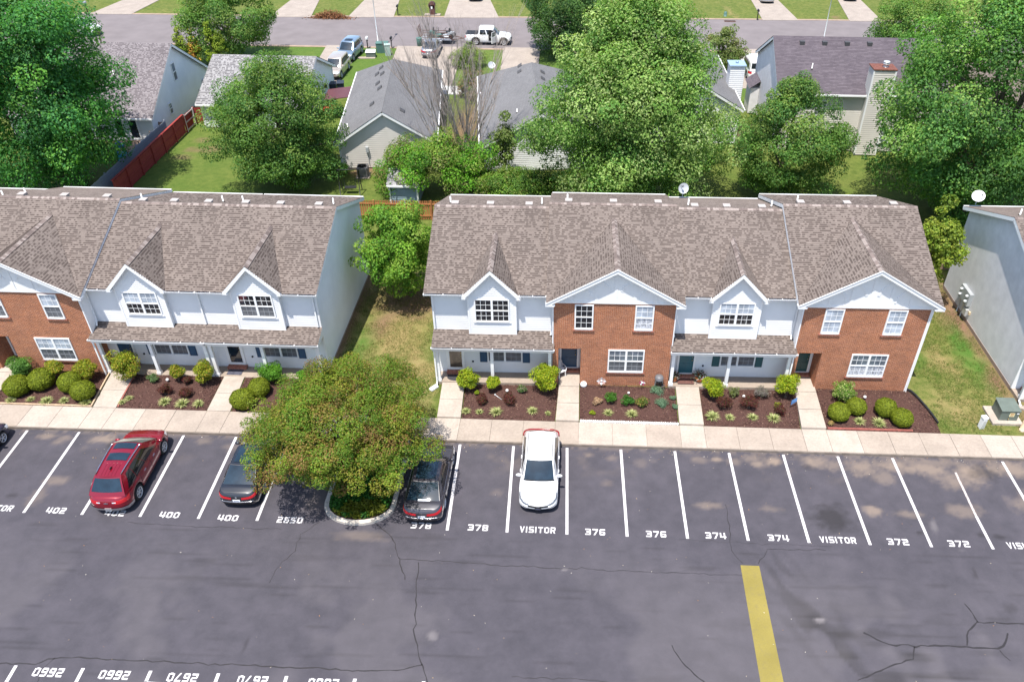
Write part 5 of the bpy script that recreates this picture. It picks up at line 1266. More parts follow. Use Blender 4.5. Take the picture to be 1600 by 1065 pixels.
    def wheels(s, spokes=6, rim=ALLOY, w=.22):
        R = s.R
        for x in (s.xf, s.xr):
            for sd in (1, -1):
                y = sd * (s.W / 2 - w / 2 - .035)
                b = MB(); b.lathe([(R * .66, -w / 2), (R * .92, -w / 2), (R, -w * .32), (R, w * .32), (R * .92, w / 2), (R * .66, w / 2), (R * .66, -w / 2)], (x, y, R), 24, 'y', cap=False); wh = b.build('wheel', RUBBER, s.t)
                r = MB(); yo = sd * w * .40
                r.lathe([(R * .70, -.03), (R * .70, .03), (R * .62, .03), (R * .60, -.03), (R * .70, -.03)], (x, y + yo, R), 20, 'y', cap=False)
                for k in range(spokes):
                    a = 2 * math.pi * k / spokes; d = Vector((math.cos(a), 0, math.sin(a)))
                    r.bar(Vector((x, y + yo, R)) + d * R * .08, Vector((x, y + yo, R)) + d * R * .65, R * (.8 / spokes), .03, (0, 1, 0))
                r.lathe([(0, -.02), (R * .16, -.02), (R * .16, .03), (0, .035)], (x, y + yo + sd * .008, R), 12, 'y'); r.build('rim', rim, wh)
                d = MB(); d.lathe([(0, -.01), (R * .64, -.01), (R * .64, .01), (0, .01)], (x, y + sd * w * .2, R), 18, 'y'); d.build('brake_disc', DARK, wh)
    def mirrors(s, mat=None):
        xA, xB, xC, xD, zr, hw, hr, zA, zD = s.corners()
        for sd in (1, -1):
            b = MB(); x = xA - .22; z = s.zsh(x) + .09
            vs = []
            for i in range(9):
                for k in range(8):
                    a = math.pi * i / 8; t = 2 * math.pi * k / 8
                    vs.append((x + .075 * math.sin(a) * math.cos(t), sd * (hw + .10 + .14 * math.cos(a) * sd * sd), z + .085 * math.sin(a) * math.sin(t)))
            b.add(vs, [(i * 8 + k, i * 8 + (k + 1) % 8, (i + 1) * 8 + (k + 1) % 8, (i + 1) * 8 + k) for i in range(8) for k in range(8)], 0, True)
            b.bar((x, sd * (hw - .06), z - .05), (x, sd * (hw + .05), z - .03), .06, .04); b.build('mirror', mat or s.paint, s.t)
    def handles(s, xs, mat=None, t=.78):
        for sd in (1, -1):
            for x in xs:
                i = int(np.argmin(np.abs(s.H[:, 0] - x) + (s.H[:, 1] < s.W * .4) * 9)); p = s.P(i, t, sd); b = MB(); b.obox(p + Vector((0, sd * .015, 0)), (.10, 0, 0), (0, .018, 0), (0, 0, .018)); b.build('door_handle', mat or s.paint, s.t)
    def seams(s, xs, hood=None, deck=None):
        """door gaps down the sides, bonnet and boot gaps across the top"""
        for sd in (1, -1):
            for x in xs:
                i = int(np.argmin(np.abs(s.H[:, 0] - x) + (s.H[:, 1] < s.W * .4) * 9))
                b = MB(); vs = [s.P(i + d, t, sd, .004) for t in np.linspace(.16, .99, 7) for d in (0, .28)]
                b.add(vs, [(k * 2, k * 2 + 1, k * 2 + 3, k * 2 + 2) for k in range(6)]); b.build('door_gap', DARK, s.t)
        for x, nm in ((hood, 'bonnet_gap'), (deck, 'boot_gap')):
            if x is None: continue
            i = int(np.argmin(np.abs(s.H[:, 0] - x) + (s.H[:, 1] < s.W * .4) * 9)); p = s.P(i, 1, 1)
            b = MB(); b.tube([(p.x + .12 * (1 - k * k) * (1 if nm == 'bonnet_gap' else -1), p.y * k * .92, p.z + s.crown * (1 - k * k) + .004) for k in np.linspace(-1, 1, 11)], .007, 4); b.build(nm, DARK, s.t)
        b = MB(); vs = [s.cabpatch('front', u, v_, .010) for u in np.linspace(.02, .98, 9) for v_ in (.0, .06)]
        b.add(vs, [(k * 2, k * 2 + 2, k * 2 + 3, k * 2 + 1) for k in range(8)]); b.build('cowl', DARK, s.t)
    def plate(s, end, t=.40, w=.30, mat=None):
        x = s.P(0 if end < 0 else len(s.H) - 1, t).x; z = s.P(0 if end < 0 else len(s.H) - 1, t).z
        b = MB(); b.obox((x + end * .012, 0, z), (.008, 0, 0), (0, w / 2, 0), (0, 0, .075)); p = b.build('licence_plate', mat or PLATE, s.t)
        c = MB()
        for k in range(-3, 4): c.obox((x + end * .022, k * .036, z - .005), (.001, 0, 0), (0, .011, 0), (0, 0, .032))
        tag(c.build('plate_print', M('plate_ink', (.12, .13, .22), .5, .1, 9), p), kind='stuff')
PLATE = M('licence_plate', (.72, .74, .78), .4, .05, 20)
def paintmat(name, c, metal=.25, rough=.28): return M(name, c, rough, .03, 3, metal=metal, coat=1.0, spec=.5)
def car_thing(name, label, x, y, head, cat='car', z=0, group=None): return thing(name, label, cat, (x, y, z), head, group)
PARKED = 'cars parked in the stalls'; DRV = 'vehicles by the street'
HN, HS = math.pi / 2, -math.pi / 2

# red crossover, nose to the kerb
t = car_thing('parked_suv', 'dark red sport utility vehicle with sunroof and roof rails, parked askew in stall 402', -15.62, -3.08, HN + .035, group=PARKED)
red = paintmat('red_car_paint', (.215, .003, .014), .3)
c = Car(t, red, 5.15, 1.98, [(-1, 1.02), (-.82, 1.10), (-.3, 1.10), (.15, 1.07), (.42, 1.05), (.75, .98), (.93, .84), (1, .74)], (1.52, .44, -1.72, -2.28, 1.74), 3.02, .98, .385, .27, .58, taper=(.06, .09))
c.RT = .86; c.body(); c.cabin(); c.wheels(6); c.mirrors(); c.handles((.55, -.45), CHROME)
c.pane('windscreen', 'front', .05, .95, .05, .93, CARGLASS_G); c.pane('rear_window', 'rear', .05, .95, .22, .92, CARGLASS_T)
for sd in ('left', 'right'):
    c.pane('front_side_window', sd, .12, .425, .10, .90, CARGLASS, corner=(.05, 0)); c.pane('rear_side_window', sd, .435, .70, .10, .90, CARGLASS); c.pane('quarter_window', sd, .71, .92, .12, .88, CARGLASS, corner=(0, -.06))
c.pane('sunroof', 'roof', .14, .86, .02, .21, CARGLASS_T, .014); c.pane('sunroof', 'roof', .14, .86, .34, .56, CARGLASS_T, .014)
for sd in (.03, .97):
    b = MB(); P = [c.cabpatch('roof', sd, v, .05) for v in np.linspace(.06, .96, 10)]; b.tube(P, .025, 6); b.build('roof_rail', CHROME, t)
b = MB()
for k in np.linspace(.25, .75, 5): b.tube([c.cabpatch('roof', k, v, .004) for v in np.linspace(.62, .98, 6)], .010, 4)
tag(b.build('roof_ribs', red, t), kind='stuff')
c.seams((1.15, .12, -.95), 2.2, None); c.patch('tail_lamp', TAILRED, 4, 11, .62, .88); c.patch('headlamp', LAMP, len(c.H) - 12, len(c.H) - 6, .62, .92)
c.patch('rear_bumper_trim', M('bumper_silver', (.36, .33, .34), .35, .05, 9, metal=.5), 0, 13, .04, .30, off=.03); c.plate(-1, .16)
c.patch('reversing_lamp', LAMP, 3, 4.6, .72, .80)
b = MB(); px = c.P(0, .74).x - .02; pz = c.P(0, .74).z
b.obox((px, 0, pz), (.01, 0, 0), (0, .10, 0), (0, 0, .018)); b.obox((px - .002, 0, pz), (.01, 0, 0), (0, .04, 0), (0, 0, .036)); b.build('bowtie_emblem', CHROME, t)
b = MB(); p = c.cabpatch('roof', .5, .78, .02); b.prism([p + Vector((.08, -.02, 0)), p + Vector((.08, .02, 0)), p + Vector((-.09, .02, 0)), p + Vector((-.09, -.02, 0))], (-.06, 0, .07)); b.build('roof_antenna', DARK, t)
c.patch('lower_sill', M('sill_grey', (.10, .08, .085), .5, .1, 9), 14, len(c.H) - 14, .0, .12, n=40)

def sedan(label, x, y, head, paint, L=4.86, Wd=1.85, glass=CARGLASS_T, rearfirst=True, group=PARKED, zr=1.46, name='parked_sedan', emblem=False, sun=True):
    t = car_thing(name, label, x, y, head, group=group)
    c = Car(t, paint, L, Wd, [(-1, .93), (-.86, 1.03), (-.62, 1.03), (-.2, .99), (.2, .97), (.45, .93), (.75, .84), (.93, .72), (1, .64)], (1.05 * L / 4.86, .28, -.95, -1.82 * L / 4.86, zr), L * .577, L * .19, .335, .20, .42, cabw=(.93, .66))
    c.body(); c.cabin(); c.wheels(5); c.mirrors(); c.handles((.35, -.6))
    c.pane('windscreen', 'front', .05, .95, .06, .94, CARGLASS_G if paint is BLKP else CARGLASS); c.pane('rear_window', 'rear', .015, .985, .04, .95, glass)
    for sd in ('left', 'right'): c.pane('front_side_window', sd, .11, .46, .14, .84, CARGLASS); c.pane('rear_side_window', sd, .48, .84, .14, .84, CARGLASS, corner=(0, -.06))
    if sun: c.pane('sunroof', 'roof', .12, .88, .05, .92, CARGLASS_T, .014)
    c.seams((1.0, -.05, -1.0), 1.95, -1.95); c.patch('tail_lamp', TAILRED, 2.0, 11, (.62, .72), (.78, .93)); c.patch('headlamp', LAMP, len(c.H) - 13, len(c.H) - 5, .62, .90)
    c.plate(-1, .52, .34); c.patch('bumper_trim', DARK, 0, 6, .04, .16)
    b = MB(); P = [c.P(i, .42, 1, .012) for i in np.linspace(0, 7, 6)]; Q_ = [c.P(i, .42, -1, .012) for i in np.linspace(0, 7, 6)]; b.tube(Q_[::-1] + P[1:], .014, 4); b.build('chrome_strip', CHROME, t)
    b = MB(); px = c.P(0, .80).x - .01; pz = c.P(0, .80).z; b.obox((px, 0, pz), (.008, 0, 0), (0, .035, 0), (0, 0, .03)); b.build('badge', CHROME, t)
    for sd in ('left', 'right'):
        b = MB(); b.tube([c.cabpatch(sd, u, .10, .016) for u in np.linspace(.09, .88, 12)], .010, 4); b.build('window_strip', CHROME, t)
    return c
BLKP = paintmat('black_car_paint', (.008, .009, .014), 0, .36)
c = sedan('black sedan with dark glass roof, rear towards the viewer, left of the island tree', -9.80, -2.52, HN + .02, BLKP, 5.0)
GRYP = paintmat('grey_car_paint', (.036, .033, .042), .1, .36)
c = sedan('charcoal grey sedan with split red tail lamps, under the right side of the island tree', -1.02, -3.18, HN, GRYP, 4.88, 1.86, zr=1.45)
b = MB(); 
b.obox(c.cabpatch('rear', .5, .10, .03), (.03, 0, .02), (0, .22, 0), (0, 0, .008)); b.build('high_brake_lamp', LAMP, c.t)
c = sedan('dark blue car cut off by the left picture edge', -24.05, -2.6, HN, paintmat('navy_car_paint', (.012, .018, .05), .3), 4.7, 1.84)

# white coupe-backed crossover, nose towards the viewer
t = car_thing('parked_crossover', 'white compact crossover reversed into the visitor stall, sun flashing on its windscreen', 4.21, -2.36, HS + .012, group=PARKED)
wht = paintmat('white_car_paint', (.74, .74, .745), 0)
c = Car(t, wht, 4.72, 1.86, [(-1, 1.04), (-.86, 1.12), (-.3, 1.08), (.15, 1.04), (.42, 1.02), (.75, .96), (.90, .84), (1, .62)], (1.12, .36, -1.45, -2.16, 1.68), 2.67, .92, .36, .27, .46, cabw=(.93, .70))
c.body(); c.cabin(); c.wheels(5); c.mirrors(); c.handles((.35, -.55))
c.pane('windscreen', 'front', .04, .96, .05, .95, CARGLASS_T); c.pane('rear_window', 'rear', .08, .92, .3, .9, CARGLASS)
for sd in ('left', 'right'): c.pane('front_side_window', sd, .11, .46, .14, .84, CARGLASS); c.pane('rear_side_window', sd, .48, .88, .16, .84, CARGLASS, corner=(0, -.07))
for sd in (.04, .96):
    b = MB(); b.tube([c.cabpatch('roof', sd, v, .02) for v in np.linspace(.04, .96, 8)], .018, 5); b.build('roof_rail', DARK, t)
c.seams((1.0, -.02, -.95), 1.85, None); c.patch('lower_cladding', DARK, 12, len(c.H) - 12, .0, .14, n=40); N_ = len(c.H); b = MB(); b.tube([c.P(i, .97, -1, .05) + Vector((0, 0, .05)) for i in np.linspace(13, 0, 12)] + [c.P(i, .97, 1, .05) + Vector((0, 0, .05)) for i in np.linspace(1, 13, 11)], .042, 6); b.build('tail_lamp', M('dark_lamp_red', (.22, .008, .012), .2, .1, 20, coat=.6), t)
c.patch('headlamp', M('headlamp_smoked', (.10, .11, .13), .12, .1, 30, coat=.9), N_ - 14, N_ - 5, (.84, .74), (.99, .93)); c.patch('chrome_scoop', CHROME, N_ - 9, N_ - 4.4, (.52, .18), (.60, .28))
c.patch('grille', DARK, N_ - 5.2, N_ - 1, (.52, .44), (.76, .70)); c.patch('lower_grille', DARK, N_ - 6, N_ - 1, .03, .14); c.patch('chrome_bar', CHROME, N_ - 5.5, N_ - 1, (.78, .72), (.84, .78), off=.014); c.plate(1, .30, .30, DARK)
b = MB(); p = c.P(N_ - 1, .70); pz = p.z; px = p.x + .02
for a in (90, 210, 330):
    d = Vector((0, math.cos(math.radians(a)), math.sin(math.radians(a)))); e = Vector((0, -d.z, d.y)); o_ = Vector((px, 0, pz)); b.prism([o_, o_ + d * .035 + e * .02, o_ + d * .07, o_ + d * .035 - e * .02], (.012, 0, 0))
b.build('three_diamond_emblem', CHROME, t)
b = MB(); b.tube([c.cabpatch('front', u, .055, .02) for u in np.linspace(.12, .55, 6)], .010, 4); b.build('wiper', DARK, t)
b = MB(); b.tube([c.cabpatch('front', u, .065, .02) for u in np.linspace(.50, .90, 6)], .010, 4); b.build('wiper', DARK, t)

def suv(label, x, y, head, paint, L=4.65, Wd=1.86, H=1.70, glass=CARGLASS_T, sunroof=True, name='driveway_suv', boxy=False):
    t = car_thing(name, label, x, y, head, z=.155, group=DRV)
    zs = [(-1, 1.02), (-.85, 1.10), (-.3, 1.09), (.15, 1.06), (.42, 1.04), (.75, .98), (.93, .86), (1, .76)]
    c = Car(t, paint, L, Wd, zs, (1.15, .42, -1.75, -2.12, H) if not boxy else (1.05, .62, -2.1, -2.26, H), L * .58, L * .19, .36, .26, .42, cabw=(.93, .74) if not boxy else (.95, .82))
    c.body(); c.cabin(); c.wheels(5); c.mirrors(); c.handles((.3, -.55)); N_ = len(c.H)
    c.pane('windscreen', 'front', .05, .95, .06, .94, glass); c.pane('rear_window', 'rear', .08, .92, .25, .9, CARGLASS)
    for sd in ('left', 'right'): c.pane('front_side_window', sd, .10, .40, .14, .84, CARGLASS); c.pane('rear_side_window', sd, .42, .66, .14, .84, CARGLASS); c.pane('quarter_window', sd, .68, .90, .16, .82, CARGLASS)
    if sunroof: c.pane('sunroof', 'roof', .2, .8, .10, .38, CARGLASS, .014)
    c.seams((.95, -.02, -1.0), 1.85, None); c.patch('tail_lamp', TAILRED, 5, 12, .62, .9); c.patch('headlamp', LAMP, N_ - 13, N_ - 6, .68, .9); c.patch('grille', DARK, N_ - 5.5, N_ - 1, .55, .74); c.patch('lower_bumper', DARK, N_ - 9, N_ - 1, .02, .22); c.plate(-1, .45); return c
suv('light blue grey estate car with sunroof, nearer the street in the left driveway', -19.95, 59.5, HS - .10, paintmat('blue_grey_paint', (.20, .28, .38), .4), glass=CARGLASS_T)
suv('champagne gold sport utility vehicle facing the viewer, nearer its garage', -20.0, 54.0, HS - .04, paintmat('champagne_paint', (.50, .43, .37), .4), sunroof=False)
suv('white boxy van parked between the chimney and the purple-roofed house', 23.6, 56.4, HN + .05, wht, 4.8, 1.9, 1.85, sunroof=False, name='driveway_van', boxy=True)
c = sedan('silver grey sedan with red tail lamps in the driveway behind the dead tree', -11.2, 61.3, HN, paintmat('silver_paint', (.30, .31, .34), .6), 4.6, 1.8, CARGLASS_T, group=DRV, name='driveway_sedan', sun=False); c.t.location.z = .155
for lb, x, y, hd, col_, nm in [('silver sedan seen from behind at the top picture edge', -9.0, 84.6, HN + .08, (.42, .42, .44), 'driveway_sedan'), ('silver white sedan facing down the driveway at the top right', 30.0, 86.2, HS, (.55, .56, .58), 'driveway_sedan'),
                               ('dark maroon sedan at the top right picture edge', 41.4, 88.0, HS, (.06, .02, .03), 'driveway_sedan'), ('black car at the top picture edge, far left driveway', -51.6, 84.2, HS, (.02, .02, .022), 'driveway_sedan')]:
    c = sedan(lb, x, y, hd, paintmat(nm + lb[:6].replace(' ', '_'), col_, .4), 4.6, 1.8, group=DRV, name=nm, sun=False); c.t.location.z = .16

def pickup(label, x, y, head, opendoor=False, cover=True):
    t = car_thing('pickup_truck', label, x, y, head, 'pickup truck', .115, DRV); Lp = 5.35; hw = .94
    c = Car(t, wht, Lp, 1.88, [(-1, 1.10), (-.9, 1.12), (.1, 1.12), (.42, 1.12), (.75, 1.06), (.93, .98), (1, .86)], (1.20, .56, -.98, -1.10, 1.78), 3.2, .86, .40, .34, .30, (.14, .04), cabw=(.95, .76), taper=(.05, .0))
    c.body(); c.cabin(); c.wheels(6, w=.26); c.mirrors(); c.handles((.35, -.35)); N_ = len(c.H)
    c.pane('windscreen', 'front', .05, .95, .08, .92, CARGLASS_T); c.pane('rear_window', 'rear', .08, .92, .2, .88, CARGLASS)
    for sd in ('left', 'right'): c.pane('front_side_window', sd, .12, .52, .16, .86, CARGLASS); c.pane('rear_side_window', sd, .58, .92, .16, .86, CARGLASS)
    b = MB(); b.box(-Lp / 2 + .14, -1.16, -.74, .74, 1.14, 1.185); b.build('bed_cover', BLACK, t)
    b = MB()
    for k in (-.4, 0, .4): b.box(-Lp / 2 + .3, -1.2, k - .012, k + .012, 1.186, 1.198)
    tag(b.build('cover_ribs', DARK, t), kind='stuff')
    c.seams((1.0, .05, -.9), 1.9, None); c.patch('headlamp', LAMP, N_ - 11, N_ - 5, .62, .88); c.patch('grille', DARK, N_ - 5, N_ - 1, .5, .86); c.patch('front_bumper', BLACK, N_ - 12, N_ - 1, .0, .30, off=.03); c.patch('tail_lamp', TAILRED, 5, 9, .55, .92); c.plate(-1, .3)
    for xw in (c.xf, c.xr):
        for sd in (1, -1):
            b = MB(); P = [(xw + .50 * math.cos(a), sd * .93, .40 + .50 * math.sin(a)) for a in np.linspace(.05, 3.09, 12)]; b.tube(P, .045, 5); b.build('wheel_arch_flare', BLACK, t)
    if opendoor:
        a = -1.05; hx, hy = 1.05, -.93; d = Vector((-math.cos(a), math.sin(a), 0)); n = Vector((d.y, -d.x, 0)); o_ = Vector((hx, hy, 0))
        b = MB(); b.obox(o_ + d * .5 + Vector((0, 0, .80)), d * .5, n * .05, (0, 0, .34)); b.build('open_door', wht, t)
        b = MB(); b.bar(o_ + d * .05 + Vector((0, 0, 1.14)), o_ + d * .38 + Vector((0, 0, 1.68)), .05, .05); b.bar(o_ + d * .38 + Vector((0, 0, 1.68)), o_ + d * .95 + Vector((0, 0, 1.66)), .05, .05); b.bar(o_ + d * .95 + Vector((0, 0, 1.66)), o_ + d * .98 + Vector((0, 0, 1.12)), .05, .05); b.build('door_window_frame', wht, t)
        b = MB(); P = [o_ + d * .08 + Vector((0, 0, 1.13)), o_ + d * .40 + Vector((0, 0, 1.66)), o_ + d * .94 + Vector((0, 0, 1.64)), o_ + d * .97 + Vector((0, 0, 1.13))]; b.prism(P, n * .01); b.build('door_glass', CARGLASS_G, t)
        b = MB(); b.box(.1, 1.0, -.945, -.935, .52, 1.7); b.build('door_opening', DARK, t)
    return c
pickup('white pickup truck with black bed cover and open passenger door, on the street', -5.25, 65.2, .0, True)
pickup('white pickup truck nosing out from behind the upper left tree', -53.6, 65.6, -.12)

# utility trailer behind the pickup
t = thing('utility_trailer', 'rusty open utility trailer carrying mowing gear, hitched behind the white pickup', 'trailer', (-11.0, 65.2, .115), 0, None)
RUST = M('rusty_steel', (.12, .06, .045), .8, .3, 8)
b = MB(); b.box(-2.0, 1.6, -.95, .95, .48, .56); b.build('deck', GREYWOOD, t)
for x0, x1, y in ((-2.0, 1.6, -.95), (-2.0, 1.6, .95)):
    b = MB(); b.bar((x0, y, 1.02), (x1, y, 1.02), .06, .06); b.bar((x0, y, .78), (x1, y, .78), .05, .05)
    for k in range(5): xx = x0 + (x1 - x0) * k / 4; b.bar((xx, y, .5), (xx, y, 1.02), .05, .05, (1, 0, 0))
    b.build('side_rail', RUST, t)
b = MB()
for k in range(7): yy = -.9 + 1.8 * k / 6; b.bar((-2.05, yy, .5), (-2.3, yy, 1.75), .04, .04, (0, 1, 0))
for z in (.6, 1.15, 1.7): b.bar((-2.07 - (z - .6) * .2, -.92, z), (-2.07 - (z - .6) * .2, .92, z), .05, .05)
b.build('ramp_gate', RUST, t)
for sd in (-1, 1):
    b = MB(); b.lathe([(.15, -.1), (.33, -.09), (.35, 0), (.33, .09), (.15, .1)], (-.2, sd * 1.08, .35), 18, 'y'); b.build('wheel', RUBBER, t)
b = MB(); b.bar((1.6, .8, .5), (2.9, 0, .5), .08, .08); b.bar((1.6, -.8, .5), (2.9, 0, .5), .08, .08); b.build('drawbar', RUST, t)
def mower(lb, x, y, rot, body):
    m = thing('riding_mower', lb, 'mower', (x, y, .675), rot, 'garden machines on the trailer')
    b = MB(); b.lathe([(.0, .12), (.52, .12), (.55, .2), (.5, .28), (0, .3)], (.1, 0, 0), 14); b.build('cutting_deck', body, m)
    b = MB(); b.box(-.75, -.1, -.28, .28, .3, .68); b.build('engine_housing', body, m)
    b = MB(); b.box(-.25, .15, -.22, .22, .62, .72); b.box(-.33, -.22, -.22, .22, .70, 1.05); b.build('seat', BLACK, m)
    for xx, rr in ((-.55, .27), (.62, .16)):
        for sd in (-1, 1):
            b = MB(); b.lathe([(.05, -.09), (rr, -.08), (rr, .08), (.05, .09)], (xx, sd * .45, rr), 14, 'y'); b.build('wheel', RUBBER, m)
    for sd in (-1, 1):
        b = MB(); b.tube([(.25, sd * .3, .4), (.3, sd * .3, .95), (.1, sd * .2, 1.05)], .02, 5); b.build('control_lever', BLACK, m)
mower('dark green riding mower on the rusty trailer', -11.3, 65.3, .1, TEALBOX); mower('grey riding mower at the front of the rusty trailer', -9.95, 65.1, 3.0, GREYMETAL)
b = MB(); b.lathe([(.0, 0), (.28, 0), (.31, .5), (.33, .85), (.31, .9), (0, .92)], (0, 0, 0), 12); t2 = thing('green_barrel', 'teal green bin beside the rear of the trailer', 'bin', (-13.0, 63.6, .115)); b.build('shell', TEALBOX, t2)
b = MB(); b.lathe([(.34, .86), (.35, .90), (.34, .93), (.1, .98), (0, .98)], (0, 0, 0), 12); b.build('lid', TEALBOX, t2)

# ================================================================== HOUSES BEHIND
def gable_house(name, label, origin, rot, L, D, eave, ridge, wall, roofmat, ridge_at=None, ov=.35, gcol=WHITE, rear_eave=None, lapL=True, group='houses behind the townhouses', roofstep=.15, wallends=None, hip=0):
    """ridge along local x from 0..L, depth local y 0..D; front is y=0"""
    t = thing(name, label, 'house', (*origin, .1), rot, group); r = ridge_at or D / 2; re = rear_eave or eave
    sf = (ridge - eave) / r; sb = (ridge - re) / (D - r)
    zf = lambda y: (ridge - sf * (r - y)) if y <= r else ridge - sb * (y - r)
    b = MB(); b.courses([(0, 0, .15), (L, 0, .15), (L, 0, zf(0) - .06), (0, 0, zf(0) - .06)], .17, .02); b.build('front_wall', wall, t)
    b = MB(); b.courses([(L, D, .15), (0, D, .15), (0, D, zf(D) - .06), (L, D, zf(D) - .06)], .17, .02); b.build('rear_wall', wall, t)
    we = wallends or (wall, wall)
    for x, s, wm in ((0, -1, we[0]), (L, 1, we[1])):
        pg = [(x, 0, .15), (x, D, .15), (x, D, zf(D) - .06), (x, r, ridge - .06), (x, 0, zf(0) - .06)] if not (hip and s > 0) else [(x, 0, .15), (x, D, .15), (x, D, zf(D) - .06), (x, 0, zf(0) - .06)]
        b = MB(); b.courses(pg if s > 0 else pg[::-1], .17, .016); b.build('gable_wall', wm, t)
    b = MB(); b.box(.02, L - .02, .02, D - .02, -.3, .17); b.build('foundation', FOUND, t)
    for x, y in ((0, 0), (L, 0), (0, D), (L, D)):
        b = MB(); b.box(x - .06, x + .06, y - .06, y + .06, .15, zf(y) - .1); b.build('corner_board', WHITE, t)
    e0 = (-ov, -ov, zf(0) - sf * ov); e1 = (L + ov, -ov, zf(0) - sf * ov); k0 = (-ov, D + ov, zf(D) - sb * ov); k1 = (L + ov, D + ov, zf(D) - sb * ov)
    up = Vector((0, 0, .10)); b = MB(); V = lambda p: Vector(p) + up; rr0, rr1 = Vector((-ov, r, ridge)) + up, Vector(((L - hip) if hip else (L + ov), r, ridge)) + up
    b.courses([V(e0), V(e1), rr1, rr0], roofstep, .014); b.courses([V(k1), V(k0), rr0, rr1], roofstep, .014)
    if hip: b.courses([V(e1), V(k1), rr1], roofstep, .014)
    b.build('roof', roofmat, t)
    for x in (-ov + .05, L + ov - .05)[:1 if hip else 2]:
        fascia(t, (x, e0[1] + .03, e0[2] - .05), (x, r, ridge - .05), .2, .05, mat=gcol); fascia(t, (x, k0[1] - .03, k0[2] - .05), (x, r, ridge - .05), .2, .05, mat=gcol)
    for y, e, s in ((-ov, e0, -1), (D + ov, k0, 1)):
        b = MB(); b.box(-ov + .06, L + ov - .06, min(y, y + s * .1), max(y, y + s * .1), e[2] - .04, e[2] + .09); b.build('gutter', WHITE, t)
    t['_zf'] = 0; del t['_zf']
    return t, zf
def hood_vent(t, p, slope_dir):
    x, y, z = p; b = MB(); d = Vector(slope_dir); s = Vector((-d.y, d.x, 0)).normalized() * .26; dh = Vector((d.x, d.y, 0)).normalized()
    q_ = Vector((x, y, z)); P = []
    for k in range(7):
        a = math.pi * k / 6; P.append(q_ - s * math.cos(a) + Vector((0, 0, .20 * math.sin(a))))
    b.prism(P, dh * .36 + Vector((0, 0, d.z * .36))); b.build('roof_vent', M('dark_vent', (.06, .06, .065), .6, .1, 9), t)

# left white house with its gable to the right
h1, zf = gable_house('gabled_house', 'white clapboard house with taupe roof and tall right gable, behind the red fence', (-43.6, 35.6), 0, 12.4, 12.5, 2.45, 6.5, SIDING, SH_TAUPE, 6.4)
window(h1, 5.78, 6.52, 3.35, 4.95, 12.425, False, S_D, 'x', 1, (1, 1)); window(h1, 3.45, 4.1, 1.15, 2.15, 12.425, False, S_D, 'x', 1, (2, 2))
entry_door(h1, 10.2, 11.2, .3, 2.3, -.022, WHITE, storm=CARGLASS_T); entry_door(h1, 9.0, 9.95, .3, 2.3, -.022, WHITE, storm=CARGLASS); window(h1, 7.4, 8.6, .9, 2.1, -.022, True, S_D)
pipe_vent(h1, (8.4, 3.4, zf(3.4) + .1)); hood_vent(h1, (8.8, 7.0, zf(7.0) + .1), (0, 1, -.6))
b = MB(); b.bar((12.44, 9.9, .3), (12.44, 9.9, 1.2), .04, .04, (1, 0, 0)); b.build('gas_riser', GREYMETAL, h1)
b = MB(); b.box(12.42, 12.62, 11.0, 11.5, .9, 1.7); b.build('meter_box', GREYMETAL, h1)
d = thing('back_deck', 'small grey wooden deck with white railing steps at the left white house', 'deck', (-34.6, 33.2, .1))
for k in range(16):
    b = MB(); b.box(0, 3.0, k * .145, k * .145 + .138, .18, .22); b.build('deck_board', TANWOOD, d)
for k in range(8):
    b = MB(); b.box(3.05, 3.75, .4 + k * .2, .4 + k * .2 + .17, .95 - k * .1, 1.0 - k * .1); b.build('railing_slat', WHITE, d)
for x, y in ((0, 0), (3.02, 0), (3.02, 2.2), (3.75, .4)):
    b = MB(); b.box(x, x + .09, y, y + .09, 0, 1.15); b.build('deck_post', TANWOOD, d)
p = thing('play_slide', 'blue plastic play set with teal slide beside the grey fence', 'toy', (-32.3, 31.6, .1), .4)
BLUE = M('blue_plastic', (.02, .10, .55), .4, .1, 5)
for sx in (-.35, .35):
    for sy in (-.35, .35):
        b = MB(); b.tube([(sx, sy, 0), (sx * .8, sy * .8, 1.5)], .05, 6); b.build('leg', BLUE, p)
b = MB(); b.box(-.4, .4, -.4, .4, .75, .82); b.build('platform', M('teal_plastic', (.05, .30, .38), .4, .1, 5), p)
b = MB(); b.prism([(-.25, -.4, .8), (.25, -.4, .8), (.25, -1.7, .08), (-.25, -1.7, .08)], (0, 0, .05)); b.build('slide', M('teal_plastic', (.05, .30, .38)), p)
b = MB(); b.lathe([(0, 1.9), (.45, 1.5), (.47, 1.45), (0, 1.5)], (0, 0, 0), 10); b.build('canopy', BLUE, p)

h2, zf = gable_house('gabled_house', 'house with mottled pale grey shingles mostly hidden by the maple tree', (-28.2, 39.0), 0, 9.0, 10.6, 2.4, 4.75, SIDING, SH_MOTT, 5.6)
window(h2, 1.0, 2.2, .9, 2.0, -.022, True, S_D)
b = MB(); b.box(9.02, 9.3, 7.2, 7.4, 1.3, 1.6); b.build('wall_lamp', DARK, h2)

def gable_front(label, cx, y0, rot, Wd, depth, eave, ridge, wall, roofmat, group='houses behind the townhouses', hip=4.2):
    """gable end faces the viewer: ridge runs away from the camera"""
    t, zf = gable_house('gabled_house', label, (cx, y0), rot + math.pi / 2, depth, Wd, eave, ridge, wall, roofmat, group=group, hip=hip)
    return t, zf
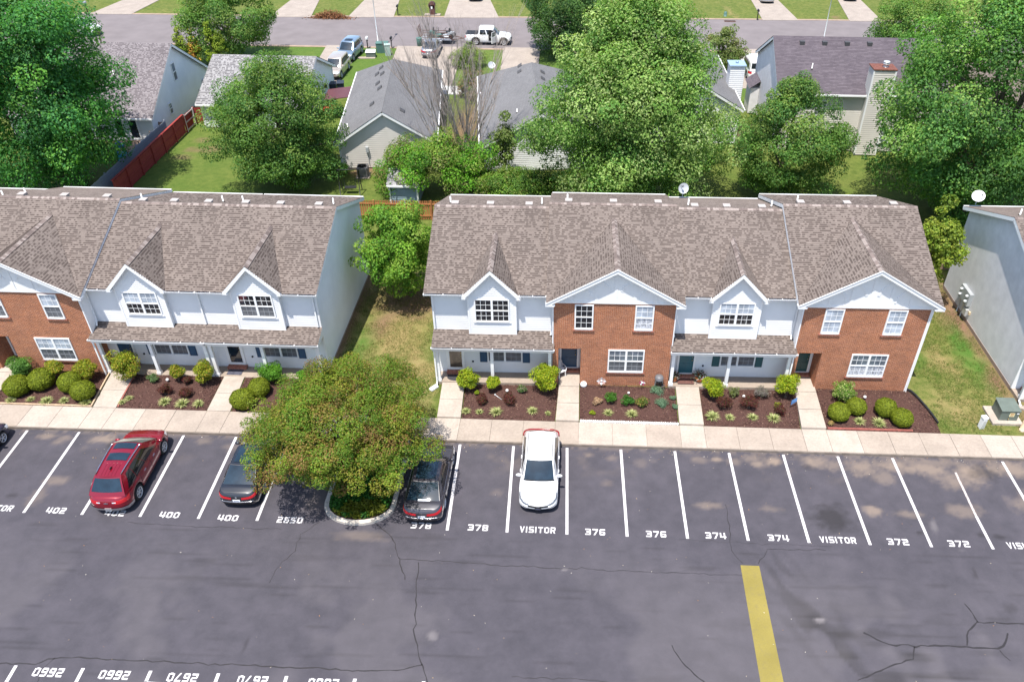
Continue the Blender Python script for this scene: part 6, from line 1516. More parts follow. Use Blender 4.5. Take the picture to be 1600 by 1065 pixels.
# local x runs back (+y world), local y runs left (-x world); origin = right front corner
h3, zf = gable_front('beige house with plain grey roof, gable end towards the viewer, left of the bare tree', -6.35, 32.1, math.radians(7.0), 7.5, 16.6, 2.45, 4.85, SIDING_TAN, SH_GREY)
for x, dy in ((3.2, 1.0), (6.2, .6), (8.0, .95), (10, .7), (11.0, 1.3), (12.2, 1.0)): hood_vent(h3, (x, 3.75 + dy, zf(3.75 + dy) + .1), (0, 1, -.64))
hood_vent(h3, (2.0, 3.75 - 1.2, zf(2.55) + .1), (0, -1, -.64)); pipe_vent(h3, (1.6, 6.9, zf(6.9) + .1), .35)
b = MB(); b.bar((-.05, 5.3, .4), (-.05, 5.3, 1.75), .05, .05, (1, 0, 0)); b.box(-.2, -.02, 5.2, 5.42, 1.5, 1.95); b.build('electric_meter', GREYMETAL, h3)
b = MB(); b.box(-.25, -.02, .35, .6, 1.7, 2.0); b.build('wall_lamp', DARK, h3)
h4, zf = gable_front('white house with plain grey roof half hidden by the big silvery maple', 7.1, 32.3, math.radians(7.0), 9.2, 16.0, 2.45, 4.95, SIDING, SH_GREY)
for x, dy in ((3.5, -.9), (6.5, -.8), (8.6, -.6), (10.4, -.7), (11.2, 1.0), (12.6, .9)): hood_vent(h4, (x, 4.6 + dy, zf(4.6 + dy) + .1), (0, 1 if dy > 0 else -1, -.6))
pipe_vent(h4, (2.4, 6.4, zf(6.4) + .1), .35)
def dish(name, label, loc, r, aim, h=.5, mat=GALV, group=None):
    """offset dish: bowl, feed arm and mast"""
    t = thing(name, label, 'satellite dish', loc, 0, group); n = Vector(aim).normalized(); a = n.orthogonal().normalized(); b_ = n.cross(a)
    c = Vector((0, 0, h)); m = MB(); vs = []; R = 7; K = 20
    for i in range(R + 1):
        for k in range(K):
            q_ = 2 * math.pi * k / K; rr = r * i / R; vs.append(c + a * rr * math.cos(q_) + b_ * rr * math.sin(q_) * .92 + n * (.16 * r * (i / R) ** 2))
    fs = [(i * K + k, i * K + (k + 1) % K, (i + 1) * K + (k + 1) % K, (i + 1) * K + k) for i in range(R) for k in range(K)]
    m.add(vs, fs, 0, True); m.add([v - n * .015 for v in vs], [f[::-1] for f in fs], 0, True); m.build('bowl', mat, t)
    m = MB(); m.tube([c - n * .02 - b_ * r * .7, c + n * r * .9 - b_ * r * .5], .018, 5); m.obox(c + n * r * .92 - b_ * r * .45, n * .07, a * .05, b_ * .04); m.build('feed_arm', M('dish_grey', (.12, .12, .13), .5, .1, 5), t)
    m = MB(); m.tube([(0, 0, -.1), (0, 0, h * .6), c - n * .03], .028, 6); m.build('mast', GREYMETAL, t); return t
dish('satellite_dish', 'small grey satellite dish on the roof corner of the half hidden white house', (-3.2, 48.9, 2.5), .38, (.3, -.6, .6), .5, GREYMETAL, 'satellite dishes')
dish('satellite_dish', 'grey satellite dish on a mast behind the right row ridge', at2(12.35, 11.4, 6.0), .34, (.15, -.75, .45), .62, GREYMETAL, 'satellite dishes')
dish('satellite_dish', 'large white oval satellite dish at the back corner of the weathered townhouse', at2(30.35, 11.0, 6.15), .41, (-.2, -.55, .9), .45, WHITE, 'satellite dishes')

h5, zf = gable_front('white house with grey roof and white clapboard chimney right of the silvery maple', 19.25, 38.0, math.radians(2.0), 7.8, 14.0, 3.35, 5.6, SIDING, SH_GREY)
b = MB(); b.courses([(4.4, -1.0, .1), (5.7, -1.0, .1), (5.7, -1.0, 5.4), (4.4, -1.0, 5.4)][::1], .18, .024)
b.courses([(4.4, .3, .1), (4.4, -1.0, .1), (4.4, -1.0, 5.4), (4.4, .3, 5.4)], .18, .024); b.poly([(5.7, -1.0, .1), (5.7, .3, .1), (5.7, .3, 5.4), (5.7, -1.0, 5.4)]); b.poly([(4.4, .3, .1), (4.4, .3, 5.4), (5.7, .3, 5.4), (5.7, .3, .1)]); b.build('chimney', SIDING, h5)
b = MB(); b.box(4.3, 5.8, -1.1, .4, 5.4, 5.50); b.lathe([(.12, 5.5), (.12, 5.6), (.16, 5.61), (0, 5.66)], (5.05, -.35, 0), 8); b.build('chimney_cap', M('cap_blue', (.34, .46, .58), .4, .05, 5, metal=.3), h5)
downspout(h5, [(.0, -.22, 3.3), (.02, -.02, 3.0), (.02, -.04, .2)])

h6, zf = gable_house('gabled_house', 'two storey beige house with dark purple roof and tall clapboard chimney', (22.25, 37.0), 0, 13.6, 11.0, 5.2, 8.15, SIDING_TAN, SH_PURP, 4.9, wallends=(SIDING_GREY, SIDING_TAN), rear_eave=5.0, ov=.3)
b = MB(); cz = 7.35
b.courses([(7.0, -.75, .1), (8.75, -.75, .1), (8.75, -.75, cz), (7.0, -.75, cz)], .18, .024); b.courses([(7.0, .6, .1), (7.0, -.75, .1), (7.0, -.75, cz), (7.0, .6, cz)], .18, .024); b.courses([(8.75, -.75, .1), (8.75, .6, .1), (8.75, .6, cz), (8.75, -.75, cz)], .18, .024); b.poly([(7, .6, .1), (7, .6, cz), (8.75, .6, cz), (8.75, .6, .1)]); b.build('chimney', SIDING_TAN, h6)
for x in (7.0, 8.75):
    b = MB(); b.box(x - .06, x + .06, -.80, -.70, .1, cz); b.build('chimney_corner_board', WHITE, h6)
b = MB(); b.box(6.92, 8.83, -.83, .66, cz, cz + .08); b.build('chimney_cap', M('rusty_cap', (.15, .055, .036), .6, .3, 5), h6)
b = MB(); b.lathe([(.20, 0), (.20, .22), (.27, .23), (.27, .29), (.20, .30), (.20, .36), (.28, .37), (.25, .44), (0, .47)], (8.05, -.1, cz + .08), 14); b.build('flue', GALV, h6)
for x in (2.1, 4.0, 5.9, 7.8):
    b = MB(); y = 4.25; z = zf(y) + .1; b.box(x - .2, x + .2, y - .2, y + .2, z - .1, z + .2); b.build('roof_vent', M('dark_vent', (.06, .06, .065)), h6)
pipe_vent(h6, (2.7, 1.9, zf(1.9) + .1), .5)
window(h6, 5.5, 6.55, .6, 1.8, -.022, False, S_D); window(h6, 9.0, 10.1, .9, 2.2, -.022, True, (PANE, PANE)); window(h6, 3.0, 4.0, 3.2, 4.5, -.022, False, S_D)
b = MB(); b.box(-.8, -.02, 8.2, 10.4, .1, 2.5); b.build('side_annex', SIDING_GREY, h6)
b = MB(); b.courses([(-1.0, 8.0, 2.5), (-1.0, 10.6, 2.5), (-.02, 10.6, 3.2), (-.02, 8.0, 3.2)][::-1], .15, .014); b.build('annex_roof', SH_PURP, h6)
h7, zf = gable_house('gabled_house', 'house with rosy brown roof showing through the upper right tree', (38.5, 41.0), 0, 11.0, 10.0, 2.6, 5.2, SIDING_TAN, SHINGLE)

# ================================================================== FENCES
def fence(name, label, a, b_, h, mat, pw=.14, gap=.006, post=2.4, rails=(.25, .85, 1.5), railside=1, z=.1, cap=False, postmat=None, group='yard fences'):
    """board fence: every picket, rail and post a piece of its own"""
    a = Vector((*a, 0)); b_ = Vector((*b_, 0)); d = b_ - a; L_ = d.length; ang = math.atan2(d.y, d.x)
    t = thing(name, label, 'fence', (a.x, a.y, z), ang, group)
    bm = MB(); bm.box(0, pw - gap, -.011, .011, .04, h); me = bm.mesh('picket', mat); rng = random.Random(int(L_ * 10)); n = int(L_ / pw)
    for i in range(n):
        o = obj('picket', me, t, (i * pw, rng.uniform(-.004, .004), rng.uniform(-.02, .015))); o.rotation_euler = (0, rng.uniform(-.008, .008), 0)
    for r in rails:
        k = max(1, round(L_ / post))
        for j in range(k):
            m = MB(); x0, x1 = L_ * j / k, L_ * (j + 1) / k; y = railside * .035; m.box(x0 + .05, x1 - .05, y - .02, y + .02, r - .045, r + .045); m.build('rail', postmat or mat, t)
    k = max(1, round(L_ / post))
    for j in range(k + 1):
        m = MB(); x = L_ * j / k; y = railside * .06; m.box(x - .05, x + .05, y - .05, y + .05, -.2, h + .06); m.build('post', postmat or mat, t)
    if cap:
        m = MB(); m.box(-.05, L_ + .05, -.07, .09, h + .061, h + .10); m.build('cap_rail', postmat or mat, t)
    return t
fence('board_fence', 'long dark red stained board fence between the left house and lawn', (-29.65, 25.0), (-29.6, 38.0), 1.55, REDWOOD, .30, .004, 2.2, (.12, .8, 1.45), -1, cap=True)
gt = fence('board_gate', 'red gate with white frame near the far end of the red fence', (-29.6, 38.12), (-29.55, 39.9), 1.5, REDWOOD, .30, .004, 2.2, (.14, .8, 1.42), -1, postmat=M('pale_rail', (.55, .48, .47), .6, .1, 5), group='yard gates')
gt['category'] = 'gate'
fence('board_fence', 'short red fence return with a pale notice, by the mottled roof', (-29.5, 40.0), (-27.3, 40.4), 1.5, REDWOOD, .30, .004, 2.2, (.14, .8, 1.42), 1)
b = MB(); b.box(-.15, .15, -.01, .01, -.12, .12); t = thing('notice', 'small pale square notice fixed on the short red fence', 'sign', (-28.2, 40.16, 1.25), .18); b.build('panel', M('pale_notice', (.62, .56, .40), .6, .1, 5), t)
fence('board_fence', 'weathered blue grey board fence running beside the red fence', (-30.75, 23.5), (-30.55, 36.6), 1.65, GREYWOOD, .14, .008, 2.4, (.3, 1.4), 1)
fence('board_fence', 'short tan board fence at the corner of the left white house', (-33.0, 36.2), (-30.7, 36.7), 1.5, TANWOOD, .14, .01, 2.3, (.3, 1.3), -1)
fence('board_fence', 'orange cedar picket fence across the gap between the townhouse rows', (-11.4, 22.9), (-3.0, 23.1), 1.55, CEDAR, .17, .05, 2.4, (.35, 1.3), -1)
fence('board_fence', 'weathered fence in the narrow gap beside the weathered townhouse', (26.8, 17.6), (31.6, 17.9), 1.7, TANWOOD, .14, .008, 2.4, (.3, 1.4), 1)
fence('board_fence', 'brown board fence between the chimney house and the purple-roofed house', (19.35, 38.3), (22.1, 38.4), 1.75, TANWOOD, .14, .008, 2.7, (.3, 1.5), -1)

# ================================================================== SERVICES AND YARD THINGS
def cyl_thing(name, label, cat, loc, prof, mat, part='body', n=12, group=None):
    t = thing(name, label, cat, loc, 0, group); b = MB(); b.lathe(prof, (0, 0, 0), n); b.build(part, mat, t); return t
# air conditioner
t = thing('air_conditioner', 'dark grey outdoor air conditioner beside the beige gable wall', 'air conditioner', (-11.85, 30.1, .1), .08)
AC = M('ac_grey', (.105, .10, .105), .6, .08, 5); b = MB(); b.box(-.42, .42, -.42, .42, .06, .86); b.build('cabinet', AC, t)
for s, ax in ((-1, 'y'), (1, 'x')):
    b = MB()
    for k in range(12):
        z = .12 + k * .06
        if ax == 'y': b.box(-.40, .40, -.44, -.42, z, z + .03)
        else: b.box(.42, .44, -.40, .40, z, z + .03)
    tag(b.build('louvres', M('ac_louvre', (.16, .155, .16), .5, .1, 6), t), kind='stuff')
b = MB(); b.lathe([(.36, .861), (.36, .90), (.33, .90), (.33, .861)], (0, 0, 0), 18)
for k in range(6): a = k * math.pi / 3; b.bar((0, 0, .885), (.35 * math.cos(a), .35 * math.sin(a), .885), .02, .02)
b.lathe([(0, .87), (.12, .87), (.12, .91), (0, .915)], (0, 0, 0), 10); b.build('fan_guard', DARK, t)
b = MB(); b.box(-.55, .55, -.55, .55, -.02, .06); b.build('pad', CONC, t)
# shed
t, zf = gable_house('garden_shed', 'small blue grey garden shed with pale shingle roof behind the cedar fence', (-8.6, 25.2), 0, 2.1, 2.6, 1.75, 2.35, M('shed_blue', (.22, .29, .34), .6, .1, 2), SH_MOTT, ov=.18, group=None); t['category'] = 'shed'
# trampoline-like frame
t = thing('swing_frame', 'black metal swing frame on the lawn behind the left row end', 'swing frame', (-12.1, 27.0, .1), .1)
for x in (-.75, .75):
    for y in (-.6, .6):
        b = MB(); b.tube([(x, y, 0), (x, y * .15, 2.0)], .04, 6); b.build('leg', BLACK, t)
b = MB(); b.tube([(-.85, 0, 2.0), (.85, 0, 2.0)], .04, 6); b.build('top_bar', BLACK, t)
b = MB(); b.box(-.45, .45, -.2, .2, .5, .55); b.build('seat', BLACK, t)
for x in (-.42, .42):
    b = MB(); b.tube([(x, 0, .55), (x, 0, 2.0)], .012, 4); b.build('chain', BLACK, t)
# covered grill, pots
t = thing('barbecue_grill', 'brown barbecue grill and pots against the beige gable wall', 'grill', (-9.6, 30.7, .1), -.2)
b = MB(); b.box(-.5, .5, -.28, .28, .45, .85); b.build('cabinet', M('grill_brown', (.16, .075, .06), .6, .2, 5), t); b = MB(); b.lathe([(.3, -.5), (.34, -.3), (.34, .3), (.3, .5)], (0, 0, .9), 12, 'y'); b.build('lid', RUST, t)
for x in (-.42, .42):
    b = MB(); b.tube([(x, 0, 0), (x, 0, .46)], .04, 6); b.build('leg', BLACK, t)
# bins
for i, (x, y, lb) in enumerate([(-18.95, 48.3, 'navy wheeled bin nearer the wall of the mottled-roofed house'), (-18.25, 48.6, 'navy wheeled bin on the lawn side of its neighbour')]):
    t = thing('wheeled_bin', lb, 'bin', (x, y, .1), .2, 'wheeled bins'); NB = M('bin_navy', (.02, .03, .055), .5, .1, 4)
    b = MB(); b.prism([(-.26, -.28, .08), (.26, -.28, .08), (.26, .28, .08), (-.26, .28, .08)], (0, 0, .01)); vs = [(sx * w, sy * w * 1.05, z) for z, w in ((.08, .26), (1.0, .34)) for sx, sy in ((-1, -1), (1, -1), (1, 1), (-1, 1))]
    b.add(vs, [(0, 1, 5, 4), (1, 2, 6, 5), (2, 3, 7, 6), (3, 0, 4, 7), (4, 5, 6, 7)]); b.build('body', NB, t); b = MB(); b.prism([(-.36, -.40, 1.0), (.36, -.40, 1.0), (.36, .38, 1.06), (-.36, .38, 1.06)], (0, 0, .05)); b.build('lid', M('bin_lid', (.03, .035, .05), .4, .1, 4), t)
    for s in (-1, 1):
        b = MB(); b.lathe([(.0, -.03), (.13, -.03), (.13, .03), (0, .03)], (s * .3, .3, .13), 10, 'y'); b.build('wheel', RUBBER, t)
t = thing('lean_to', 'maroon lean-to roof with red planter between the mottled and grey roofs', 'lean-to', (-17.0, 43.0, .1), .08)
MAR = M('maroon_metal', (.10, .035, .04), .5, .15, 3); b = MB(); b.prism([(-1.0, -1.6, 1.9), (1.5, -1.6, 2.2), (1.5, 1.2, 2.2), (-1.0, 1.2, 1.9)], (0, 0, .06)); b.build('roof', MAR, t)
for x, y in ((-.9, -1.5), (1.4, -1.5), (-.9, 1.1), (1.4, 1.1)):
    b = MB(); b.box(x - .05, x + .05, y - .05, y + .05, 0, 1.9 + (x + 1) * .12); b.build('post', REDWOOD, t)
b = MB(); b.box(-1.9, -1.0, -.6, .6, 0, .55); b.build('planter', M('red_planter', (.42, .03, .025), .5, .1, 4), t)
# street furniture
def mailbox(label, x, y, rot, mat, post=BLACK, arm=True):
    t = thing('mailbox', label, 'mailbox', (x, y, .12), rot, 'mailboxes along the street')
    b = MB(); b.box(-.05, .05, -.05, .05, -.1, 1.05); b.build('post', post, t)
    b = MB(); P = [(-.11, -.25, 1.05), (.11, -.25, 1.05), (.11, -.25, 1.2), (.07, -.25, 1.28), (-.07, -.25, 1.28), (-.11, -.25, 1.2)]; b.prism(P, (0, .5, 0)); b.build('box', mat, t)
    b = MB(); b.box(-.03, .03, -.4, .1, .75, .82); b.build('arm', post, t)
mailbox('grey mailbox on a dark post, far left across the street', -57.1, 74.6, 0, GREYMETAL); mailbox('black mailbox on a post beside the second far driveway', -17.8, 75.6, 0, BLACK)
mailbox('white topped mailbox on a black post at the near kerb', -18.7, 62.4, math.pi, WHITE); mailbox('black mailbox with slanting brace right of the green transformer', -16.0, 62.6, math.pi, BLACK)
mailbox('dark mailbox on a post beside the top right driveway', 27.4, 76.5, 0, BLACK); mailbox('brown mailbox in front of the half hidden white pickup', -49.3, 62.4, math.pi, M('brown_box', (.10, .065, .05), .6, .2, 5), M('brown_box', (.10, .065, .05)))
t = thing('brick_mailbox', 'brown brick pillar mailbox on a stone slab across the street', 'mailbox', (-13.5, 76.1, .12), 0, None)
b = MB(); b.box(-.32, .32, -.32, .32, .1, 1.25); b.lathe([(.42, -.32), (.42, .32)], (0, 0, 1.2), 16, 'y'); b.build('pillar', brick_mat('dark_brick', (.14, .05, .04), (.09, .035, .03), (.2, .15, .13)), t); b = MB(); b.box(-1.0, 1.0, -.4, .35, -.05, .10); b.build('slab', CONC, t); b = MB(); b.box(-.1, .1, -.34, -.31, .8, 1.1); b.build('box', WHITE, t)
def light_pole(label, x, y):
    t = thing('light_pole', label, 'light pole', (x, y, .1), 0, 'street light poles'); b = MB(); b.tube([(0, 0, 0), (0, 0, 9)], [.055, .04], 8); b.build('pole', GALV, t); b = MB(); b.tube([(0, 0, 8.9), (0, .9, 9.3), (0, 1.8, 9.35)], [.04, .035, .03], 6); b.build('arm', GALV, t); b = MB(); b.box(-.12, .12, 1.7, 2.3, 9.3, 9.42); b.build('lamp_head', GREYMETAL, t)
light_pole('slim grey light pole standing by the teal utility cabinet', -17.6, 63.0); light_pole('slim grey light pole rising behind the purple roof', 32.7, 64.4)
t = thing('utility_cabinet', 'teal green utility cabinet on the far lawn near the kerb', 'utility box', (-16.75, 61.3, .1), .1); b = MB(); b.box(-.65, .65, -.45, .45, 0, 1.0); b.build('cabinet', TEALBOX, t); b = MB(); b.box(-.68, .68, -.48, .48, 1.0, 1.08); b.build('lid', TEALBOX, t)
t = thing('utility_cabinet', 'low dark generator box with white lid beside the teal cabinet', 'utility box', (-17.7, 59.6, .1), .1); b = MB(); b.box(-.5, .5, -.35, .35, .0, .55); b.build('cabinet', GREENBOX, t); b = MB(); b.prism([(-.55, -.4, .55), (.55, -.4, .55), (.5, .35, .68), (-.5, .35, .68)], (0, 0, .05)); b.build('lid', WHITE, t); b = MB(); b.box(-1.4, .5, -.7, -.1, -.02, .06); b.build('pad', CONC, t)
t = thing('utility_pedestal', 'pale grey green upright pedestal beside the teal cabinet', 'utility box', (-15.95, 60.2, .1), .3); b = MB(); b.box(-.3, .3, -.25, .25, 0, 1.15); b.build('cabinet', M('pale_green', (.36, .46, .42), .5, .08, 4), t); b = MB(); b.box(-.33, .33, -.28, .28, 1.15, 1.22); b.build('lid', M('pale_green', (.36, .46, .42)), t)
cyl_thing('utility_box', 'small green utility stub on the far lawn at the top right', 'utility box', (23.6, 78.0, .1), [(.2, 0), (.2, .45), (.14, .55), (0, .57)], TEALBOX)
for i, (x, y) in enumerate([(23.9, 75.7), (23.7, 64.6)]):
    t = thing('storm_drain', ['dark storm drain inlet at the far kerb', 'dark storm drain inlet at the near kerb by the van driveway'][i], 'storm drain', (x, y, .12), .02, 'storm drains'); b = MB(); b.box(-.7, .7, -.28, .28, 0, .04); b.build('grate_frame', RUST, t); b = MB()
    for k in range(8): b.box(-.62 + k * .16, -.52 + k * .16, -.2, .2, .041, .055)
    tag(b.build('grate_bars', DARK, t), kind='stuff')
rng = np.random.RandomState(4); P = np.stack([rng.normal(-26.0, 1.15, 2600), rng.normal(74.0, .32, 2600), np.abs(rng.normal(.15, .22, 2600)) + .1], 1); P[:, 2] = .12 + (P[:, 2] - .1) * np.clip(1.4 - ((P[:, 0] + 26) / 2) ** 2, .1, 1.4)
scatter_quads('brush_pile', P, .16, np.array([(.22, .095, .045), (.30, .15, .08), (.15, .07, .035)]), LEAF_DULL, rng, 1.0, aspect=.2)

# transformer and pedestals at the right
t = thing('transformer', 'dark green pad-mounted transformer with sun glare and yellow warning label', 'transformer', (28.74, 3.12, .1), .0)
b = MB(); b.box(-.85, .72, -.78, .62, -.05, .14); b.build('pad', CONC_L, t)
b = MB(); b.box(-.46, .48, -.52, .42, .14, .78); b.build('cabinet', GREENBOX, t)
b = MB(); b.prism([(-.50, -.56, .782), (.52, -.56, .782), (.50, .46, .86), (-.48, .46, .86)], (0, 0, .035)); b.prism([(-.46, -.5, .80), (.48, -.5, .80), (.48, .42, .862), (-.46, .42, .862)], (0, 0, .01)); b.build('lid', GREENBOX, t)
b = MB(); b.box(-.02, .24, -.535, -.522, .42, .66); lb_ = b.build('warning_label', M('warning_cream', (.72, .66, .40), .5, .05, 9), t); b = MB()
for k in range(4): b.box(.02, .2, -.540, -.536, .46 + k * .045, .475 + k * .045)
b.box(.0, .22, -.540, -.536, .625, .65); tag(b.build('label_print', M('label_ink', (.35, .16, .05), .5, .1, 9), lb_), kind='stuff')
b = MB(); b.box(.34, .46, -.535, -.522, .60, .66); b.build('number_plate', WHITE, t); b = MB(); b.box(-.01, .01, -.528, -.522, .16, .78); b.build('door_seam', DARK, t)
b = MB(); b.lathe([(0, -.04), (.03, -.035), (.03, 0)], (.0, -.53, .28), 8, 'y'); b.build('padlock', BRASS, t)
t = thing('utility_pedestal', 'white square utility pedestal left of the green transformer', 'utility box', (27.2, 2.12, .08), .25); b = MB(); b.box(-.12, .12, -.12, .12, 0, .72); b.build('cabinet', WHITE, t); b = MB(); b.box(-.14, .14, -.14, .14, .72, .80); b.build('lid', WHITE, t); b = MB(); b.box(-.10, .10, -.13, -.121, .10, .62); b.build('cover_plate', GALV, t)
t = thing('utility_pedestal', 'beige round utility pedestal at the right picture edge', 'utility box', (29.3, 2.0, .08), 0); b = MB(); b.lathe([(.14, 0), (.14, .62), (.12, .68), (0, .70)], (0, 0, 0), 14); b.build('cabinet', M('beige_enamel', (.58, .45, .30), .5, .08, 4), t); b = MB(); b.lathe([(.155, .08), (.155, .14)], (0, 0, 0), 14); b.build('base_ring', M('beige_enamel', (.58, .45, .30)), t)
# electric meters on the weathered gable
t = thing('meter_bank', 'grey electric meter bank with four round meters on the weathered side wall', 'electric meters', at2(29.98, 7.6, 0), R16)
b = MB(); b.box(-.24, 0, -.66, .66, 1.2, 2.05); b.build('cabinet', GREYMETAL, t)
for y in (-.42, .42):
    for z in (1.45, 1.82):
        b = MB(); b.lathe([(.0, 0), (.085, 0), (.085, .1), (.05, .14), (0, .145)], (0, 0, 0), 12); me = b.mesh('meter', M('meter_glass', (.66, .68, .70), .15, .05, 9, coat=.8)); o = obj('meter', me, t, (-.24, y, z)); o.rotation_euler = (0, -math.pi / 2, 0)
b = MB(); b.box(-.20, 0, -.75, -.35, .55, 1.0); b.build('junction_box', GALV, t)
for y in (-.1, .45):
    b = MB(); b.tube([(-.08, y, .1), (-.08, y, 1.2)], .04, 6); b.build('conduit', GALV, t)
b = MB(); b.box(-.10, 0, -1.0, -.85, .8, 1.0); b.build('telephone_box', M('beige_enamel', (.58, .45, .30)), t)
t = thing('splash_block', 'pale concrete splash block under the right townhouse downspout', 'splash block', (30.0, 3.75, .12), -.35); b = MB(); b.box(-.35, .35, -.14, .14, 0, .07); b.box(-.35, .35, -.14, -.10, .07, .11); b.box(-.35, .35, .10, .14, .07, .11); b.build('block', CONC_L, t)
t = thing('splash_block', 'white plastic splash block at the left corner of the right row', 'splash block', (-1.98, 3.95, .12), .9); b = MB(); b.box(-.28, .22, -.13, .13, 0, .05); b.box(-.28, .22, -.13, -.09, .05, .10); b.box(-.28, .22, .09, .13, .05, .10); b.build('block', WHITE, t)

# ================================================================== GARDEN THINGS
# stone, timber and plastic edgings
t = thing('stone_edging', 'row of rough white stones along the front of the brick unit bed', 'edging', (6.1, 1.60, .15)); rng2 = random.Random(6); x = 0
while x < 5.1:
    w = rng2.uniform(.09, .15); b = MB(); vs = []; hgt = rng2.uniform(.09, .13); fs = []
    for k, (sc_, z) in enumerate(((1, -.03), (1.02, .04), (.86, .09), (.5, hgt))):
        for j in range(7): a = 2 * math.pi * j / 7; vs.append((x + w / 2 + sc_ * w * .54 * math.cos(a) * rng2.uniform(.85, 1.1), sc_ * .08 * math.sin(a) * rng2.uniform(.8, 1.15), z))
    for k in range(3):
        for j in range(7): fs.append((k * 7 + j, k * 7 + (j + 1) % 7, (k + 1) * 7 + (j + 1) % 7, (k + 1) * 7 + j))
    fs.append(tuple(21 + j for j in range(7))); b.add(vs, fs, 0, False); b.build('stone', M('white_stone', (.66, .63, .60), .85, .15, 8, .3, 30), t); x += w * .97
def edging(name, label, pts, h, w, mat, part='board', z=.12):
    t = thing(name, label, 'edging', (*pts[0], z))
    o_ = Vector((*pts[0], 0))
    for a, b_ in zip(pts[:-1], pts[1:]):
        m = MB(); pa = Vector((*a, 0)) - o_; pb = Vector((*b_, 0)) - o_; m.bar(pa + Vector((0, 0, h / 2)), pb + Vector((0, 0, h / 2)), w, h); m.build(part, mat, t)
    return t
edging('timber_edging', 'faded red timber edging along the front of the boxwood bed, right', [(19.08, 1.62), (21.4, 1.63), (23.5, 1.64)], .12, .06, M('faded_red_timber', (.30, .095, .075), .8, .2, 5))
edging('plastic_edging', 'black plastic edging curving from the brick corner to the sidewalk', [(24.15, 5.05), (24.38, 4.85), (24.53, 4.51), (24.68, 4.0), (24.84, 3.36), (24.95, 2.8), (25.02, 2.31)], .13, .09, BLACK, 'strip')
edging('timber_edging', 'tan timber edging round the far left boxwood bed', [(-25.68, 1.60), (-22.8, 1.6), (-20.05, 1.60), (-20.22, 2.9), (-20.40, 4.35)], .10, .07, M('tan_timber', (.46, .33, .22), .85, .2, 4))
edging('timber_edging', 'thin red brick edging right of the leftmost full walk', [(-18.63, 1.6), (-18.80, 3.0), (-18.92, 4.3)], .06, .06, M('faded_red_timber', (.30, .095, .075)))
# chair
t = thing('plastic_chair', 'white plastic garden chair in the recessed brick entry', 'chair', at2(4.98, .72, .24), R16 + .55); CW = M('white_plastic', (.72, .72, .73), .4, .04, 6)
b = MB(); b.box(-.23, .23, -.22, .22, .40, .44); b.build('seat', CW, t)
for x, y in ((-.21, -.2), (.21, -.2), (-.21, .2), (.21, .2)):
    b = MB(); b.bar((x, y, 0), (x * .92, y * .92, .42), .05, .05, (1, 0, 0)); b.build('leg', CW, t)
for x in (-.16, -.08, 0, .08, .16):
    b = MB(); b.bar((x, .21, .44), (x * 1.1, .30, .88 - abs(x) * .5), .045, .015, (0, 1, 0)); b.build('back_slat', CW, t)
b = MB(); b.tube([(-.24, .22, .44), (-.25, .30, .78), (-.14, .32, .90), (.14, .32, .90), (.25, .30, .78), (.24, .22, .44)], .022, 6); b.build('back_frame', CW, t)
for s in (-1, 1):
    b = MB(); b.tube([(s * .25, .27, .64), (s * .27, -.1, .66), (s * .25, -.22, .62), (s * .22, -.2, .4)], .022, 6); b.build('armrest', CW, t)
# doormats
t = thing('doormat', 'dark half-round doormat before the brown storm door', 'doormat', at2(-.87, .36, .304), R16); b = MB(); P = [(-.48, .2, 0), (.48, .2, 0)] + [(.48 * math.cos(a), -.02 - .30 * math.sin(a), 0) for a in np.linspace(0, math.pi, 12)]; b.prism(P[::-1], (0, 0, .015)); b.build('mat', M('dark_mat', (.035, .035, .042), .95, .2, 30), t)
t = thing('doormat', 'dark patterned rectangular doormat before the blue glass door', 'doormat', (-13.38, 4.78, .185), .0); b = MB(); b.box(-.42, .42, -.26, .26, 0, .015); b.build('mat', M('patterned_mat', (.07, .07, .095), .95, .5, 12), t)
t = thing('doormat', 'reddish brown doormat before the teal door', 'doormat', at2(11.95, .32, .355), R16); b = MB(); b.box(-.45, .45, -.24, .24, 0, .015); b.build('mat', M('brown_mat', (.12, .055, .045), .95, .3, 20), t)
def pot(label, loc, r, h, pal, seed):
    t = thing('flower_pot', label, 'flower pot', loc, 0, 'flower pots by the teal door'); b = MB(); b.lathe([(r * .65, 0), (r * .95, h * .8), (r * 1.05, h * .82), (r * 1.05, h), (r * .9, h), (r * .85, h * .85), (0, h * .84)], (0, 0, 0), 16); b.build('pot', TERRA, t)
    rg = np.random.RandomState(seed); n = 520; P = rg.normal(size=(n, 3)) * np.array([r * .62, r * .62, r * .35]) + np.array([0, 0, h + r * .4]); N = unit(rg.normal(size=(n, 3)) + np.array([0, 0, .8])); pal = np.array(pal)
    leaf_mesh_obj('flowers', leaf_quads(P, N, .075, rg, .8), pal[rg.randint(0, len(pal), n)], LEAF, t)
pot('large terracotta pot of pale blue and white flowers right of the teal door', at2(12.72, .42, .35), .27, .28, [(.05, .10, .02), (.06, .12, .03), (.04, .08, .02), (.55, .66, .78), (.62, .68, .72), (.5, .08, .03), (.10, .05, .04)], 3)
pot('small orange pot of dark flowers left of the teal door', at2(11.33, .38, .35), .19, .26, [(.05, .09, .02), (.04, .07, .02), (.35, .12, .04), (.60, .62, .66), (.08, .04, .03)], 4)
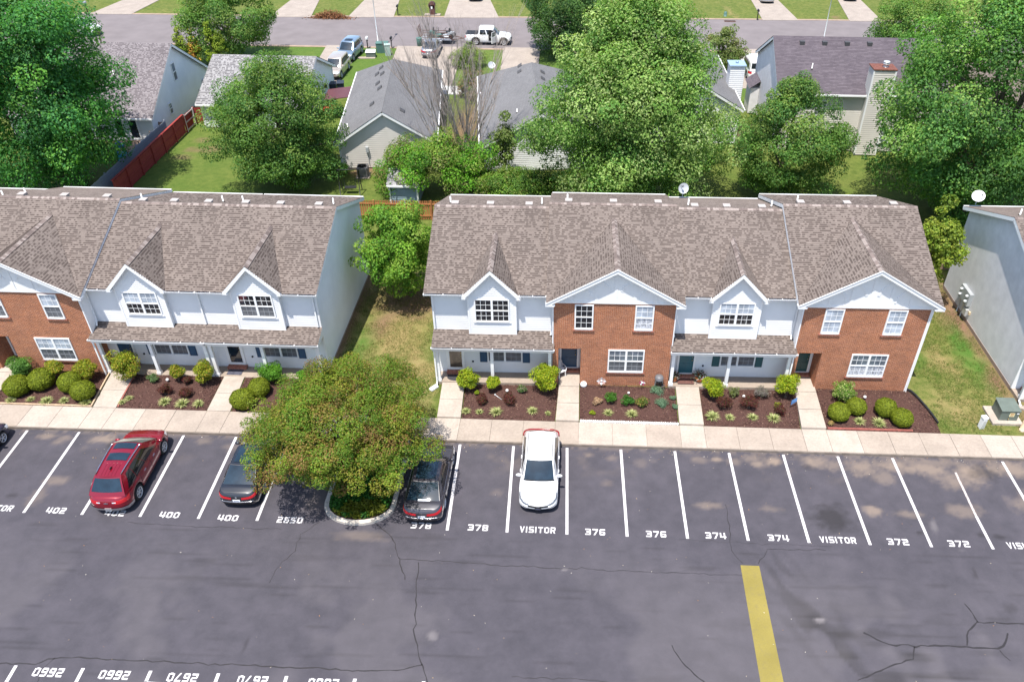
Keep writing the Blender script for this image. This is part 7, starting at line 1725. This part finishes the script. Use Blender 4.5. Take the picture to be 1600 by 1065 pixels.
# hose reel
t = thing('hose_reel', 'dark grey hose reel stand with loose hose beside the white post', 'hose reel', at2(10.42, -.02, .17), R16); HG = M('hose_grey', (.085, .085, .09), .5, .2, 8)
for x in (-.2, .2):
    b = MB(); b.tube([(x, -.18, 0), (x, 0, .55), (x, .12, 0)], .022, 6); b.build('frame', HG, t)
b = MB(); b.lathe([(.22, -.2), (.22, -.17), (.13, -.16), (.13, .16), (.22, .17), (.22, .2)], (0, 0, 0), 16, 'y'); me = b.mesh('drum', HG); o = obj('drum', me, t, (0, -.03, .50)); o.rotation_euler = (0, 0, math.pi / 2)
b = MB(); b.lathe([(.24, .62), (.25, .70), (.21, .79), (.12, .84), (0, .85)], (0, -.02, 0), 14); b.build('cover', M('hose_cover', (.13, .13, .14), .45, .1, 5), t)
b = MB(); P = [(.15 + .20 * math.cos(a) * (1 + .1 * math.sin(3 * a)), -.10 + .12 * math.sin(a), .08 + .05 * math.sin(a * 1.7) + .012 * a) for a in np.linspace(0, 15, 60)]; b.tube(P, .016, 5); b.build('hose', M('hose_brown', (.10, .075, .075), .5, .2, 8), t)
# whirligig flowers
def pinwheel(label, loc, col_, mid, n=8, h=.62, r=.20):
    t = thing('garden_pinwheel', label, 'pinwheel', loc, 0, 'garden pinwheels'); b = MB(); b.tube([(0, 0, -.05), (0, 0, h)], .010, 5); b.build('stake', DARK, t)
    for k in range(n):
        a = 2 * math.pi * k / n; d = Vector((math.cos(a), -.25, math.sin(a))); s = Vector((-math.sin(a), 0, math.cos(a))) * r * .30; c = Vector((0, -.03, h)); b = MB(); b.prism([c + d * r * .25, c + d * r * .7 + s, c + d * r * 1.05, c + d * r * .7 - s], (0, .008, 0)); b.build('petal', col_ if k % 2 else mid, t)
    b = MB(); b.lathe([(0, -.05), (.06, -.045), (.06, .0), (0, .01)], (0, -.03, h), 10, 'y'); b.build('hub', mid, t)
PK = M('pink_petal', (.60, .40, .36), .5, .1, 9); MG = M('magenta_petal', (.45, .04, .20), .5, .1, 9)
pinwheel('pale pink and white garden pinwheel under the brick unit window', at2(7.25, -.12, .17), PK, WHITE, 8, .50, .26); pinwheel('white pinwheel with magenta tips near the hose reel', at2(9.50, -.12, .17), MG, WHITE, 6, .42, .17)
b = MB(); b.lathe([(0, -.1), (.16, -.06), (.20, .05), (.16, .16), (.07, .22), (0, .23)], (0, 0, 0), 12); t = thing('white_rock', 'smooth white garden stone beside the chair entry walk', 'stone', at2(6.28, .0, .2), 0); b.build('stone', WHITE, t)
def globe(label, x, y, r=.09):
    t = thing('solar_globe', label, 'garden light', (x, y, GZ), 0, 'white solar globes'); b = MB(); b.lathe([(0, r * 1.0), (r * .7, r * 1.3), (r, r * 2), (r * .7, r * 2.7), (0, r * 3)], (0, 0, 0), 12); b.build('globe', WHITE, t); b = MB(); b.tube([(0, 0, -.05), (0, 0, r * 1.1)], .012, 5); b.build('stake', DARK, t)
globe('white solar globe in the bed left of the blue glass door', -16.79, 3.75); globe('white solar globe among the dark red barberries', 15.02, 3.8); globe('white solar globe above the boxwoods at the right', 21.62, 4.05); globe('white solar globe in the bed below the brown storm door', 2.09, 3.7); globe('white solar globe behind the three shrubs in the white stone bed', 8.75, 3.85, .07)
t = thing('solar_stake', 'silver solar stake light fallen over in the storm door bed', 'garden light', (1.45, 3.45, .22), -.75); b = MB(); b.tube([(0, 0, 0), (.55, 0, -.01)], .018, 6); b.build('stake', GALV, t); b = MB(); b.lathe([(0, -.02), (.05, -.02), (.05, .04), (0, .05)], (.0, 0, .0), 8); b.build('lamp', GALV, t)
t = thing('garden_flag', 'small blue garden flag leaning at the walk before the dark green door', 'flag', (17.40, 3.15, .17), .35); b = MB(); b.tube([(0, 0, 0), (.02, 0, .55)], .010, 5); b.build('pole', DARK, t); b = MB(); b.prism([(.02, 0, .20), (.40, .05, .32), (.42, .07, .58), (.02, 0, .52)], (0, .008, 0)); b.build('cloth', M('flag_blue', (.10, .24, .50), .6, .2, 6), t)
